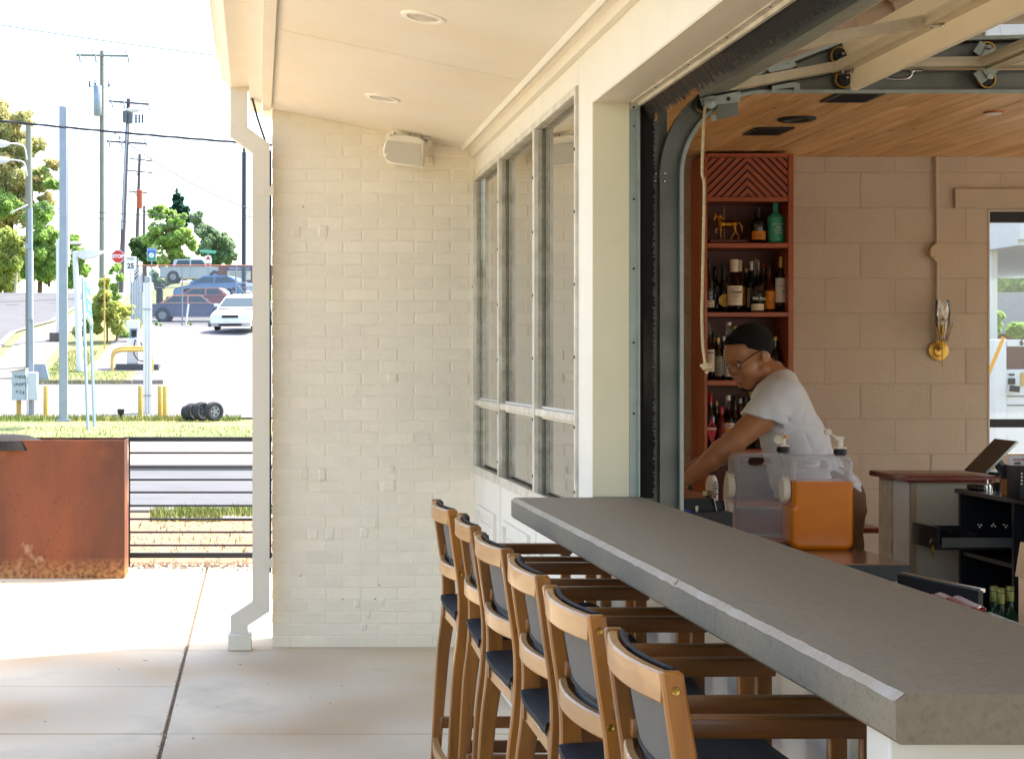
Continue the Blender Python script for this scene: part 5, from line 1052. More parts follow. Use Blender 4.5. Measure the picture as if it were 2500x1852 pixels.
bark = mat('bark', '#5d4c40', .9, var=.3, scale=3, bump=.8, stretch=(3, 3, .5)); L1 = leafmat('leaf_dark', '#5f8352', '#7a9a66'); L2 = leafmat('leaf_mid', '#9cbf6c', '#bfd68c'); L3 = leafmat('leaf_autumn', '#bcc08c', '#ccba88'); L4 = leafmat('leaf_lime', '#a6b768', '#c2c982'); L5 = leafmat('leaf_grey', '#85a67e', '#a8bb9c'); L6 = leafmat('leaf_spruce', '#2f5a50', '#44705e')
tree('tall tree turning yellow at the far left, its top above the cable', 'tree', 20, 128, [(10, 300, 60, 0, 0), (60, 290, 30, -10, 0), (-40, 330, 90, 0, 0), (40, 370, 62, 0, 0), (95, 350, 28, 0, 0), (20, 440, 75, 0, 0), (105, 440, 38, 0, 0), (125, 400, 22, 5, 0), (-30, 520, 90, 0, 0), (60, 520, 62, -20, 0), (115, 495, 30, 0, 0), (90, 440, 40, 10, 1), (20, 500, 40, -60, 1)], [L3, L2], .30, [17000, 4500], 21, [(20, None, 15, 420, .5, .2), (60, 640, 80, 420, .25, .1)], bark, gap=.15)
tree('bright green tree under the yellowing one beside the side road', 'tree', 95, 122, [(100, 520, 45, 0, 0), (110, 580, 42, 0, 0), (90, 630, 45, 0, 0), (130, 620, 30, 0, 0), (120, 665, 36, 0, 0), (60, 600, 42, 0, 0), (70, 660, 42, 0, 0), (125, 450, 22, 0, 0)], [L2], .24, [15000], 31, [(97, None, 97, 560, .2, .1), (120, 690, 118, 560, .1, .08)], bark, gap=.05)
tree('lime green tree at the left edge by the side road', 'tree', 30, 118, [(25, 640, 42, 0, 0), (-10, 620, 50, 0, 0), (50, 600, 30, 0, 0), (20, 580, 40, 0, 0), (0, 680, 45, 20, 0)], [L4], .24, [11000], 41, [(37, 705, 40, 620, .12, .08)], mat('pale_bark', '#a9a595', .8), gap=.05)
tree('small green tree between the white post and the leaning lamp post', 'tree', 190, 124, [(180, 590, 22, 0, 0), (195, 620, 28, 0, 0), (180, 655, 30, 0, 0), (205, 660, 20, 0, 0), (170, 690, 26, 0, 0)], [L2], .2, [5200], 51, [(190, None, 188, 620, .12, .06)], bark, gap=.15)
sh = gp(255, 0, 70)
tree('wild yellow-green bush growing beside the station lot', 'bush', 262, 71, [(262, 760, 42, 0, 0), (225, 790, 34, 0, 0), (285, 780, 40, 0, 0), (255, 720, 26, 0, 0), (255, 690, 16, 0, 0), (310, 760, 22, 0, 0), (240, 750, 28, 0, 0), (330, 790, 16, 0, 0), (190, 810, 18, 0, 0)], [leafmat('leaf_yellowgreen', '#b5c26a', '#cccd82')], .13, [11000], 61, [(260, None, 258, 700, .04, .02), (285, 812, 290, 740, .04, .02)], bark, nm='wild_bush', gap=.2)
tree('sparse young tree rising out of the wild bush', 'tree', 288, 76, [(285, 655, 15, 0, 0), (295, 680, 14, 0, 0), (278, 700, 16, 0, 0), (282, 725, 16, 0, 0), (270, 665, 8, 0, 0)], [L2], .11, [1500], 71, [(285, 800, 285, 650, .03, .015)], bark, gap=.4)
tag(obj('marker_pole', MB().cyl(gp(255, 0, 69), P(255, 670, 69), .035, 6), yel), 'thin yellow guy marker standing in the wild bush', 'marker')
tree('big cedar with a twin grey trunk behind the parked cars', 'tree', 420, 150, [(395, 520, 26, 0, 0), (372, 520, 14, 0, 0), (430, 540, 30, 0, 0), (385, 555, 30, 0, 0), (410, 590, 34, 0, 0), (445, 580, 30, 0, 0), (380, 600, 26, 0, 0), (365, 580, 20, 0, 0), (430, 620, 26, 0, 0), (470, 600, 18, 0, 0), (400, 640, 20, -30, 0), (455, 640, 16, 0, 0)], [L2], .30, [13000], 81, [(414, None, 410, 560, .55, .3), (432, None, 424, 580, .5, .3)], bark, gap=.35)
tree('dark pointed spruce rising above the cedar', 'tree', 432, 165, [(432, 465, 6, 0, 0), (430, 480, 12, 0, 0), (435, 495, 19, 0, 0), (425, 515, 22, 0, 0), (445, 515, 22, 0, 0), (455, 530, 16, 0, 0), (435, 545, 24, 0, 0)], [L6], .28, [4500], 91, [(432, None, 432, 470, .3, .08)], bark, gap=.1)
tree('dark leafy tree left of the cedar', 'tree', 355, 160, [(340, 590, 20, 0, 0), (335, 615, 22, 0, 0), (355, 625, 22, 0, 0), (350, 600, 18, 0, 0), (325, 600, 12, 0, 0), (370, 640, 18, 0, 0)], [L1], .28, [6500], 101, [(352, None, 352, 620, .25, .15)], bark, gap=.1)
tree('rounded grey-green tree right of the cedar', 'tree', 535, 155, [(490, 560, 26, 0, 0), (515, 585, 28, 0, 0), (540, 590, 24, 0, 0), (560, 600, 22, 0, 0), (500, 610, 28, 0, 0), (545, 625, 26, 0, 0), (565, 625, 16, 0, 0), (480, 530, 18, 0, 0), (520, 640, 22, 0, 0)], [L5], .28, [12000], 111, [(520, None, 520, 590, .35, .2)], bark, gap=.2)
tree('low shrubbery behind the grey car', 'bush', 390, 152, [(385, 685, 16, 0, 0), (400, 690, 14, 0, 0), (455, 670, 20, 0, 0), (480, 680, 16, 0, 0), (505, 680, 14, 0, 0), (375, 670, 14, 0, 0)], [L5], .22, [4500], 121, [(390, None, 390, 680, .1, .05)], bark, nm='low_shrub', gap=.1)
for i, (px, D, w_, lb) in enumerate(((330, 77, 10, 'weed clump at the foot of the security fence'), (455, 80, 5, 'small weed under the chain-link fence'), (382, 79.5, 5, 'tiny weed by the fence footing'), (300, 72, 14, 'weeds spreading beside the wild bush'))):
    g0 = gp(px, 0, D); t = thing('weed_clump', lb, 'weed', tuple(g0)); crown('foliage', L2, t, [(g0.x, D, g0.z + .15, w_ * D / F), (g0.x + .2, D, g0.z + .1, w_ * .7 * D / F)], 500, .07, 200 + i, 0)
# ---------------- cars ----------------
cg = mat('car_glass', '#3b4a50', .08, var=0, spec=.8); chrome = mat('chrome', '#c9ccd0', .15, 1., var=0)
def car(label, loc, yaw, L, W, prof_, green_, colr, roofcol=None, rough=.3, wheel_x=(.19, .80), wr=.31, front_=None, cat='car', nm='parked_car'):
    """built along +x (nose at +x), then turned; prof_: body side outline (x as a share of L, z); green_: cabin outline"""
    t = thing(nm, label, cat, (0, 0, 0), 'cars parked beyond the fence'); cm_ = mat('paint_' + colr, colr, rough, .1, var=.06, scale=1.2, coat=.5); rm_ = mat('paint_' + (roofcol or colr), roofcol or colr, rough, .1, var=.08, scale=1.2, coat=.3)
    n = len(prof_); rings = []
    for (yy, sc_, dz_) in ((-W / 2 + .06, .985, -.02), (-W / 2, 1, 0), (-W / 2 + .01, 1, .0), (-W / 2 + .07, 1, .02), (0, 1.008, .035), (W / 2 - .07, 1, .02), (W / 2 - .01, 1, 0), (W / 2, 1, 0), (W / 2 - .06, .985, -.02)):
        rings.append([((x - .5) * L * sc_, yy, z + (dz_ if z > .6 else 0)) for x, z in prof_])
    body = obj('body', MB().loft(rings), cm_, t, ang=35)
    gl = []; ng = len(green_)
    for (yy, k) in ((-W / 2 + .08, 0), (-W / 2 + .20, 1), (W / 2 - .20, 1), (W / 2 - .08, 0)): pass
    zb = min(z for x, z in green_); zt = max(z for x, z in green_)
    def inset(z): return .05 + .16 * (z - zb) / (zt - zb)
    L_ = [((x - .5) * L, -W / 2 + inset(z), z) for x, z in green_]; R__ = [((x - .5) * L, W / 2 - inset(z), z) for x, z in green_]
    obj('cabin', MB().loft([L_, R__], smooth=False), rm_, t)
    # side windows, screens
    A = [p for p in green_]
    b0, f0 = A[0], A[-1]; tops = [p for p in A if p[1] > zt - .06]; tb, tf = tops[0], tops[-1]
    def lerp2(p, q, u): return (p[0] + (q[0] - p[0]) * u, p[1] + (q[1] - p[1]) * u)
    mid = (tb[0] + tf[0]) / 2 + .01
    for s in (-1, 1):
        def sw(pp, nm_='window'):
            r0 = [((x - .5) * L, s * (W / 2 - inset(z) + .004), z) for x, z in pp]; r1 = [((x - .5) * L, s * (W / 2 - inset(z) - .01), z) for x, z in pp]
            return obj(nm_, MB().loft([r0, r1], smooth=False), cg, t)
        zl, zh = zb + .06, zt - .09
        def xat(p, q, z): return p[0] + (q[0] - p[0]) * (z - p[1]) / (q[1] - p[1])
        xb0, xb1 = xat(b0, tb, zl) + .03, xat(b0, tb, zh) + .025; xf0, xf1 = xat(f0, tf, zl) - .03, xat(f0, tf, zh) - .025
        sw([(xb0, zl), (mid - .01, zl), (mid - .01, zh), (xb1, zh)]); sw([(mid + .01, zl), (xf0, zl), (xf1, zh), (mid + .01, zh)])
        for wx in wheel_x:
            wxx = (wx - .5) * L; y0 = s * (W / 2 - .06); w_ = obj('wheel', MB().lathe([(wr * .62, .09 * s), (wr * .8, .11 * s), (wr, .08 * s), (wr, -.09 * s), (wr * .7, -.1 * s)], (wxx, y0, wr), 24, 'y'), tyr, t)
            obj('rim', MB().lathe([(0, .09 * s), (wr * .2, .10 * s), (wr * .45, .06 * s), (wr * .64, .10 * s)], (wxx, y0, wr), 20, 'y'), hub, w_)
            obj('wheel_arch', MB().lathe([(wr * 1.02, .062 * s), (wr * 1.2, .0625 * s)], (wxx, y0, wr + .02), 24, 'y', False), M['black'], t)
        obj('headlight', MB().lathe([(0, .02), (.09, .015), (.10, 0)], ((prof_[front_][0] - .5) * L - .01, s * (W / 2 - .22), prof_[front_][1]), 14, 'x'), mat('lamp_glass', '#d9dde0', .1, var=0), t)
        obj('tail_light', MB().box(-L / 2 - .01, -L / 2 + .05, s * (W / 2 - .30) - .12, s * (W / 2 - .30) + .12, .62, .74), red, t)
        obj('mirror', MB().obox(((xf0 - .5) * L - .05, s * (W / 2 + .07), zl + .06), (1, 0, 0), (0, 1, 0), (0, 0, 1), .06, .09, .06, .02), cm_, t)
        obj('door_seam', MB().box((mid - .5) * L - .006, (mid - .5) * L + .006, s * (W / 2 - .0) - .004, s * (W / 2) + .004, .35, zb), M['black'], t)
    def screen(p, q, nm_):
        d = .04; a, b_ = lerp2(p, q, .12), lerp2(p, q, .86); yy0, yy1 = W / 2 - inset(a[1]) - .06, W / 2 - inset(b_[1]) - .05; sg = 1 if p is f0 else -1
        r = [((a[0] - .5) * L + sg * .012, -yy0, a[1] + .01), ((a[0] - .5) * L + sg * .012, yy0, a[1] + .01), ((b_[0] - .5) * L + sg * .012, yy1, b_[1] + .01), ((b_[0] - .5) * L + sg * .012, -yy1, b_[1] + .01)]
        obj(nm_, MB().loft([r, [(x - sg * .02, y, z) for x, y, z in r]], smooth=False), cg, t)
    screen(f0, tf, 'windscreen'); screen(b0, tb, 'rear_window')
    zf = prof_[front_][1]
    obj('bumper', MB().box(L / 2 - .06, L / 2 + .05, -W / 2 + .04, W / 2 - .04, .34, .46, .03), chrome if colr != '#dfe3e6' else cm_, t); obj('bumper', MB().box(-L / 2 - .05, -L / 2 + .06, -W / 2 + .04, W / 2 - .04, .36, .48, .03), chrome if colr != '#dfe3e6' else cm_, t)
    obj('grille', MB().box(L / 2 - .03, L / 2 + .012, -.36, .36, zf - .06, zf + .05), M['black'], t); obj('air_intake', MB().box(L / 2 - .03, L / 2 + .056, -.5, .5, .26, .335), M['black'], t)
    t.location = loc; t.rotation_euler[2] = yaw; return t
coupe = [(0, .42), (.0, .78), (.02, .86), (.22, .90), (.66, .90), (.95, .84), (.995, .76), (1., .42), (.96, .24), (.04, .26)]; cg1 = [(.15, .90), (.30, 1.33), (.33, 1.36), (.56, 1.36), (.60, 1.34), (.72, .90)]
sed = [(0, .45), (.0, .86), (.02, .96), (.16, 1.0), (.68, .96), (.92, .78), (.985, .66), (1., .45), (.97, .22), (.03, .24)]; cg2 = [(.10, .99), (.26, 1.38), (.34, 1.42), (.54, 1.42), (.60, 1.39), (.80, .94)]
g0 = gp(470, 0, 86.5)
car('old faded coupe with orange roof and blue-grey sides behind the fence', (g0.x + .02, 86.5, g0.z), R(-3), 4.65, 1.75, coupe, cg1, '#5a5f7c', '#c08466', .55, front_=6)
g0 = gp(520, 0, 93); car('maroon old sedan parked behind the orange-roofed coupe', (g0.x, 93, g0.z + .05), R(-14), 4.8, 1.8, coupe, cg1, '#8a4a4a', '#b07668', .5, front_=6)
g0 = gp(525, 0, 100); car('blue sedan seen from its rear quarter', (g0.x, 100.5, g0.z + .35), R(158), 4.6, 1.8, sed, cg2, '#5d86b8', None, .25, front_=6)
g0 = gp(472, 0, 143); car('silver grey pickup crossing behind the cedar trunks', (g0.x + .3, 140, gz(g0.x, 140) + .05), R(-4), 5.6, 1.95, [(0, .5), (.0, 1.12), (.02, 1.2), (.3, 1.2), (.7, 1.2), (.95, 1.1), (1, .95), (1., .5), (.96, .35), (.04, .35)], [(.18, 1.18), (.2, 1.78), (.24, 1.84), (.58, 1.84), (.62, 1.8), (.72, 1.18)], '#aab6c4', None, .3, wr=.4, front_=6)
g0 = gp(590, 0, 73.5); car('white sedan facing the street at the right edge of the lot', (g0.x + .1, 75.2, g0.z + .26), R(-105), 4.5, 1.76, sed, cg2, '#dfe3e6', None, .2, front_=6, wr=.30)
for o in COL.objects:
    if o.get('label', '').startswith('white sedan facing'): o.rotation_euler[0] = 0; o.rotation_euler[1] = R(6)
# a big dark engine part and the far person by the cars
g0 = gp(391, 0, 89.5); t = thing('engine_block', 'black machine part standing behind the old coupe', 'machinery', (g0.x, 89.5, g0.z))
obj('block', MB().box(g0.x - .2, g0.x + .15, 89.3, 89.7, g0.z, g0.z + 1.5, .05), M['black'], t); obj('cover', MB().obox((g0.x - .02, 89.4, g0.z + 1.62), (1, 0, .15), (0, 1, 0), (-.15, 0, 1), .28, .2, .12, .03), M['black'], t)
S = SDF((-.5, -.45, 0), (.55, .45, 1.75), .03)
S.d = S.cap((-.0, .12, .06), (.02, .12, .85), .07, .10); S.uni(S.cap((.05, -.12, .06), (.02, -.12, .85), .07, .10), .03); S.uni(S.ell((.03, 0, .95), (.16, .2, .16)), .05); S.uni(S.cap((.05, 0, 1.05), (-.12, 0, 1.38), .17, .19), .05)
for s in (-1, 1): S.uni(S.cap((-.12, .2 * s, 1.40), (-.22, .24 * s, 1.12), .065, .05), .03); S.uni(S.cap((-.22, .24 * s, 1.12), (-.36, .18 * s, .95), .05, .04), .03)
S.uni(S.cap((-.18, 0, 1.5), (-.24, 0, 1.58), .06), .02); S.uni(S.ell((-.27, 0, 1.64), (.10, .08, .12), 20), .03)
g0 = gp(576, 0, 83); o = sdf_obj('person', S, mat('dark_blue_clothes', '#1f2c46', .8, var=.2, scale=4), None, (0, 0, 0)); o.location = (g0.x, 83, g0.z + .02); tag(o, 'distant person in dark blue clothes bending beside the cars', 'person')
ho = MB().lathe([(0, .13), (.06, .11), (.09, .03), (.085, -.03)], (-.26, 0, 1.66), 10); h2 = obj('hair', MB(), M['black'], None) if 0 else None
# ---------------- church sign wall behind ----------------
g0 = P(552, 700, 128); t = thing('sign_board', 'purple headed notice board on a brick base behind the cars', 'sign', (g0.x, 128, gz(g0.x, 128)))
z0 = P(0, 740, 128).z
obj('brick_base', MB().box(P(533, 0, 128).x, P(700, 0, 128).x, 128.2, 128.8, z0, P(0, 648, 128).z), mat('far_brick', '#7a4c44', .9, var=.2, scale=6), t)
obj('header', MB().box(P(554, 0, 128).x, P(620, 0, 128).x, 128.1, 128.19, P(0, 660, 128).z, P(0, 648, 128).z), mat('purple', '#4f3f7c', .5), t)
bd_ = obj('board', MB().box(P(555, 0, 128).x, P(612, 0, 128).x, 128.1, 128.19, P(0, 683, 128).z, P(0, 661, 128).z), mat('notice_white', '#c9cfc8', .5, var=.1, scale=2), t)
text('lettering', 'Fellowship Church', .2, (P(584, 0, 128).x, 128.08, P(0, 655, 128).z), ws, t)
for k in range(3): obj('letter_row', MB().box(P(560, 0, 128).x, P(606, 0, 128).x - k * .12, 128.085, 128.099, P(0, 666 + 5 * k, 128).z, P(0, 664.4 + 5 * k, 128).z), M['asph'], t)
# a house roof far left and distant wood
rnd = np.random.RandomState(5); 
for k, (x0, x1, y_, z_, n_, lb) in enumerate(((-140, -12, 230, 3, 9000, 'distant_wood'), (10, 200, 200, 8, 9000, 'distant_wood'))):
    bl = [(x0 + (x1 - x0) * i / 14, y_ + rnd.uniform(-6, 6), z_ + rnd.uniform(2, 6), rnd.uniform(4, 7)) for i in range(15)]
    o = crown(lb, L1, None, bl, n_, .8, 300 + k, 0); o['kind'] = 'stuff'
# ---------------- liquor shelf ----------------
SD = 9.66; s4 = F / SD
sx0, sx1 = P(1719, 0, SD).x, P(1938, 0, SD).x
sh = thing('liquor_shelf', 'tall reddish mahogany liquor shelf with a chevron lattice at the top', 'shelf', ((sx0 + sx1) / 2, 9.8, .8))
zy = lambda py, D=SD: EYE + (VY - py) * D / F
def sb(nm, *a, m=None, **k): return obj(nm, MB().box(*a, k.get('bev', .002)), m or M['shelf'], sh)
sb('side', sx0, sx0 + .019, SD, BD - .002, .80, zy(375)); sb('side', sx1 - .031, sx1, SD, BD - .002, .80, zy(375))
sb('top_rail', sx0 + .0195, sx1 - .0315, SD + .001, SD + .02, zy(383.5), zy(374), m=M['shelfx']); sb('rail', sx0 + .0195, sx1 - .0315, SD + .001, BD - .02, zy(492), zy(481), m=M['shelfx'])
SHY = [(593, 605), (762, 773), (928, 941), (1097, 1110)]
for a, b_ in SHY: sb('shelf', sx0 + .0195, sx1 - .0315, SD + .001, BD - .02, zy(b_), zy(a), m=M['shelfx'])
sb('shelf', sx0 + .0195, sx1 - .0315, SD + .001, BD - .02, .80, .83, m=M['shelfx'])
sb('back', sx0 + .0195, sx1 - .0315, BD - .019, BD - .004, .83, zy(384), m=M['shelfd'])
cx0, cx1, cz0, cz1 = sx0 + .020, sx1 - .032, zy(480.5), zy(384); cxm = (cx0 + cx1) / 2; b = MB(); pitch = .0385; wdt = .021
obj('lattice_back', MB().box(cx0, cx1, SD + .022, SD + .028, cz0, cz1), M['black'], sh)
def clip_poly(pl, x0, x1, z0, z1):
    def cl(p, ins, inter):
        out = []
        for i in range(len(p)):
            a_, c_ = p[i - 1], p[i]; ia, ic = ins(a_), ins(c_)
            if ia != ic: out.append(inter(a_, c_))
            if ic: out.append(c_)
        return out
    for ax, lim, sg in ((0, x0, 1), (0, x1, -1), (1, z0, 1), (1, z1, -1)):
        if len(pl) < 3: return []
        pl = cl(pl, lambda p: (p[ax] - lim) * sg >= 0, lambda a_, c_: (lambda u: (a_[0] + (c_[0] - a_[0]) * u, a_[1] + (c_[1] - a_[1]) * u))((lim - a_[ax]) / (c_[ax] - a_[ax])))
    return pl
for s in (-1, 1):
    for k in range(-14, 12):
        zc = cz0 + k * pitch * 1.18 + .02; W_ = (cx1 - cx0) / 2
        pl = [(cxm, zc), (cxm + s * W_, zc - W_), (cxm + s * W_, zc - W_ + wdt * 1.5), (cxm, zc + wdt * 1.5)]
        pl = [(min(max(p[0], cx0), cx1), p[1]) for p in pl]; pl = clip_poly(pl, cx0 if s < 0 else cxm, cxm if s < 0 else cx1, cz0, cz1)
        if len(pl) > 2: obj('slat', MB().prism(pl, SD + .008, SD + .0215), M['shelfx'], sh)
# ---------------- bottles ----------------
gd = mat('bottle_dark', '#0d0b09', .06, var=0, spec=.8); gclr = mat('bottle_clear', '#e6e6e2', .03, var=0, trans=1., ior=1.3); gam = mat('bottle_amber', '#a85818', .04, var=0, trans=.85, ior=1.3)
ggr = mat('bottle_green', '#1c3a20', .05, var=0, trans=.3, ior=1.3); teal = mat('teal_bottle', '#46b596', .45, var=.03); bred = mat('bottle_red', '#6a140e', .1, var=0)
lab = mat('paper_label', '#e2d6c0', .7, var=.04); labw = mat('white_label', '#e4e0dc', .6, var=.02); labo = mat('orange_label', '#d98a2b', .6, var=.06, scale=30); labr = mat('red_label', '#b4222c', .5, var=0); laby = mat('yellow_label', '#b89a34', .6, var=.05)
ink = mat('ink', '#3a2c22', .7, var=0); inkr = mat('ink_red', '#a32a2a', .7, var=0); inkw = mat('ink_white', '#dfe6e0', .6, var=0); goldc = mat('gold_cap', '#b59a55', .35, .6, var=.05); redc = mat('red_cap', '#b3242a', .4, var=0); silc = mat('silver_cap', '#c9c6c2', .35, .5, var=0)
CA = {'black': M['black'], 'gold': goldc, 'red': redc, 'white': labw, 'silver': silc, 'label': lab, 'teal': teal, 'green': ggr, 'none': gclr}
def bottle(cx, ybase, ytop, wpx, glass, cap, label, lb=None, style='round', D=9.76, neck=.36, caplen=.1, nr=.30, scale=1.0):
    """lb: (v0, v1, material, text lines, ink, shape)"""
    s_ = F / D; x = (cx - VX) / s_; z0 = EYE + (VY - ybase) / s_ ; z0 = round(z0, 4); H_ = (ybase - ytop) / s_; r = wpx / 2 / s_; t = thing('bottle', label, 'bottle', (x, D, z0), 'liquor bottles on the mahogany shelves')
    rn = r * nr; hb = H_ * (1 - neck)
    if style == 'square': prof_ = [(r * .9, .0), (r, .006), (r, hb * .9), (r * .9, hb), (rn * 1.3, hb + H_ * .08), (rn, hb + H_ * .12), (rn, H_ * (1 - caplen))]
    elif style == 'sloped': prof_ = [(r * .92, 0), (r, .006), (r, hb * .8), (r * .8, hb), (rn * 1.5, hb + H_ * .12), (rn, hb + H_ * .2), (rn * .95, H_ * (1 - caplen))]
    elif style == 'pot': prof_ = [(r * .75, 0), (r * .85, .006), (r, hb * .85), (r * .98, hb * .92), (r * .8, hb), (rn * 1.2, hb + H_ * .05), (rn, hb + H_ * .09), (rn, H_ * (1 - caplen))]
    else: prof_ = [(r * .9, 0), (r, .005), (r, hb * .93), (r * .88, hb), (rn * 1.6, hb + H_ * .07), (rn * 1.1, hb + H_ * .12), (rn, hb + H_ * .2), (rn, H_ * (1 - caplen))]
    obj('glass', MB().lathe(prof_, (x, D, z0), 20), glass, t)
    obj('cap', MB().lathe([(rn * 1.12, H_ * (1 - caplen)), (rn * 1.15, H_ * .99), (rn * .9, H_), (0, H_)], (x, D, z0), 16), CA[cap], t)
    if glass in (gclr, gam):
        lq = mat('spirit_amber', '#7a3d12', .1, var=0) if glass is gam else mat('spirit_clear', '#b9bcb6', .1, var=0, trans=.9, ior=1.1)
        obj('liquid', MB().lathe([(r * .84, .006), (r * .9, .012), (r * .9, hb * .75), (0, hb * .76)], (x, D, z0), 16), lq, t)
    if lb:
        v0, v1, lm, lines, inkm, shape = lb; q0, q1 = hb * v0, hb * v1
        if shape == 'wrap':
            vs = []; n = 14; 
            for k in range(n + 1):
                a = R(-90 - 68 + 136 * k / n); vs.append([(x + (r + .0008) * math.cos(a), D + (r + .0008) * math.sin(a), z0 + q0), (x + (r + .0008) * math.cos(a), D + (r + .0008) * math.sin(a), z0 + q1)])
            lo = obj('label', MB().loft(vs, cap=False, closed=False), lm, t)
        elif shape == 'diamond':
            w_ = r * .92; zc = z0 + (q0 + q1) / 2; hh = (q1 - q0) / 2
            lo = obj('label', MB().prism([(x - w_, zc + hh * .1), (x, zc - hh), (x + w_, zc + hh * .1), (x, zc + hh)], D - r - .004, D - r - .002), lm, t)
        else:
            lo = obj('label', MB().lathe([(0, -.003), ((q1 - q0) / 2, -.003), ((q1 - q0) / 2, 0)], (x, D - r - .001, z0 + (q0 + q1) / 2), 20, 'y'), lm, t)
        for (s_t, size, vv) in lines: text('lettering', s_t, size, (x, D - r - .0062, z0 + q0 + (q1 - q0) * vv), inkm, lo, bold=.0004 if size > .012 else 0)
    return t
y6 = lambda y: 480 + y / 5.163; x6 = lambda x: 1690 + x / 5.163; y7 = lambda y: 780 + y / 4.859; x7 = lambda x: 1690 + x / 4.859
B1, B2, B3, B4 = 592.6, 761.6, 927.6, 1096.6
bottle(x6(828), B1, y6(150), 36, gd, 'black', 'squat dark bottle with an orange label beside the horse figure', (.12, .52, labo, [('12', .014, .4)], ink, 'wrap'), 'pot', neck=.36, nr=.42, caplen=.1)
bottle(x6(1052), B1, y6(85), 40, teal, 'teal', 'matt teal bottle on the top shelf', (.08, .72, teal, [('BRUICHLADDICH', .0085, .95), ('THE', .014, .75), ('CLASSIC', .012, .58), ('LADDIE', .012, .42), ('60%', .008, .05)], inkw, 'wrap'), 'square', neck=.34, nr=.34)
bottle(x6(212), B2, y6(790), 25, gd, 'black', 'dark slim bottle with a low white label at the left of the second shelf', (.15, .38, lab, [('ROOT', .010, .3), ('VIEUX', .007, .75)], ink, 'wrap'), nr=.42, neck=.42)
bottle(x6(398), B2, y6(850), 21, gclr, 'green', 'clear bottle with a green neck and round yellow label', (.18, .62, laby, [('RUM', .009, .5)], ink, 'disc'), nr=.5, neck=.4, caplen=.32)
bottle(x6(592), B2, y6(800), 30, gam, 'label', 'amber bottle with an ornate orange label half hidden on the second shelf', (.2, .8, labo, [], ink, 'wrap'), D=9.84, neck=.40, nr=.42, caplen=.22)
bottle(x6(528), B2, y6(790), 39, gclr, 'label', 'whisky bottle with a large cream label reading Dickel', (.22, .88, lab, [('GEORGE', .0075, .88), ('Dickel', .0215, .68), ('TENNESSEE', .0072, .52), ('WHISKY', .0085, .42), ('SIGNATURE', .0045, .28), ('RECIPE', .0045, .2)], ink, 'wrap'), 'sloped', D=9.74, neck=.44, nr=.46, caplen=.24)
bottle(x6(745), B2, y6(815), 26, ggr, 'silver', 'green glass bottle with a silver cap and white label', (.15, .82, lab, [('TAVERN', .009, .7)], ink, 'wrap'), D=9.83, neck=.42, nr=.38, caplen=.18)
bottle(x6(815), B2, y6(790), 33, gclr, 'none', 'tall clear bottle with script lettering reading Rye', (.05, .28, lab, [], ink, 'wrap'), D=9.74, neck=.46, nr=.36, caplen=.1)
text('lettering', 'Old Rye', .022, (( x6(815) - VX) * 9.74 / F, 9.74 - .044, zy(728)), inkw, [o for o in COL.objects if o.get('label', '').startswith('tall clear bottle with script')][0], bold=.0004)
bottle(x6(970), B2, y6(870), 27, gam, 'black', 'amber bottle with an orange label and dark band', (.12, .8, labo, [('WEST EDN', .0085, .38)], ink, 'wrap'), neck=.44, nr=.34, caplen=.1)
bottle(x6(1117), B2, y6(755), 32, gd, 'gold', 'dark bottle with a gold capsule and white label reading MACALLAN 12', (.26, .92, labw, [('MACALLAN', .0088, .66), ('12', .016, .44)], ink, 'wrap'), 'square', neck=.34, nr=.34, caplen=.2)
bottle(x7(205), B3, y7(25), 24, gclr, 'none', 'clear bottle with a cream label reading VAGO', (.25, .90, lab, [('VAGO', .0165, .85), ('ELOTE', .006, .66), ('OAXACA', .006, .55)], ink, 'wrap'), neck=.42, nr=.40)
bottle(x7(303), B3, y7(215), 23, gd, 'gold', 'short dark bottle with a sketched label', (.15, .85, mat('grey_label', '#7f7a68', .7, var=.4, scale=60), [('ROCK', .008, .8)], inkw, 'wrap'), neck=.34, nr=.4)
bottle(x7(432), B3, y7(30), 20, gclr, 'silver', 'very tall slim clear bottle behind the man', (.1, .8, labw, [], ink, 'wrap'), neck=.4, nr=.6, caplen=.05)
bottle(x7(503), B3, y7(78), 22, gclr, 'gold', 'clear gold-topped bottle hidden behind the head', None, neck=.4, nr=.5, caplen=.06, D=9.84)
bottle(x7(985), B3, y7(200), 28, gd, 'gold', 'dark bottle with a heart shaped cream label behind the man', (.25, .75, lab, [], ink, 'disc'), neck=.42, nr=.4)
bottle(x7(1040), B3, y7(105), 30, gam, 'black', 'tall amber bottle at the right end of the third shelf', (.15, .7, mat('brown_label', '#8d6b45', .7, var=.1), [], ink, 'wrap'), neck=.44, nr=.3, D=9.84)
bottle(x7(215), B4, y7(870), 26, gd, 'red', 'dark bottle with a red cap and red diamond label reading CYNAR', (.12, .92, labr, [], inkw, 'diamond'), neck=.38, nr=.34, caplen=.18)
tb = [o for o in COL.objects if o.get('label', '').startswith('dark bottle with a red cap')][0]; xx = (x7(215) - VX) * 9.76 / F
text('lettering', 'CYNAR', .0155, (xx, 9.76 - .0375, zy(1046, 9.76)), inkw, tb, bold=.0006); obj('artichoke', MB().lathe([(0, -.001), (.007, -.001)], (xx, 9.722, zy(1038, 9.76)), 8, 'y'), teal, tb)
bottle(x7(345), B4, y7(1035), 22, bred, 'red', 'small red bottle with a red cap', (.25, .8, mat('dkred_label', '#7d1d18', .6, var=.1), [('AMARO', .007, .5)], lab, 'wrap'), neck=.34, nr=.45, caplen=.16)
bottle(x7(425), B4, y7(895), 28, gclr, 'white', 'clear bottle with a white cap and orange label reading MELETTI', (.1, .82, labo, [], ink, 'wrap'), neck=.40, nr=.38, caplen=.1)
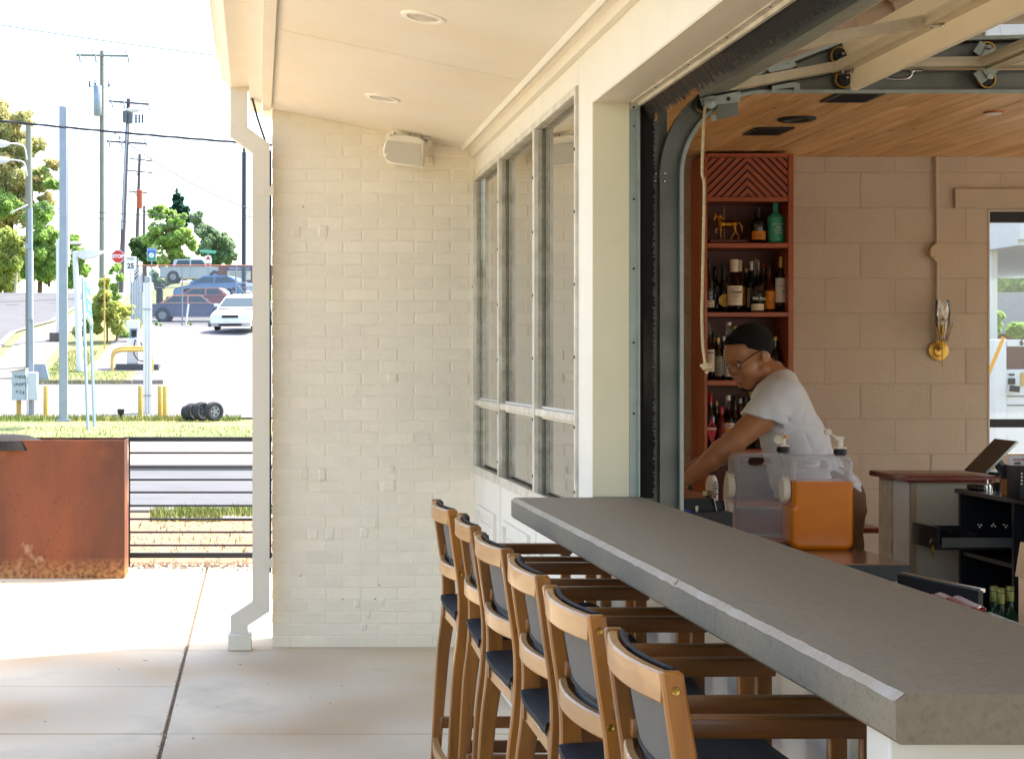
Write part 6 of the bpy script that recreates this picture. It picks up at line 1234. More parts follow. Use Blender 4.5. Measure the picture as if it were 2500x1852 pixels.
tb = [o for o in COL.objects if o.get('label', '').endswith('reading MELETTI')][0]; xx = (x7(425) - VX) * 9.76 / F; rr_ = 14 * 9.76 / F + .0016
obj('label_band', MB().loft([[(xx + rr_ * math.cos(R(a)), 9.76 + rr_ * math.sin(R(a)), zy(y, 9.76)) for y in (1043, 1033)] for a in range(-158, -21, 12)], cap=False, closed=False), labw, tb); text('lettering', 'MELETTI', .0125, (xx, 9.76 - rr_ - .003, zy(1038, 9.76)), inkr, tb, bold=.0004)
bottle(x7(508), B4, y7(900), 23, gd, 'black', 'dark green bottle behind the orange label bottle', None, neck=.42, nr=.4, D=9.84)
bottle(x7(628), B4, y7(905), 24, ggr, 'black', 'green bottle partly behind the chin', None, neck=.4, nr=.4)
bottle(x7(690), B4, y7(855), 24, gd, 'gold', 'gold-capped bottle behind the shoulder', None, neck=.4, nr=.42, D=9.84)
zb_ = lambda y: y
bottle(1738, 1262, 1160, 30, labw, 'white', 'white bottle with script lettering on the lowest shelf', None, 'square', D=9.55, neck=.12, nr=.5)
tb = [o for o in COL.objects if o.get('label', '').startswith('white bottle with script')][0]; text('lettering', 'pain', .045, ((1745 - VX) * 9.5 / F, 9.5, zy(1190, 9.5)), mat('script_ink', '#25323c', .6, var=0), tb, rot=(R(90), R(-80), 0), bold=.0006)
bottle(1777, 1262, 1150, 26, gclr, 'silver', 'clear bottle with a white label reading BE', (.15, .85, labw, [('BE', .014, .8)], inkr, 'wrap'), 'square', D=9.55, neck=.2, nr=.4)
bottle(1685, 1262, 1175, 16, gd, 'black', 'dark bottle with a white label behind the wrists', (.3, .9, labw, [('THE', .01, .4)], ink, 'wrap'), D=9.55, neck=.2)
for i, (x, yb_, yt, wd, gl_, cp_, lb_, lbm) in enumerate(((x6(290), B2, y6(880), 24, gd, 'black', 'plain dark bottle standing at the back left of the second shelf', None), (x6(680), B2, y6(900), 26, ggr, 'gold', 'dark bottle squeezed behind the silver-capped one', (.2, .7, laby, [], ink, 'wrap')), (x6(900), B2, y6(850), 24, gd, 'red', 'red-capped bottle at the back of the second shelf', (.2, .75, lab, [], ink, 'wrap')),
        (x7(255), B3, y7(150), 24, gam, 'black', 'amber bottle at the back between VAGO and the sketched label', (.2, .7, lab, [], ink, 'wrap')), (x7(372), B3, y7(200), 24, gd, 'silver', 'dark bottle between the sketched label and the slim clear one', (.2, .8, labw, [], ink, 'wrap')),
        (x7(285), B4, y7(960), 24, gd, 'gold', 'dark bottle at the back between CYNAR and the small red bottle', (.2, .7, laby, [], ink, 'wrap')), (x7(565), B4, y7(930), 24, gam, 'silver', 'amber bottle at the back of the fourth shelf', (.2, .8, lab, [], ink, 'wrap')))): bottle(x, yb_, yt, wd, gl_, cp_, lb_, lbm, neck=.4, nr=.4, D=9.86)
# ---------------- gilded horse figure ----------------
gold = mat('gilded_metal', '#a8792f', .32, 1., var=.25, scale=40, bump=.5, bscale=160); HD = 9.76
h6 = lambda x, y, dd=0: tuple(P(x6(x), y6(y), HD + dd)); u = HD / F / 5.163
S = SDF(tuple(np.array(h6(230, 560)) - [0, .06, 0]), tuple(np.array(h6(660, 190)) + [0, .06, 0]), .0016)
def c6(a, b_, ra, rb, k=.006, d1=0, d2=0): S.uni(S.cap(h6(*a, d1), h6(*b_, d2), ra * u, rb * u), k)
S.d = S.ell(h6(440, 350), (95 * u, .017, 42 * u)); S.uni(S.ell(h6(365, 345), (52 * u, .017, 50 * u)), .008); S.uni(S.ell(h6(520, 345), (50 * u, .018, 46 * u)), .008)
c6((365, 340), (320, 255), 40, 24); c6((320, 255), (300, 232), 24, 19); c6((295, 232), (272, 295), 22, 12); c6((280, 222), (272, 203), 7, 3, .002, .006, .006); c6((280, 222), (272, 203), 7, 3, .002, -.006, -.006)
for a, b_, ra, rb, d in (((355, 385), (295, 408), 17, 10, -.009), ((295, 408), (300, 455), 9, 7, -.009), ((300, 455), (318, 465), 8, 9, -.009), ((360, 385), (355, 455), 17, 10, .009), ((355, 455), (362, 530), 9, 6, .009), ((362, 530), (358, 543), 9, 10, .009),
                       ((525, 375), (545, 440), 26, 12, -.009), ((545, 440), (500, 500), 11, 7, -.009), ((500, 500), (485, 540), 7, 9, -.009), ((530, 375), (550, 440), 24, 12, .009), ((550, 440), (585, 500), 11, 7, .009), ((585, 500), (585, 540), 8, 9, .009)): c6(a, b_, ra, rb, .004, d, d)
c6((560, 335), (590, 328), 8, 12, .003); c6((590, 328), (622, 375), 14, 13, .004); c6((622, 375), (632, 445), 13, 4, .004); c6((300, 225), (350, 240), 9, 10, .004); c6((350, 240), (405, 305), 11, 9, .004)
t = thing('horse_figure', 'gilded prancing horse figure on a dark wooden base on the top shelf', 'figurine', h6(440, 580)); o = sdf_obj('horse', S, gold, t, t.location)
obj('base', MB().box(P(x6(205), 0, HD).x, P(x6(675), 0, HD).x, HD - .03, HD + .03, zy(B1, HD), P(0, y6(546), HD).z, .002), M['shelfd'], t); obj('rod', MB().cyl(h6(402, 545, .004), h6(402, 115, .004), .0016, 8), M['brass'], t)
# ---------------- prep counter, jugs ----------------
pc = thing('prep_counter', 'glossy stone prep counter behind the bar holding the drink jugs', 'counter', (2.0, 6.6, .83))
obj('top', MB().box(1.72, 2.39, 6.30, 7.32, .816, .862, .003), mat('prep_stone', '#8d6f5a', .12, var=.12, scale=25, spec=.6), pc); obj('edge', MB().box(1.72, 2.393, 6.288, 6.299, .80, .858), mat('dark_edge', '#2f3337', .35), pc); obj('carcass', MB().box(1.75, 2.35, 6.36, 7.28, .0, .80), M['black'], pc)
ub = thing('ice_well', 'dark underbar ice well with a thin stainless rim behind the counter', 'sink', (2.2, 5.5, .6))
obj('basin', MB().box(1.75, 3.0, 4.5, 6.28, .40, .62), M['black'], ub); A_, B_ = P(2202, 1400, 6.1), P(2400, 1441, 5.75); obj('rim', MB().bar(A_, B_, .02, .012), M['steel'], ub); obj('front_panel', MB().loft([[A_, B_, B_ - Vector((0, 0, .25)), A_ - Vector((0, 0, .25))], [p + Vector((-.02, -.01, 0)) for p in (A_, B_, B_ - Vector((0, 0, .25)), A_ - Vector((0, 0, .25)))]], smooth=False), M['black'], ub)
A_, B_ = P(2410, 1497, 5.0), P(2487, 1527, 4.6); obj('second_rim', MB().bar(A_, B_, .015, .01), M['steel'], ub)
plast = bpy.data.materials.new('jug_plastic'); plast.use_nodes = True; n_, l_ = plast.node_tree.nodes, plast.node_tree.links; n_.clear()
o_ = n_.new('ShaderNodeOutputMaterial'); tr_ = n_.new('ShaderNodeBsdfTransparent'); tr_.inputs[0].default_value = (.94, .94, .95, 1); df = n_.new('ShaderNodeBsdfPrincipled'); df.inputs['Base Color'].default_value = (.74, .75, .77, 1); df.inputs['Roughness'].default_value = .12
lw_ = n_.new('ShaderNodeLayerWeight'); lw_.inputs[0].default_value = .35; mr_ = n_.new('ShaderNodeMapRange'); mr_.inputs[3].default_value = .22; mr_.inputs[4].default_value = .6; mx_ = n_.new('ShaderNodeMixShader')
l_.new(lw_.outputs['Facing'], mr_.inputs[0]); l_.new(mr_.outputs[0], mx_.inputs[0]); l_.new(tr_.outputs[0], mx_.inputs[1]); l_.new(df.outputs[0], mx_.inputs[2]); l_.new(mx_.outputs[0], o_.inputs[0])
capw = mat('cap_white', '#e6ddc9', .5, var=.03); juice = mat('orange_drink', '#d2740a', .18, var=.06, scale=5, spec=.5, col2='#c06408', c2scale=6, c2amt=.5)
def rrect(w_, d_, r_, n=5):
    o = []
    for cx_, cy_, a0_ in ((w_ / 2 - r_, d_ / 2 - r_, 0), (-w_ / 2 + r_, d_ / 2 - r_, 90), (-w_ / 2 + r_, -d_ / 2 + r_, 180), (w_ / 2 - r_, -d_ / 2 + r_, 270)):
        o += [(cx_ + r_ * math.cos(R(a0_ + 90 * k / n)), cy_ + r_ * math.sin(R(a0_ + 90 * k / n))) for k in range(n + 1)]
    return o
def jug(label, cx_, D, full, yaw, capgap=0):
    w_, d_, H_ = .240, .165, .372; t = thing('drink_jug', label, 'jug', (0, 0, 0), 'clear plastic drink jugs on the prep counter')
    # outline in x-z with a handle hole, swept through the depth
    S = SDF((-.135, -.095, -.01), (.135, .095, .40), .004)
    def rb(cx0, cz0, hx, hz, r_): 
        qx = np.abs(S.X - cx0) - hx + r_; qz = np.abs(S.Z - cz0) - hz + r_; return np.sqrt(np.maximum(qx, 0) ** 2 + np.maximum(qz, 0) ** 2) + np.minimum(np.maximum(qx, qz), 0) - r_
    o2 = rb(0, .186, .120, .186, .035); notch = rb(-.125, .225, .014, .058, .008); o2 = np.maximum(o2, -notch)
    hole = rb(-.02, .335, .044, .017, .017) ; dy = np.abs(S.Y) - .0825
    taper = np.where(S.Z > .28, (S.Z - .28) * .32, 0) * (np.abs(S.X + .02) < .085); dy = np.abs(S.Y) - (.0825 - np.minimum(taper, .03))
    k_ = .018; a_, b_ = o2 + k_, dy + k_; body = np.sqrt(np.maximum(a_, 0) ** 2 + np.maximum(b_, 0) ** 2) + np.minimum(np.maximum(a_, b_), 0) - k_
    for gx in () if full else (-.03, .05, .08): body = np.maximum(body, -(S.cap((gx, -.0835, .03), (gx, -.0835, .25), .004)))
    S.d = np.maximum(body, -hole); S.d = -SDF.smin(-S.d, hole, .006)
    inner = S.d + (-.0012 if full else .004)
    V, Q = S.mesh(); me = bpy.data.meshes.new('shell'); me.from_pydata(V.tolist(), [], Q[:, ::-1].tolist()); me.polygons.foreach_set('use_smooth', [True] * len(Q)); me.materials.append(plast); fixn(me)
    o = bpy.data.objects.new('shell', me); COL.objects.link(o); o.parent = t
    if full:
        S.d = np.maximum(inner, S.Z - .272); V, Q = S.mesh(); me = bpy.data.meshes.new('drink'); me.from_pydata(V.tolist(), [], Q[:, ::-1].tolist()); me.polygons.foreach_set('use_smooth', [True] * len(Q)); me.materials.append(juice); fixn(me); me.set_sharp_from_angle(angle=R(40))
        o = bpy.data.objects.new('drink', me); COL.objects.link(o); o.parent = t
    else:
        S.d = np.maximum(inner, S.Z - .018); V, Q = S.mesh(); me = bpy.data.meshes.new('drink_rest'); me.from_pydata(V.tolist(), [], Q[:, ::-1].tolist()); me.materials.append(juice); fixn(me)
        o = bpy.data.objects.new('drink_rest', me); COL.objects.link(o); o.parent = t
    zc = .232
    obj('side_cap', MB().lathe([(.0, -.028), (.050, -.028), (.053, -.024), (.053, -.004), (.045, .0)], (-.112, 0, zc), 30, 'x'), capw, t)
    nx_ = .088
    obj('neck', MB().lathe([(.022, .366), (.022, .374), (.026, .376), (.026, .390), (.022, .392), (.022, .396)], (nx_, 0, 0), 20), M['black'], t)
    tp = obj('spigot', MB().lathe([(.024, .396), (.024, .402), (.011, .403), (.011, .438), (0, .44)], (nx_, 0, 0), 18), capw, t)
    if full: obj('lever', MB().obox((nx_ - .028, -.0, .448), (1, 0, -.75), (0, 1, 0), (.75, 0, 1), .026, .009, .004, .003).lathe([(0, -.012), (.0125, -.012), (.0125, .012), (0, .012)], (nx_ - .048, 0, .463), 14, 'y').lathe([(.010, -.02), (.010, .014)], (nx_, 0, .436), 12, 'x'), capw, t)
    else:
        obj('lever', MB().lathe([(.0, -.004), (.018, -.004), (.018, .004), (0, .004)], (nx_ - .022, -.01, .425), 16, 'y').lathe([(.011, -.03), (.011, .016)], (nx_ + .0, 0, .437), 14, 'y'), capw, t); obj('nozzle', MB().lathe([(.0075, -.034), (.0075, -.031)], (nx_, 0, .437), 12, 'y'), labo, t)
    t.location = (cx_, D, .862); t.rotation_euler[2] = yaw; return t
jug('clear jug filled with orange drink, nearest on the prep counter', P(1996, 0, 6.85).x, 6.85, True, R(-5))
jug('empty cloudy clear jug standing behind the filled one', 2.062, 7.04, False, R(-4))
# bottles and tools in front of the man's hands
t = thing('tool_caddy', 'black and steel bar tool caddy in front of the hands', 'caddy', (1.9, 6.9, .862)); e7 = lambda x, y, D=6.7: P(1600 + x / 7.433, 1120 + y / 7.433, D)
def sl(nm, pts, d0, d1, m_, par=t): return obj(nm, MB().loft([[e7(x, y, d0) for x, y in pts], [e7(x, y, d0) + Vector((0, d1 - d0, 0)) for x, y in pts]], smooth=False), m_, par)
sl('steel_panel', [(478, 720), (1050, 712), (1120, 965), (478, 965)], 6.72, 6.74, mat('black_steel', '#23272a', .25, .5, var=.1), t); sl('side_panel', [(1085, 760), (1255, 755), (1285, 965), (1130, 965)], 6.80, 6.82, mat('black_steel', '#23272a', .25, .5), t)
sl('edge', [(1050, 690), (1062, 690), (1130, 960), (1118, 965)], 6.70, 6.72, M['steel'], t); sl('edge', [(1250, 758), (1260, 756), (1290, 960), (1278, 962)], 6.78, 6.80, M['steel'], t)
sl('bracket', [(727, 850), (780, 850), (778, 925), (770, 958), (730, 958)], 6.715, 6.719, M['steel'], t); sl('base_tray', [(478, 966), (1400, 966), (1400, 1250), (478, 1250)], 6.66, 6.9, M['black'], t)
sl('blue_cloth', [(500, 925), (560, 905), (660, 945), (690, 975), (560, 965)], 6.64, 6.7, mat('blue_cloth', '#1f3f9a', .7), t); sl('amber_tray', [(520, 600), (650, 575), (860, 620), (880, 712), (520, 715)], 6.95, 7.1, mat('amber_plastic', '#8f4d20', .2, var=.1), t)
obj('jar_stack', MB().lathe([(.03, 0), (.033, .012), (.02, .03), (.0, .032)], e7(960, 712, 7.0), 16), M['steel'], t)
j = thing('shaker_jar', 'small glass shaker jar with a perforated metal top by the fingers', 'jar', tuple(e7(432, 1000, 6.62))); c = e7(432, 900, 6.62)
obj('glass', MB().lathe([(.0105, -.04), (.012, -.03), (.012, .02), (.011, .0215)], c, 16), gclr, j); obj('lid', MB().lathe([(.0125, .0216), (.0125, .028), (.010, .033), (0, .034)], c, 16), M['steel'], j)
# ---------------- half wall, cabinet and what stands on it ----------------
z3 = lambda x, y, D: P(2050 + x / 3.304, 1050 + y / 3.304, D)
hw_ = thing('half_wall', 'low partition wall with a dark red wooden cap behind the prep counter', 'wall', (3.6, 7.75, 0))
HX = 2.868; obj('core', MB().box(HX, 4.6, 7.56, 7.93, 0, 1.078), mat('halfwall_paint', '#b5ab97', .75, var=.06, bump=.8, bscale=90), hw_)
obj('lit_face', MB().box(HX - .003, HX - .0005, 7.565, 7.75, 0, 1.075), mat('halfwall_lit', '#d9dadb', .6, var=.03), hw_); obj('corner_trim', MB().box(HX + .001, HX + .026, 7.550, 7.5595, 0, 1.075), mat('tan_trim', '#a28d70', .6, var=.05), hw_)  # side face coloured whiter for the outside light falling on it
obj('torn_edge', MB().prism([(7.752, 1.07)] + [(7.752 + .012 * math.sin(k * 2.3) + .01, 1.07 - k * .05) for k in range(1, 16)] + [(7.925, .32), (7.925, 1.07)], HX - .005, HX - .0007, 'x'), mat('torn_plaster', '#cfc8b6', .9, var=.2, scale=18, bump=1, bscale=50), hw_)
redw = wood('red_cap_wood', '#7a2f22', '#5c2018', .3, 'x', 5., .2, .02); obj('cap', MB().box(HX - .035, 4.62, 7.50, 7.97, 1.080, 1.106, .006, 2), redw, hw_)
bn = thing('wall_bench', 'dark red wooden ledge against the block wall on a thin black leg', 'bench', (2.9, 9.3, 0)); obj('ledge', MB().box(2.4, 3.2, 8.78, BD - .01, .735, .762, .004), redw, bn); obj('leg', MB().box(3.09, 3.115, 8.85, 8.875, 0, .733), M['black'], bn); obj('lit_panel', MB().box(2.45, 3.19, 9.2, 9.24, .02, .733), mat('blue_lit_panel', '#aebccb', .6, var=.05), bn)  # bluish light on the wall below the ledge is put into the panel colour
cbx = thing('black_cabinet', 'black open-sided cabinet with a cash drawer pulled out', 'cabinet', (3.3, 6.8, 0)); bk = mat('black_laminate', '#16171b', .4, var=.1, scale=5); CX = 3.0
obj('top', MB().box(CX - .008, 3.9, 5.6, 7.385, 1.042, 1.062, .002), mat('cabinet_top', '#24262c', .22, var=.1), cbx)
for y in (7.36, 6.84, 6.2): obj('upright', MB().box(CX, 3.88, y - .02, y, 0, 1.0415), bk, cbx)
obj('back', MB().box(3.86, 3.88, 5.6, 7.339, 0, 1.04), bk, cbx)
for z in (.78, .40): obj('shelf', MB().box(CX + .01, 3.85, 6.841, 7.339, z, z + .018), bk, cbx); obj('shelf', MB().box(CX + .01, 3.85, 6.201, 6.819, z, z + .018), bk, cbx)
dr = obj('cash_drawer', MB().box(2.78, 2.795, 7.035, 7.30, .835, .925, .002).box(2.795, 3.5, 7.30, 7.306, .835, .91).box(2.795, 3.5, 7.04, 7.30, .835, .84), bk, cbx)
obj('drawer_side', MB().box(2.800, 3.42, 7.034, 7.039, .845, .885), mat('drawer_grey', '#6e6c62', .4, .3), dr); obj('lock', MB().lathe([(.012, -.006), (.012, 0)], (2.779, 7.08, .872), 14, 'x'), M['steel'], dr)
kk = z3(652, 850, 7.02); ky = obj('key_ring', MB().tube([(2.772 + .012 * math.cos(R(a)), 7.06, .862 + .012 * math.sin(R(a))) for a in range(0, 361, 30)], .0012, 6).box(2.768, 2.776, 7.058, 7.060, .800, .85).lathe([(0, 0), (.009, .004), (.009, .014), (0, .018)], (2.772, 7.06, .826), 10), M['brass'], dr)
for k in range(14): obj('coin_clip', MB().lathe([(0, 0), (.006, .003), (.006, .010), (0, .012)], (2.99 + .018 * k + .01 * (k % 2), 7.12 + .05 * (k % 3), .915 + .003 * (k % 2)), 8), M['steel'], dr)
obj('till_divider', MB().box(2.86, 2.862, 7.05, 7.29, .841, .9).box(2.95, 2.952, 7.05, 7.29, .841, .9), M['black'], dr)
tt = thing('tablet', 'dark tablet on a stand seen from behind on the red wooden cap', 'tablet', (3.5, 7.6, 1.107))
pts = [z3(1005, 318, 7.72), z3(1182, 340, 7.5), z3(1435, 88, 7.46), z3(1250, 66, 7.70)]; nrm = (pts[1] - pts[0]).cross(pts[3] - pts[0]).normalized()
if nrm.y > 0: nrm = -nrm
obj('shell', MB().loft([[p for p in pts], [p - nrm * .008 for p in pts]], smooth=False), mat('tablet_back', '#5a5044', .35, .4, var=.05), tt); e_ = [(pts[1] - nrm * .002), pts[2] - nrm * .002]; obj('side', MB().bar(e_[0], e_[1], .014, .010), M['steel'], tt)
obj('stand', MB().bar(z3(1270, 250, 7.58), z3(1330, 345, 7.6), .04, .02).box(z3(1240, 0, 7.6).x, z3(1400, 0, 7.6).x, 7.55, 7.66, 1.107, 1.118), M['black'], tt)
CT = 1.0622
it = thing('pour_bell', 'small steel pourer bell on the black cabinet', 'pourer', tuple(z3(1190, 500, 7.2))); c = Vector((z3(1192, 0, 7.2).x, 7.2, CT)); obj('bell', MB().lathe([(.014, 0), (.015, .018), (.013, .028), (.004, .032), (.0025, .05), (0, .052)], c, 16), M['steel'], it)
it = thing('card_reader', 'flat black device lying at the back of the cabinet top', 'card reader', (z3(1140, 0, 7.3).x, 7.3, CT)); c = Vector((z3(1145, 0, 7.30).x, 7.30, CT)); obj('body', MB().box(c.x - .045, c.x + .045, 7.25, 7.35, CT, CT + .022, .006), M['black'], it); obj('screen', MB().box(c.x - .04, c.x + .04, 7.26, 7.34, CT + .0222, CT + .0232), mat('dark_blue_screen', '#2c3a52', .1, var=0), it)
it = thing('toothpick_cup', 'clear cup packed with wooden toothpicks', 'cup', (z3(1268, 0, 7.15).x, 7.15, CT)); c = Vector((z3(1268, 0, 7.15).x, 7.15, CT)); obj('cup', MB().lathe([(.019, 0), (.020, .04), (.0205, .042)], c, 18), gclr, it); rnd = random.Random(9)
b = MB()
for k in range(60): a, q_ = rnd.uniform(0, 6.28), rnd.uniform(0, .016); b.cyl((c.x + q_ * .8 * math.cos(a), c.y + q_ * .8 * math.sin(a), CT + .002), (c.x + q_ * 1.15 * math.cos(a), c.y + q_ * 1.15 * math.sin(a), CT + .052 + rnd.uniform(-.003, .003)), .0011, 5)
o = obj('toothpicks', b, mat('pick_wood', '#c9a877', .7, var=.1), it); o['kind'] = 'stuff'
it = thing('straw_cup', 'woven wicker cup full of black straws', 'cup', (z3(1350, 0, 6.98).x, 6.98, CT)); c = Vector((z3(1350, 0, 6.98).x, 6.98, CT)); b = MB(); n_w = 26
obj('cup', MB().lathe([(.018, 0), (.0205, .066), (.0195, .067), (.0175, .004)], c, 20), mat('wicker', '#8d5427', .7, var=.3, scale=120), it)
for k in range(13): b.tube([c + Vector(((.0200 + .0002 * k + .0012 * (j % 2)) * math.cos(j * math.pi / 12), (.0200 + .0002 * k + .0012 * (j % 2)) * math.sin(j * math.pi / 12), .003 + k * .005)) for j in range(25)], .0016, 4)
o = obj('weave', b, mat('wicker_l', '#a8672f', .6, var=.3, scale=90), it); o['kind'] = 'stuff'; b = MB()
for k in range(46): a, q_ = rnd.uniform(0, 6.28), rnd.uniform(0, .014); L_ = rnd.uniform(.115, .128); d_ = Vector((math.cos(a) * q_ * 2.4 - .010, math.sin(a) * q_ * 2.2, 0)); b.cyl(c + Vector((q_ * math.cos(a) * .6, q_ * math.sin(a) * .6, .02)), c + d_ * 1.0 + Vector((0, 0, L_)), .0028, 6)
o = obj('straws', b, M['black'], it); o['kind'] = 'stuff'
it = thing('menu_card', 'white printed card headed GOLDE beside the straws', 'card', tuple(z3(1430, 520, 6.9))); pc_ = [z3(1365, 208, 6.9), z3(1500, 205, 6.86), z3(1520, 515, 6.86), z3(1395, 515, 6.9)]
obj('card', MB().loft([pc_, [p + Vector((0, .002, 0)) for p in pc_]], smooth=False), labw, it); text('lettering', 'GOLDEN', .0125, z3(1450, 236, 6.84), inkr, it, bold=.0004, align='CENTER'); text('lettering', 'BAR AND GRILL', .003, z3(1440, 252, 6.84), ink, it); obj('print_block', MB().box(z3(1405, 0, 6.86).x, z3(1455, 0, 6.86).x, 6.855, 6.857, z3(0, 272, 6.86).z, z3(0, 259, 6.86).z), ink, it)
it = thing('card_terminal', 'black boxy printer at the right end of the cabinet top', 'printer', tuple(z3(1470, 520, 6.8))); A_, B_ = z3(1395, 520, 6.78), z3(1640, 288, 6.78); obj('body', MB().box(A_.x, B_.x, 6.72, 6.84, CT, B_.z, .008, 2), M['black'], it)
for k in range(4): obj('button', MB().lathe([(0, -.002), (.003, -.002), (.003, 0)], (z3(1468, 0, 6.718).x, 6.719, z3(0, 350 + 28 * k, 6.7).z), 8, 'y'), M['steel'], it)
# wine bottles, sachets and a carton low on the right
for i, (x, y0, lb) in enumerate(((1246, 1255, 'wine bottle with a green-gold capsule, left of the three'), (1299, 1270, 'wine bottle with a green-gold capsule, middle of the three'), (1375, 1255, 'wine bottle with a green-gold capsule, right of the three'))):
    D = 6.15 - .12 * (i == 1); tp = z3(x, y0, D); t = thing('wine_bottle', lb, 'bottle', (tp.x, D, tp.z - .31), 'wine bottles in the underbar'); obj('glass', MB().lathe([(.036, -.31), (.037, -.30), (.037, -.13), (.028, -.105), (.0145, -.085), (.0135, -.052)], tp, 20), ggr, t); obj('capsule', MB().lathe([(.0145, -.054), (.0145, -.003), (.012, 0), (0, .0)], tp, 16), mat('green_gold', '#7d7a3c', .4, .4, var=.05), t); obj('seam', MB().lathe([(.0148, -.018), (.0148, -.015)], tp, 16), ink, t)
t = thing('wine_rack', 'dark shelf holding the wine bottles', 'rack', (2.75, 6.1, .45)); obj('shelf', MB().box(2.3, 3.0, 5.9, 6.3, tp.z - .33, tp.z - .311), M['black'], t)
for i, (x0, y0, x1, y1, mm, lb) in enumerate(((790, 1335, 905, 1385, 'pink_foil', 'crumpled pink foil sachet at the edge of the counter'), (925, 1360, 1110, 1445, 'red_card', 'red and white packet lying behind the counter edge'))):
    a, b_ = z3(x0, y0, 5.2 - .3 * i), z3(x1, y1, 5.0 - .3 * i); t = thing('packet', lb, 'packet', tuple((a + b_) / 2)); c_ = (a + b_) / 2
    obj('wrapper', MB().bar(a, b_, .05, .012, bev=.004), mat(mm, '#c9787a' if i == 0 else '#8e2028', .25, .2, var=.3, scale=60), t)
    for k in range(5): p = a.lerp(b_, (k + .5) / 5); obj('fold', MB().obox(p + Vector((.0, -.01, .008)), (1, .2 * k, .3), (0, 1, 0), (-.3, 0, 1), .008, .02, .002), mat('foil_white', '#d5cfd0', .25, .4, var=.2), t)
cr = thing('carton', 'brown cardboard carton with an open flap at the right edge', 'box', tuple(z3(1460, 1590, 4.5))); kb = mat('cardboard', '#b98f68', .85, var=.08); c0_ = z3(1437, 1200, 4.5); obj('body', MB().box(2.08, 2.4, 4.5, 4.70, .70, c0_.z), kb, cr)
fp = [z3(1462, 905, 4.55), z3(1640, 905, 4.42), z3(1700, 1205, 4.5), z3(1420, 1178, 4.68)]; obj('flap', MB().loft([fp, [p + Vector((0, .004, .001)) for p in fp]], smooth=False), kb, cr)
# ---------------- the bartender ----------------
class LS(SDF):
    """as SDF, but each shape is worked out only near itself"""
    def __init__(s, lo, hi, h):
        s.lo = np.array(lo, float); s.h = h; s.n = np.ceil((np.array(hi) - s.lo) / h).astype(int) + 1
        s.ax = [s.lo[i] + h * np.arange(s.n[i]) for i in range(3)]; s.d = np.full(tuple(s.n), .5)
    def loc(s, lo, hi):
        a = np.clip(np.floor((np.array(lo) - s.lo) / s.h).astype(int), 0, s.n - 1); b = np.clip(np.ceil((np.array(hi) - s.lo) / s.h).astype(int) + 1, 1, s.n); b = np.maximum(b, a + 1)
        sl = tuple(slice(i, j) for i, j in zip(a, b)); X = s.ax[0][sl[0]][:, None, None]; Y = s.ax[1][sl[1]][None, :, None]; Z = s.ax[2][sl[2]][None, None, :]; return sl, X, Y, Z
    def put(s, sl, d, k, op):
        if op == '+': s.d[sl] = s.smin(s.d[sl], d, k)
        else: s.d[sl] = -s.smin(-s.d[sl], d, k)
    def C(s, a, b, ra, rb=None, k=.01, op='+'):
        rb = ra if rb is None else rb; a, b = np.array(a, float), np.array(b, float); m = max(ra, rb) + k + .02
        sl, X, Y, Z = s.loc(np.minimum(a, b) - m, np.maximum(a, b) + m); ba = b - a; L = (ba * ba).sum() + 1e-12; t = np.clip(((X - a[0]) * ba[0] + (Y - a[1]) * ba[1] + (Z - a[2]) * ba[2]) / L, 0, 1)
        s.put(sl, np.sqrt((X - a[0] - ba[0] * t) ** 2 + (Y - a[1] - ba[1] * t) ** 2 + (Z - a[2] - ba[2] * t) ** 2) - (ra + (rb - ra) * t), k, op)
    def E(s, c, r, rot=0., k=.01, op='+', cut=None, yaw=1):
        c = np.array(c, float); m = max(r) + k + .02; sl, X, Y, Z = s.loc(c - m, c + m); x, y, z = X - c[0], Y - c[1], Z - c[2]; cy, sy = (math.cos(HT), math.sin(HT)) if yaw else (1, 0); x, y = x * cy + y * sy, -x * sy + y * cy; a = R(rot); x, z = x * math.cos(a) + z * math.sin(a), -x * math.sin(a) + z * math.cos(a)
        k0 = np.sqrt((x / r[0]) ** 2 + (y / r[1]) ** 2 + (z / r[2]) ** 2); k1 = np.sqrt((x / r[0] ** 2) ** 2 + (y / r[1] ** 2) ** 2 + (z / r[2] ** 2) ** 2) + 1e-9; d = k0 * (k0 - 1) / k1
        if cut is not None: d = np.maximum(d, cut(X, Y, Z))
        s.put(sl, d, k, op)
PD = 7.40
a2 = lambda x, y, D=PD: np.array(P(1600 + x / 2.581, 760 + y / 2.581, D))      # enlarged detail of the whole man
HT = R(24); HC = np.array(P(1690 + 684 / 4.859, 780 + 322 / 4.859, PD))
def a7(x, y, dy=0.):
    """a point of the head, which is turned a little to the camera; x is where the near one of a pair shows"""
    p = np.array(P(1690 + x / 4.859, 780 + y / 4.859, PD)); lat = -abs(dy); r = (HC[0] - p[0] - lat * math.sin(HT)) / math.cos(HT)
    return np.array([HC[0] - r * math.cos(HT) - dy * math.sin(HT), PD - r * math.sin(HT) + dy * math.cos(HT), p[2]])
skin = mat('skin', '#aa7653', .42, var=.06, scale=9, bump=.12, bscale=160, sss=.12, spec=.4)
lo = np.minimum(a2(40, 1320, 7.6), a2(40, 1320, 7.1)); B = LS((1.70, 7.02, 1.03), (2.42, 7.72, 1.80), .0036)
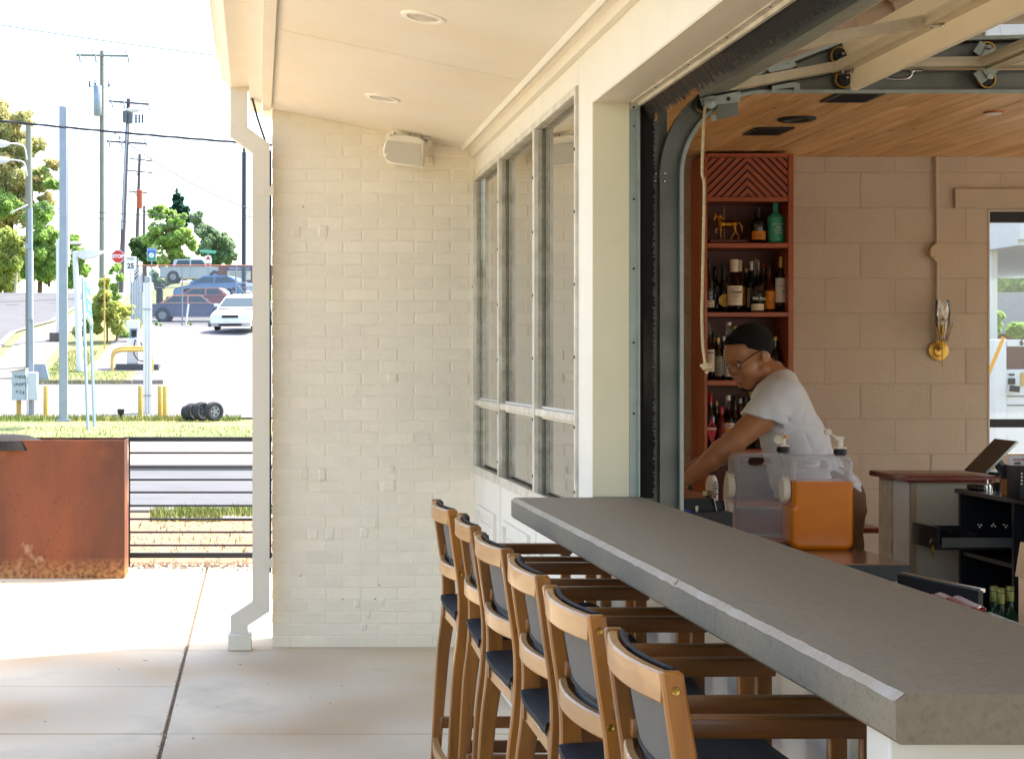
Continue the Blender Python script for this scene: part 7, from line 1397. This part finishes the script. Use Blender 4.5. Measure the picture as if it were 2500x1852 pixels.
# head
B.E(a7(684, 322), (.102, .077, .090), 12, .01); B.E(a7(612, 560), (.052, .058, .088), 14, .02); B.E(a7(478, 395), (.037, .058, .050), 0, .02)
B.C(a7(414, 470, 0), a7(470, 462, .030), .0115, k=.010); B.C(a7(414, 470, 0), a7(470, 462, -.030), .0115, k=.010)
for s in (-1, 1):
    B.C(a7(800, 600, .052 * s), a7(650, 760, .020 * s), .023, .020, .02); B.E(a7(600, 600, .038 * s), (.030, .024, .032), 20, .02); B.E(a7(490, 528, .031 * s), (.016, .016, .013), 0, .006, '-'); B.E(a7(520, 524, .031 * s), (.0135, .0135, .0125), 0, .003)
    B.C(a7(488, 507, .021 * s), a7(538, 505, .041 * s), .0085, .0080, .003); B.C(a7(492, 546, .022 * s), a7(538, 545, .040 * s), .0055, .0050, .004)
B.C(a7(430, 500), a7(462, 596), .0080, .0110, .010); B.E(a7(462, 611), (.0125, .0110, .0105), -20, .005)
for s in (-1, 1): B.E(a7(497, 622, .0120 * s), (.0105, .0075, .0080), 0, .004); B.E(a7(486, 638, .0065 * s), (.0045, .0032, .0035), 0, .002, '-')
B.E(a7(582, 690), (.026, .034, .034), 0, .012); B.E(a7(512, 682), (.0140, .021, .0078), 25, .004); B.E(a7(527, 727), (.0150, .020, .0100), -10, .004); B.C(a7(500, 706, -.018), a7(500, 706, .018), .0026, k=.002, op='-'); B.E(a7(628, 778), (.027, .026, .024), 0, .012)
# ears
for s in (-1, 1):
    B.E(a7(812, 438, .079 * s), (.0185, .0075, .0285), 12, .004); B.E(a7(806, 432, .087 * s), (.0115, .006, .019), 12, .004, '-'); B.C(a7(800, 400, .082 * s), a7(818, 450, .083 * s), .0025, k=.003); B.E(a7(792, 500, .077 * s), (.009, .006, .009), 0, .004); B.E(a7(786, 448, .080 * s), (.006, .005, .007), 0, .003)
# neck, shoulders inside the shirt
B.C(a7(830, 560), a2(775, 440), .056, .064, .02); B.C(a7(770, 700, 0), a2(735, 460), .032, .045, .02); B.C(a2(770, 470), a2(830, 640), .075, .09, .02)
# near arm
Sn, En, Wn = a2(800, 560, 7.23), a2(497, 818, 7.15), a2(172, 1074, 7.19)
B.C(a2(780, 500, 7.36), Sn, .07, .066, .02); B.C(Sn, a2(665, 678, 7.19), .062, .058, .02); B.C(a2(665, 678, 7.19), En, .0585, .0475, .015); B.C(En, a2(350, 940, 7.16), .0470, .0405, .015); B.C(a2(350, 940, 7.16), Wn, .0405, .0235, .012); B.E(a2(430, 870, 7.15), (.055, .043, .044), 0, .02, yaw=0)
# far arm
Sf, Ef, Wf = a2(720, 590, 7.58), a2(420, 905, 7.60), a2(150, 1055, 7.50)
B.C(a2(780, 500, 7.45), Sf, .07, .062, .02); B.C(Sf, Ef, .058, .043, .02); B.C(Ef, a2(280, 975, 7.56), .043, .037, .015); B.C(a2(280, 975, 7.56), Wf, .037, .0235, .012)
# hands: palm, four fingers with two bends each, thumb from the side of the palm
def hand(W, tip, side, spread, thumb):
    W, tip = np.array(W), np.array(tip); d = tip - W; d /= np.linalg.norm(d); sv_ = np.array(spread, float); sv_ -= d * sv_.dot(d); sv_ /= np.linalg.norm(sv_); nv = np.cross(d, sv_); nv *= side
    for j in (-1.5, -.5, .5, 1.5): B.C(W + d * .012 + sv_ * j * .010, W + d * .078 + sv_ * j * .0175, .014, .0115, .008)
    for j, L_ in zip((-1.5, -.5, .5, 1.5), (.068, .080, .076, .060)):
        p0 = W + d * .078 + sv_ * j * .0185; d1 = d * .80 + nv * .60; p1 = p0 + d1 * L_ * .48; d2 = d * .15 + nv * .98; p2 = p1 + d2 * L_ * .32; p3 = p2 + (nv * .85 - d * .5) * L_ * .26
        B.C(p0, p1, .0100, .0090, .003); B.C(p1, p2, .0090, .0082, .003); B.C(p2, p3, .0082, .0070, .003)
    t0 = W + d * .022 + sv_ * -thumb * .022; t1 = t0 + (d * .62 - sv_ * thumb * .62 + nv * .45) * .042; t2 = t1 + (d * .75 - sv_ * thumb * .05 + nv * .65) * .036; t3 = t2 + (d * .6 + nv * .8) * .026
    B.C(t0, t1, .0155, .0115, .006); B.C(t1, t2, .0115, .0100, .003); B.C(t2, t3, .0100, .0085, .003)
B.C(Wn, a2(140, 1104, 7.19), .0240, .022, .01); hand(a2(152, 1094, 7.19), a2(128, 1210, 7.2), 1, (.35, -1, .1), 1)
B.C(Wf, a2(118, 1078, 7.47), .0240, .022, .01); hand(a2(122, 1074, 7.47), a2(60, 1150, 7.42), 1, (.3, -1, .1), -1)
# a trunk that carries on down inside the clothes
B.C(a2(830, 640), a2(880, 800), .09, .09, .02)
man = sdf_obj('person', B, skin, None, tuple(a2(1100, 1200, PD)))
man.location = (0, 0, 0); man.data.transform(Matrix.Translation(Vector(a2(1100, 1200, PD)))); tag(man, 'bartender in a white T-shirt and glasses leaning over the prep counter', 'person')
# T-shirt
T = LS((1.93, 7.03, 1.02), (2.62, 7.75, 1.62), .0052)
for s in (-1, 1):
    T.C(a2(782, 585, PD + .075 * s), a2(880, 838, PD + .075 * s), .122, .132, .03); T.C(a2(880, 838, PD + .07 * s), a2(945, 1060, PD + .065 * s), .132, .142, .03); T.C(a2(945, 1040, PD + .06 * s), a2(1125, 1125, PD + .06 * s), .125, .112, .04)
    T.C(a2(800, 465, PD + .03 * s), a2(800, 545, PD + (.165 if s > 0 else -.16)), .062, .078, .03)
T.E(a2(765, 470), (.085, .09, .070), 35, .03, yaw=0)
def sleeve(S0, S1, S2, r0, r1, n, cpt):
    """a sleeve that opens at a plane"""
    cpt = np.array(cpt); n = np.array(n) / np.linalg.norm(n)
    for (a, b, ra, rb) in ((S0, S1, r0, (r0 + r1) / 2), (S1, S2, (r0 + r1) / 2, r1)):
        a, b = np.array(a), np.array(b); m = max(ra, rb) + .05; sl, X, Y, Z = T.loc(np.minimum(a, b) - m, np.maximum(a, b) + m); ba = b - a; t = np.clip(((X - a[0]) * ba[0] + (Y - a[1]) * ba[1] + (Z - a[2]) * ba[2]) / (ba * ba).sum(), 0, 1)
        d = np.sqrt((X - a[0] - ba[0] * t) ** 2 + (Y - a[1] - ba[1] * t) ** 2 + (Z - a[2] - ba[2] * t) ** 2) - (ra + (rb - ra) * t); pl = (X - cpt[0]) * n[0] + (Y - cpt[1]) * n[1] + (Z - cpt[2]) * n[2]
        T.d[sl] = SDF.smin(T.d[sl], np.maximum(d, pl), .02)
sleeve(a2(800, 545, 7.25), a2(700, 650, 7.205), a2(580, 790, 7.17), .082, .082, (-.30, 0, -.95), a2(692, 681, 7.2)); sleeve(a2(735, 580, 7.57), a2(640, 700, 7.59), a2(540, 800, 7.60), .078, .074, (-.6, 0, -.8), a2(640, 705, 7.59))
# folds
sl, X, Y, Z = T.loc((0, 0, 0), (9, 9, 9)); ph = (X * .55 + Z * .83); q_ = (X * .83 - Z * .55)
T.d += .0075 * np.sin(ph * 48 + 3.2 * np.sin(Y * 16 + X * 9) + 2 * np.sin(q_ * 19)) * np.clip((1.50 - Z) * 5, .1, 1) * np.clip(np.sin(q_ * 14 + Y * 7) + .3, 0, 1) + .003 * np.sin(X * 55 - Z * 70 + 4 * np.sin(Y * 13)) * np.clip((1.42 - Z) * 4, 0, 1)
_fd = lambda x0, y0, x1, y1, D0, D1, r, op: T.C(a2(x0, y0, D0), a2(x1, y1, D1), r, r * .6, .018, op)
A_ = a2(828, 722); dxx, dzz = X - A_[0], Z - A_[2]; rr_2 = np.sqrt(dxx ** 2 + dzz ** 2); th_ = np.arctan2(dzz, dxx)
T.d += .006 * np.maximum(0, np.cos(th_ * 5 + 1.2 * np.sin(rr_2 * 17) + Y * 5)) ** 5 * np.exp(-rr_2 / .2) * np.clip(rr_2 * 22, 0, 1)
T.d += .006 * np.maximum(0, np.sin(Z * 88 + 3 * np.sin(X * 17) + Y * 9)) ** 4 * np.clip((1.27 - Z) * 9, 0, 1) * np.clip((X - 2.05) * 8, 0, 1)
# neck opening and hem
T.C(a7(800, 540), a2(755, 470), .060, .062, .006, '-'); T.C(a2(700, 440), a2(640, 470), .03, .03, .006, '-')
n = np.array([.36, 0, -.93]); c = a2(1285, 1150, PD); T.d = np.maximum(T.d, (X - c[0]) * n[0] + (Z - c[2]) * n[2])
tee = mat('white_cotton', '#dcdfe6', .85, var=.02, scale=8, bump=.25, bscale=500)
o = sdf_obj('t_shirt', T, tee, man)
col = MB().tube([tuple(a2(722, 432) + np.array([.0 + .064 * math.cos(R(a)) * .80, .068 * math.sin(R(a)), .064 * math.cos(R(a)) * .62 + .004])) for a in range(0, 361, 15)], .0062, 8); obj('collar', col, tee, man)
# trousers, legs and shoes
K = LS((2.15, 7.10, .03), (2.66, 7.70, 1.20), .009); gl = lambda x, z, D: np.array([(1600 + x / 2.581 - VX) / F * D, D, z])
for s in (-1, 1):
    D = PD + .095 * s; K.C(a2(1080, 1120, D), a2(1165, 1250, D), .108, .098, .03); K.C(a2(1165, 1250, D), gl(1190, .52, D), .096, .070, .03); K.C(gl(1195, .52, D), gl(1235, .12, D + .01 * s), .070, .058, .02)
K.E(a2(1130, 1165, PD), (.115, .16, .11), 0, .03, yaw=0); sl, X, Y, Z = K.loc((0, 0, 0), (9, 9, 9)); K.d += .008 * np.sin(Z * 62 + 4 * np.sin(X * 22 + Y * 15)) * (.5 + .5 * np.sin(Z * 17 + X * 25))
K.C(a2(1255, 1200, PD - .13), a2(1330, 1330, PD - .12), .006, .006, .01, '-')
sdf_obj('trousers', K, mat('brown_trousers', '#6e5136', .85, var=.12, scale=12, bump=.4, bscale=300), man)
for s in (-1, 1):
    c = gl(1200, .04, PD + .1 * s); obj('shoe', MB().loft([[(c[0] - .14 + t * .29 , c[1] + w_ * m_, zz_) for w_, zz_ in ((-.04, 0), (.04, 0), (.038, h_), (-.038, h_))] for t, m_, h_ in ((0, .5, .03), (.1, .95, .05), (.4, 1.1, .07), (.6, .95, .11), (.85, .9, .12), (1, .6, .06))]), M['black'], man)
# hair, beard, brows, glasses
Hh = LS(tuple(HC - [.135, .12, .07]), tuple(HC + [.135, .12, .12]), .003); hc = a7(684, 322)
Hh.E(a7(692, 298), (.1065, .0815, .0945), 12, .004); hl = a7(385, 300); 
Hh.E(a7(520, 292), (.056, .064, .050), 10, .01)
sl, X, Y, Z = Hh.loc((0, 0, 0), (9, 9, 9)); u_ = .0003626; ex = lambda x: a7(x, 0)[0]; ez = lambda y: a7(0, y)[2]
# hairline from the forehead over the temple, round the ear and down to the nape
line = np.interp(X, [ex(370), ex(400), ex(470), ex(560), ex(600), ex(700), ex(760), ex(850), ex(880), ex(960)], [ez(300), ez(298), ez(292), ez(290), ez(340), ez(365), ez(372), ez(372), ez(400), ez(430)])
Hh.d = np.maximum(Hh.d, line - Z); Hh.d += .0012 * np.sin(X * 900) * np.sin(Y * 800) * np.sin(Z * 850)
hm = mat('short_black_hair', '#0f0d0d', .8, var=.3, scale=90, bump=1.6, bscale=420, spec=.3); sdf_obj('hair', Hh, hm, man)
Hb = LS(tuple(a7(630, 800) - [.06, .06, .05]), tuple(a7(630, 800) + [.06, .06, .05]), .003); Hb.E(a7(622, 776), (.0275, .027, .0235), -15, .004); Hb.E(a7(636, 806), (.021, .019, .016), 0, .01); Hb.d += .001 * np.sin(Hb.ax[0][:, None, None] * 1300) * np.sin(Hb.ax[1][None, :, None] * 1200) * np.sin(Hb.ax[2][None, None, :] * 1250); sdf_obj('beard', Hb, hm, man)
for s in (-1, 1): obj('eyebrow', MB().tube([a7(428, 462, .012 * s), a7(458, 440, .030 * s), a7(520, 446, .046 * s)], [.0025, .003, .0015], 6), hm, man)
for s in (-1, 1):
    e = obj('eye', MB().lathe([(.0122 * math.sin(R(a)), -.0122 * math.cos(R(a))) for a in range(0, 181, 15)], a7(517, 526, .031 * s), 14, 'x'), mat('eye_white', '#d8d0c6', .2, var=0), man); obj('iris', MB().lathe([(0, -.0128), (.0055, -.0122), (.006, -.011)], a7(517, 537, .031 * s), 12, 'x'), M['black'], e)
gf = MB()
for s in (-1, 1):
    c = a7(492, 543, .034 * s); pts = [tuple(c + np.array([.010 * math.sin(R(a)) * -.3 + .004 * abs(math.cos(R(a))) , .0235 * math.cos(R(a)), .0175 * math.sin(R(a))])) for a in range(0, 361, 20)]; gf.tube(pts, [.0028 if 0 < a < 180 else .0016 for a in range(0, 361, 20)], 6)
    gf.tube([tuple(c + np.array([.006, .023 * s, .007])), tuple(a7(575, 470, .070 * s)), tuple(a7(700, 392, .080 * s)), tuple(a7(790, 360, .084 * s)), tuple(a7(830, 380, .083 * s))], .0027, 6)
gf.tube([tuple(a7(452, 530, -.011)), tuple(a7(432, 522, 0)), tuple(a7(452, 530, .011))], .0022, 6)
g_ = obj('glasses', gf, M['black'], man)
for s in (-1, 1):
    c = a7(492, 543, .034 * s); obj('lens', MB().add([tuple(c + np.array([.002, .0225 * math.cos(R(a)), .0165 * math.sin(R(a))])) for a in range(0, 360, 20)], [tuple(range(18))]), mat('spectacle_lens', '#ffffff', .1, var=0, alpha=.12, spec=.2), g_)
lipm = mat('lip_skin', '#b0776a', .45, var=.05)
Lp = LS(tuple(a7(512, 727) - [.04, .04, .02]), tuple(a7(512, 682) + [.04, .04, .02]), .0018); Lp.E(a7(512, 682), (.0145, .0205, .0079), 25, .002); Lp.E(a7(527, 727), (.0155, .0195, .0102), -10, .002); Lp.C(a7(496, 706, -.02), a7(496, 706, .02), .0022, k=.002, op='-'); sl, X, Y, Z = Lp.loc((0, 0, 0), (9, 9, 9)); Lp.d = np.maximum(Lp.d, X - ex(530)); sdf_obj('lips', Lp, lipm, man)
# ---------------- what the back window looks out on ----------------
t = thing('station_canopy', 'white canopy edge and column seen through the back window', 'canopy', (11, 21, 2.9)); cw = mat('canopy_white', '#cfd6dc', .5, var=.03)
obj('slab', MB().box(8.4, 20, 19.0, 26, 2.93, 3.25), cw, t); obj('fascia', MB().box(8.38, 20, 18.9, 18.99, 2.99, 3.5), cw, t); obj('column', MB().box(P(2412, 0, 20).x, P(2426, 0, 20).x, 19.9, 20.1, 0, 2.93), wht, t); obj('column', MB().box(14, 14.3, 19.9, 20.2, 0, 2.93), wht, t)
t = thing('fuel_dispenser', 'white modern fuel dispenser numbered 6 seen through the back window', 'fuel pump', (7.9, 17, 0)); q = lambda x, y, D=17: P(1900 + x / 2.753, 360 + y / 2.753, D)
pw = mat('pump_white', '#d5dbe0', .4, var=.02); z = lambda y: q(0, y).z
x0, x1 = q(1425, 0).x, q(1900, 0).x
obj('post', MB().box(x0, x0 + .12, 16.9, 17.3, 0, z(1290), .01), pw, t); obj('post', MB().box(x1, x1 + .12, 16.9, 17.3, 0, z(1290), .01), pw, t); hd = obj('header', MB().box(x0 + .121, x1 - .001, 16.9, 17.3, z(1335), z(1290)), pw, t)
obj('body', MB().box(x0 + .121, x1 - .001, 16.92, 17.28, .1, z(1490), .01), pw, t); text('lettering', '6', .075, (q(1603, 0).x, 16.89, z(1313)), ink, hd, bold=.003)
for (xa_, xb_, mm) in ((1605, 1633, yel), (1636, 1700, MATS['sign_blue'])): obj('fuel_panel', MB().box(q(xa_, 0).x, q(xb_, 0).x, 16.905, 16.919, z(1600), z(1512)), mm, t)
obj('display', MB().box(q(1520, 0).x, q(1565, 0).x, 16.905, 16.919, z(1590), z(1550)), M['black'], t); obj('card_slot', MB().box(q(1525, 0).x, q(1560, 0).x, 16.905, 16.919, z(1532), z(1520)), M['black'], t); obj('nozzle', MB().bar((q(1545, 0).x, 16.86, z(1640)), (q(1550, 0).x, 16.86, z(1600)), .05, .08), M['black'], t)
for k in (1640, 1700): obj('panel_line', MB().box(x0 + .13, x1 - .01, 16.912, 16.919, z(k + 30) - .004, z(k + 30) + .004), M['asph'], t)
tag(obj('barrier_arm', MB().cyl(q(1405, 1540, 16.2), q(1515, 1275, 16.2), .018, 10), mat('barrier_yellow', '#e0a52c', .5)), 'slanted yellow barrier arm seen through the back window', 'barrier')
car('pale blue car parked behind the fuel dispenser', (P(2520, 0, 26).x, 26, 0), R(180), 4.5, 1.76, sed, cg2, '#9db4c8', None, .25, front_=6)
for o in COL.objects:
    if o.get('label', '').startswith('pale blue car'): del o['group']
t = thing('low_building', 'low grey roofed building beyond the fuel station', 'building', (19, 42, 0)); obj('wall', MB().box(16, 27, 42, 50, 0, 2.4), mat('brown_wall', '#7a5a50', .9, var=.1), t); obj('roof', MB().prism([(15.5, 2.4), (27.5, 2.4), (27.5, 3.4), (15.5, 3.4)], 41.6, 50.5), mat('grey_roof', '#8e9096', .8, var=.1), t)
tree('dense green trees behind the fuel station', 'tree', 2460, 56, [(2400, 690, 70, 0, 0), (2460, 650, 60, 0, 0), (2520, 680, 70, 0, 0), (2440, 730, 50, 0, 0), (2480, 600, 40, 0, 0), (2560, 640, 60, 0, 0)], [L2], .22, [16000], 401, [(2460, None, 2460, 650, .25, .2)], bark, gap=.1)
tree('dark shrub in front of the low building', 'bush', 2425, 38, [(2425, 800, 22, 0, 0), (2435, 770, 16, 0, 0), (2480, 805, 26, 0, 0), (2510, 800, 22, 0, 0), (2418, 835, 18, 0, 0)], [L2], .12, [7000], 411, [(2425, None, 2425, 780, .06, .04)], bark, nm='shrub', gap=.1)
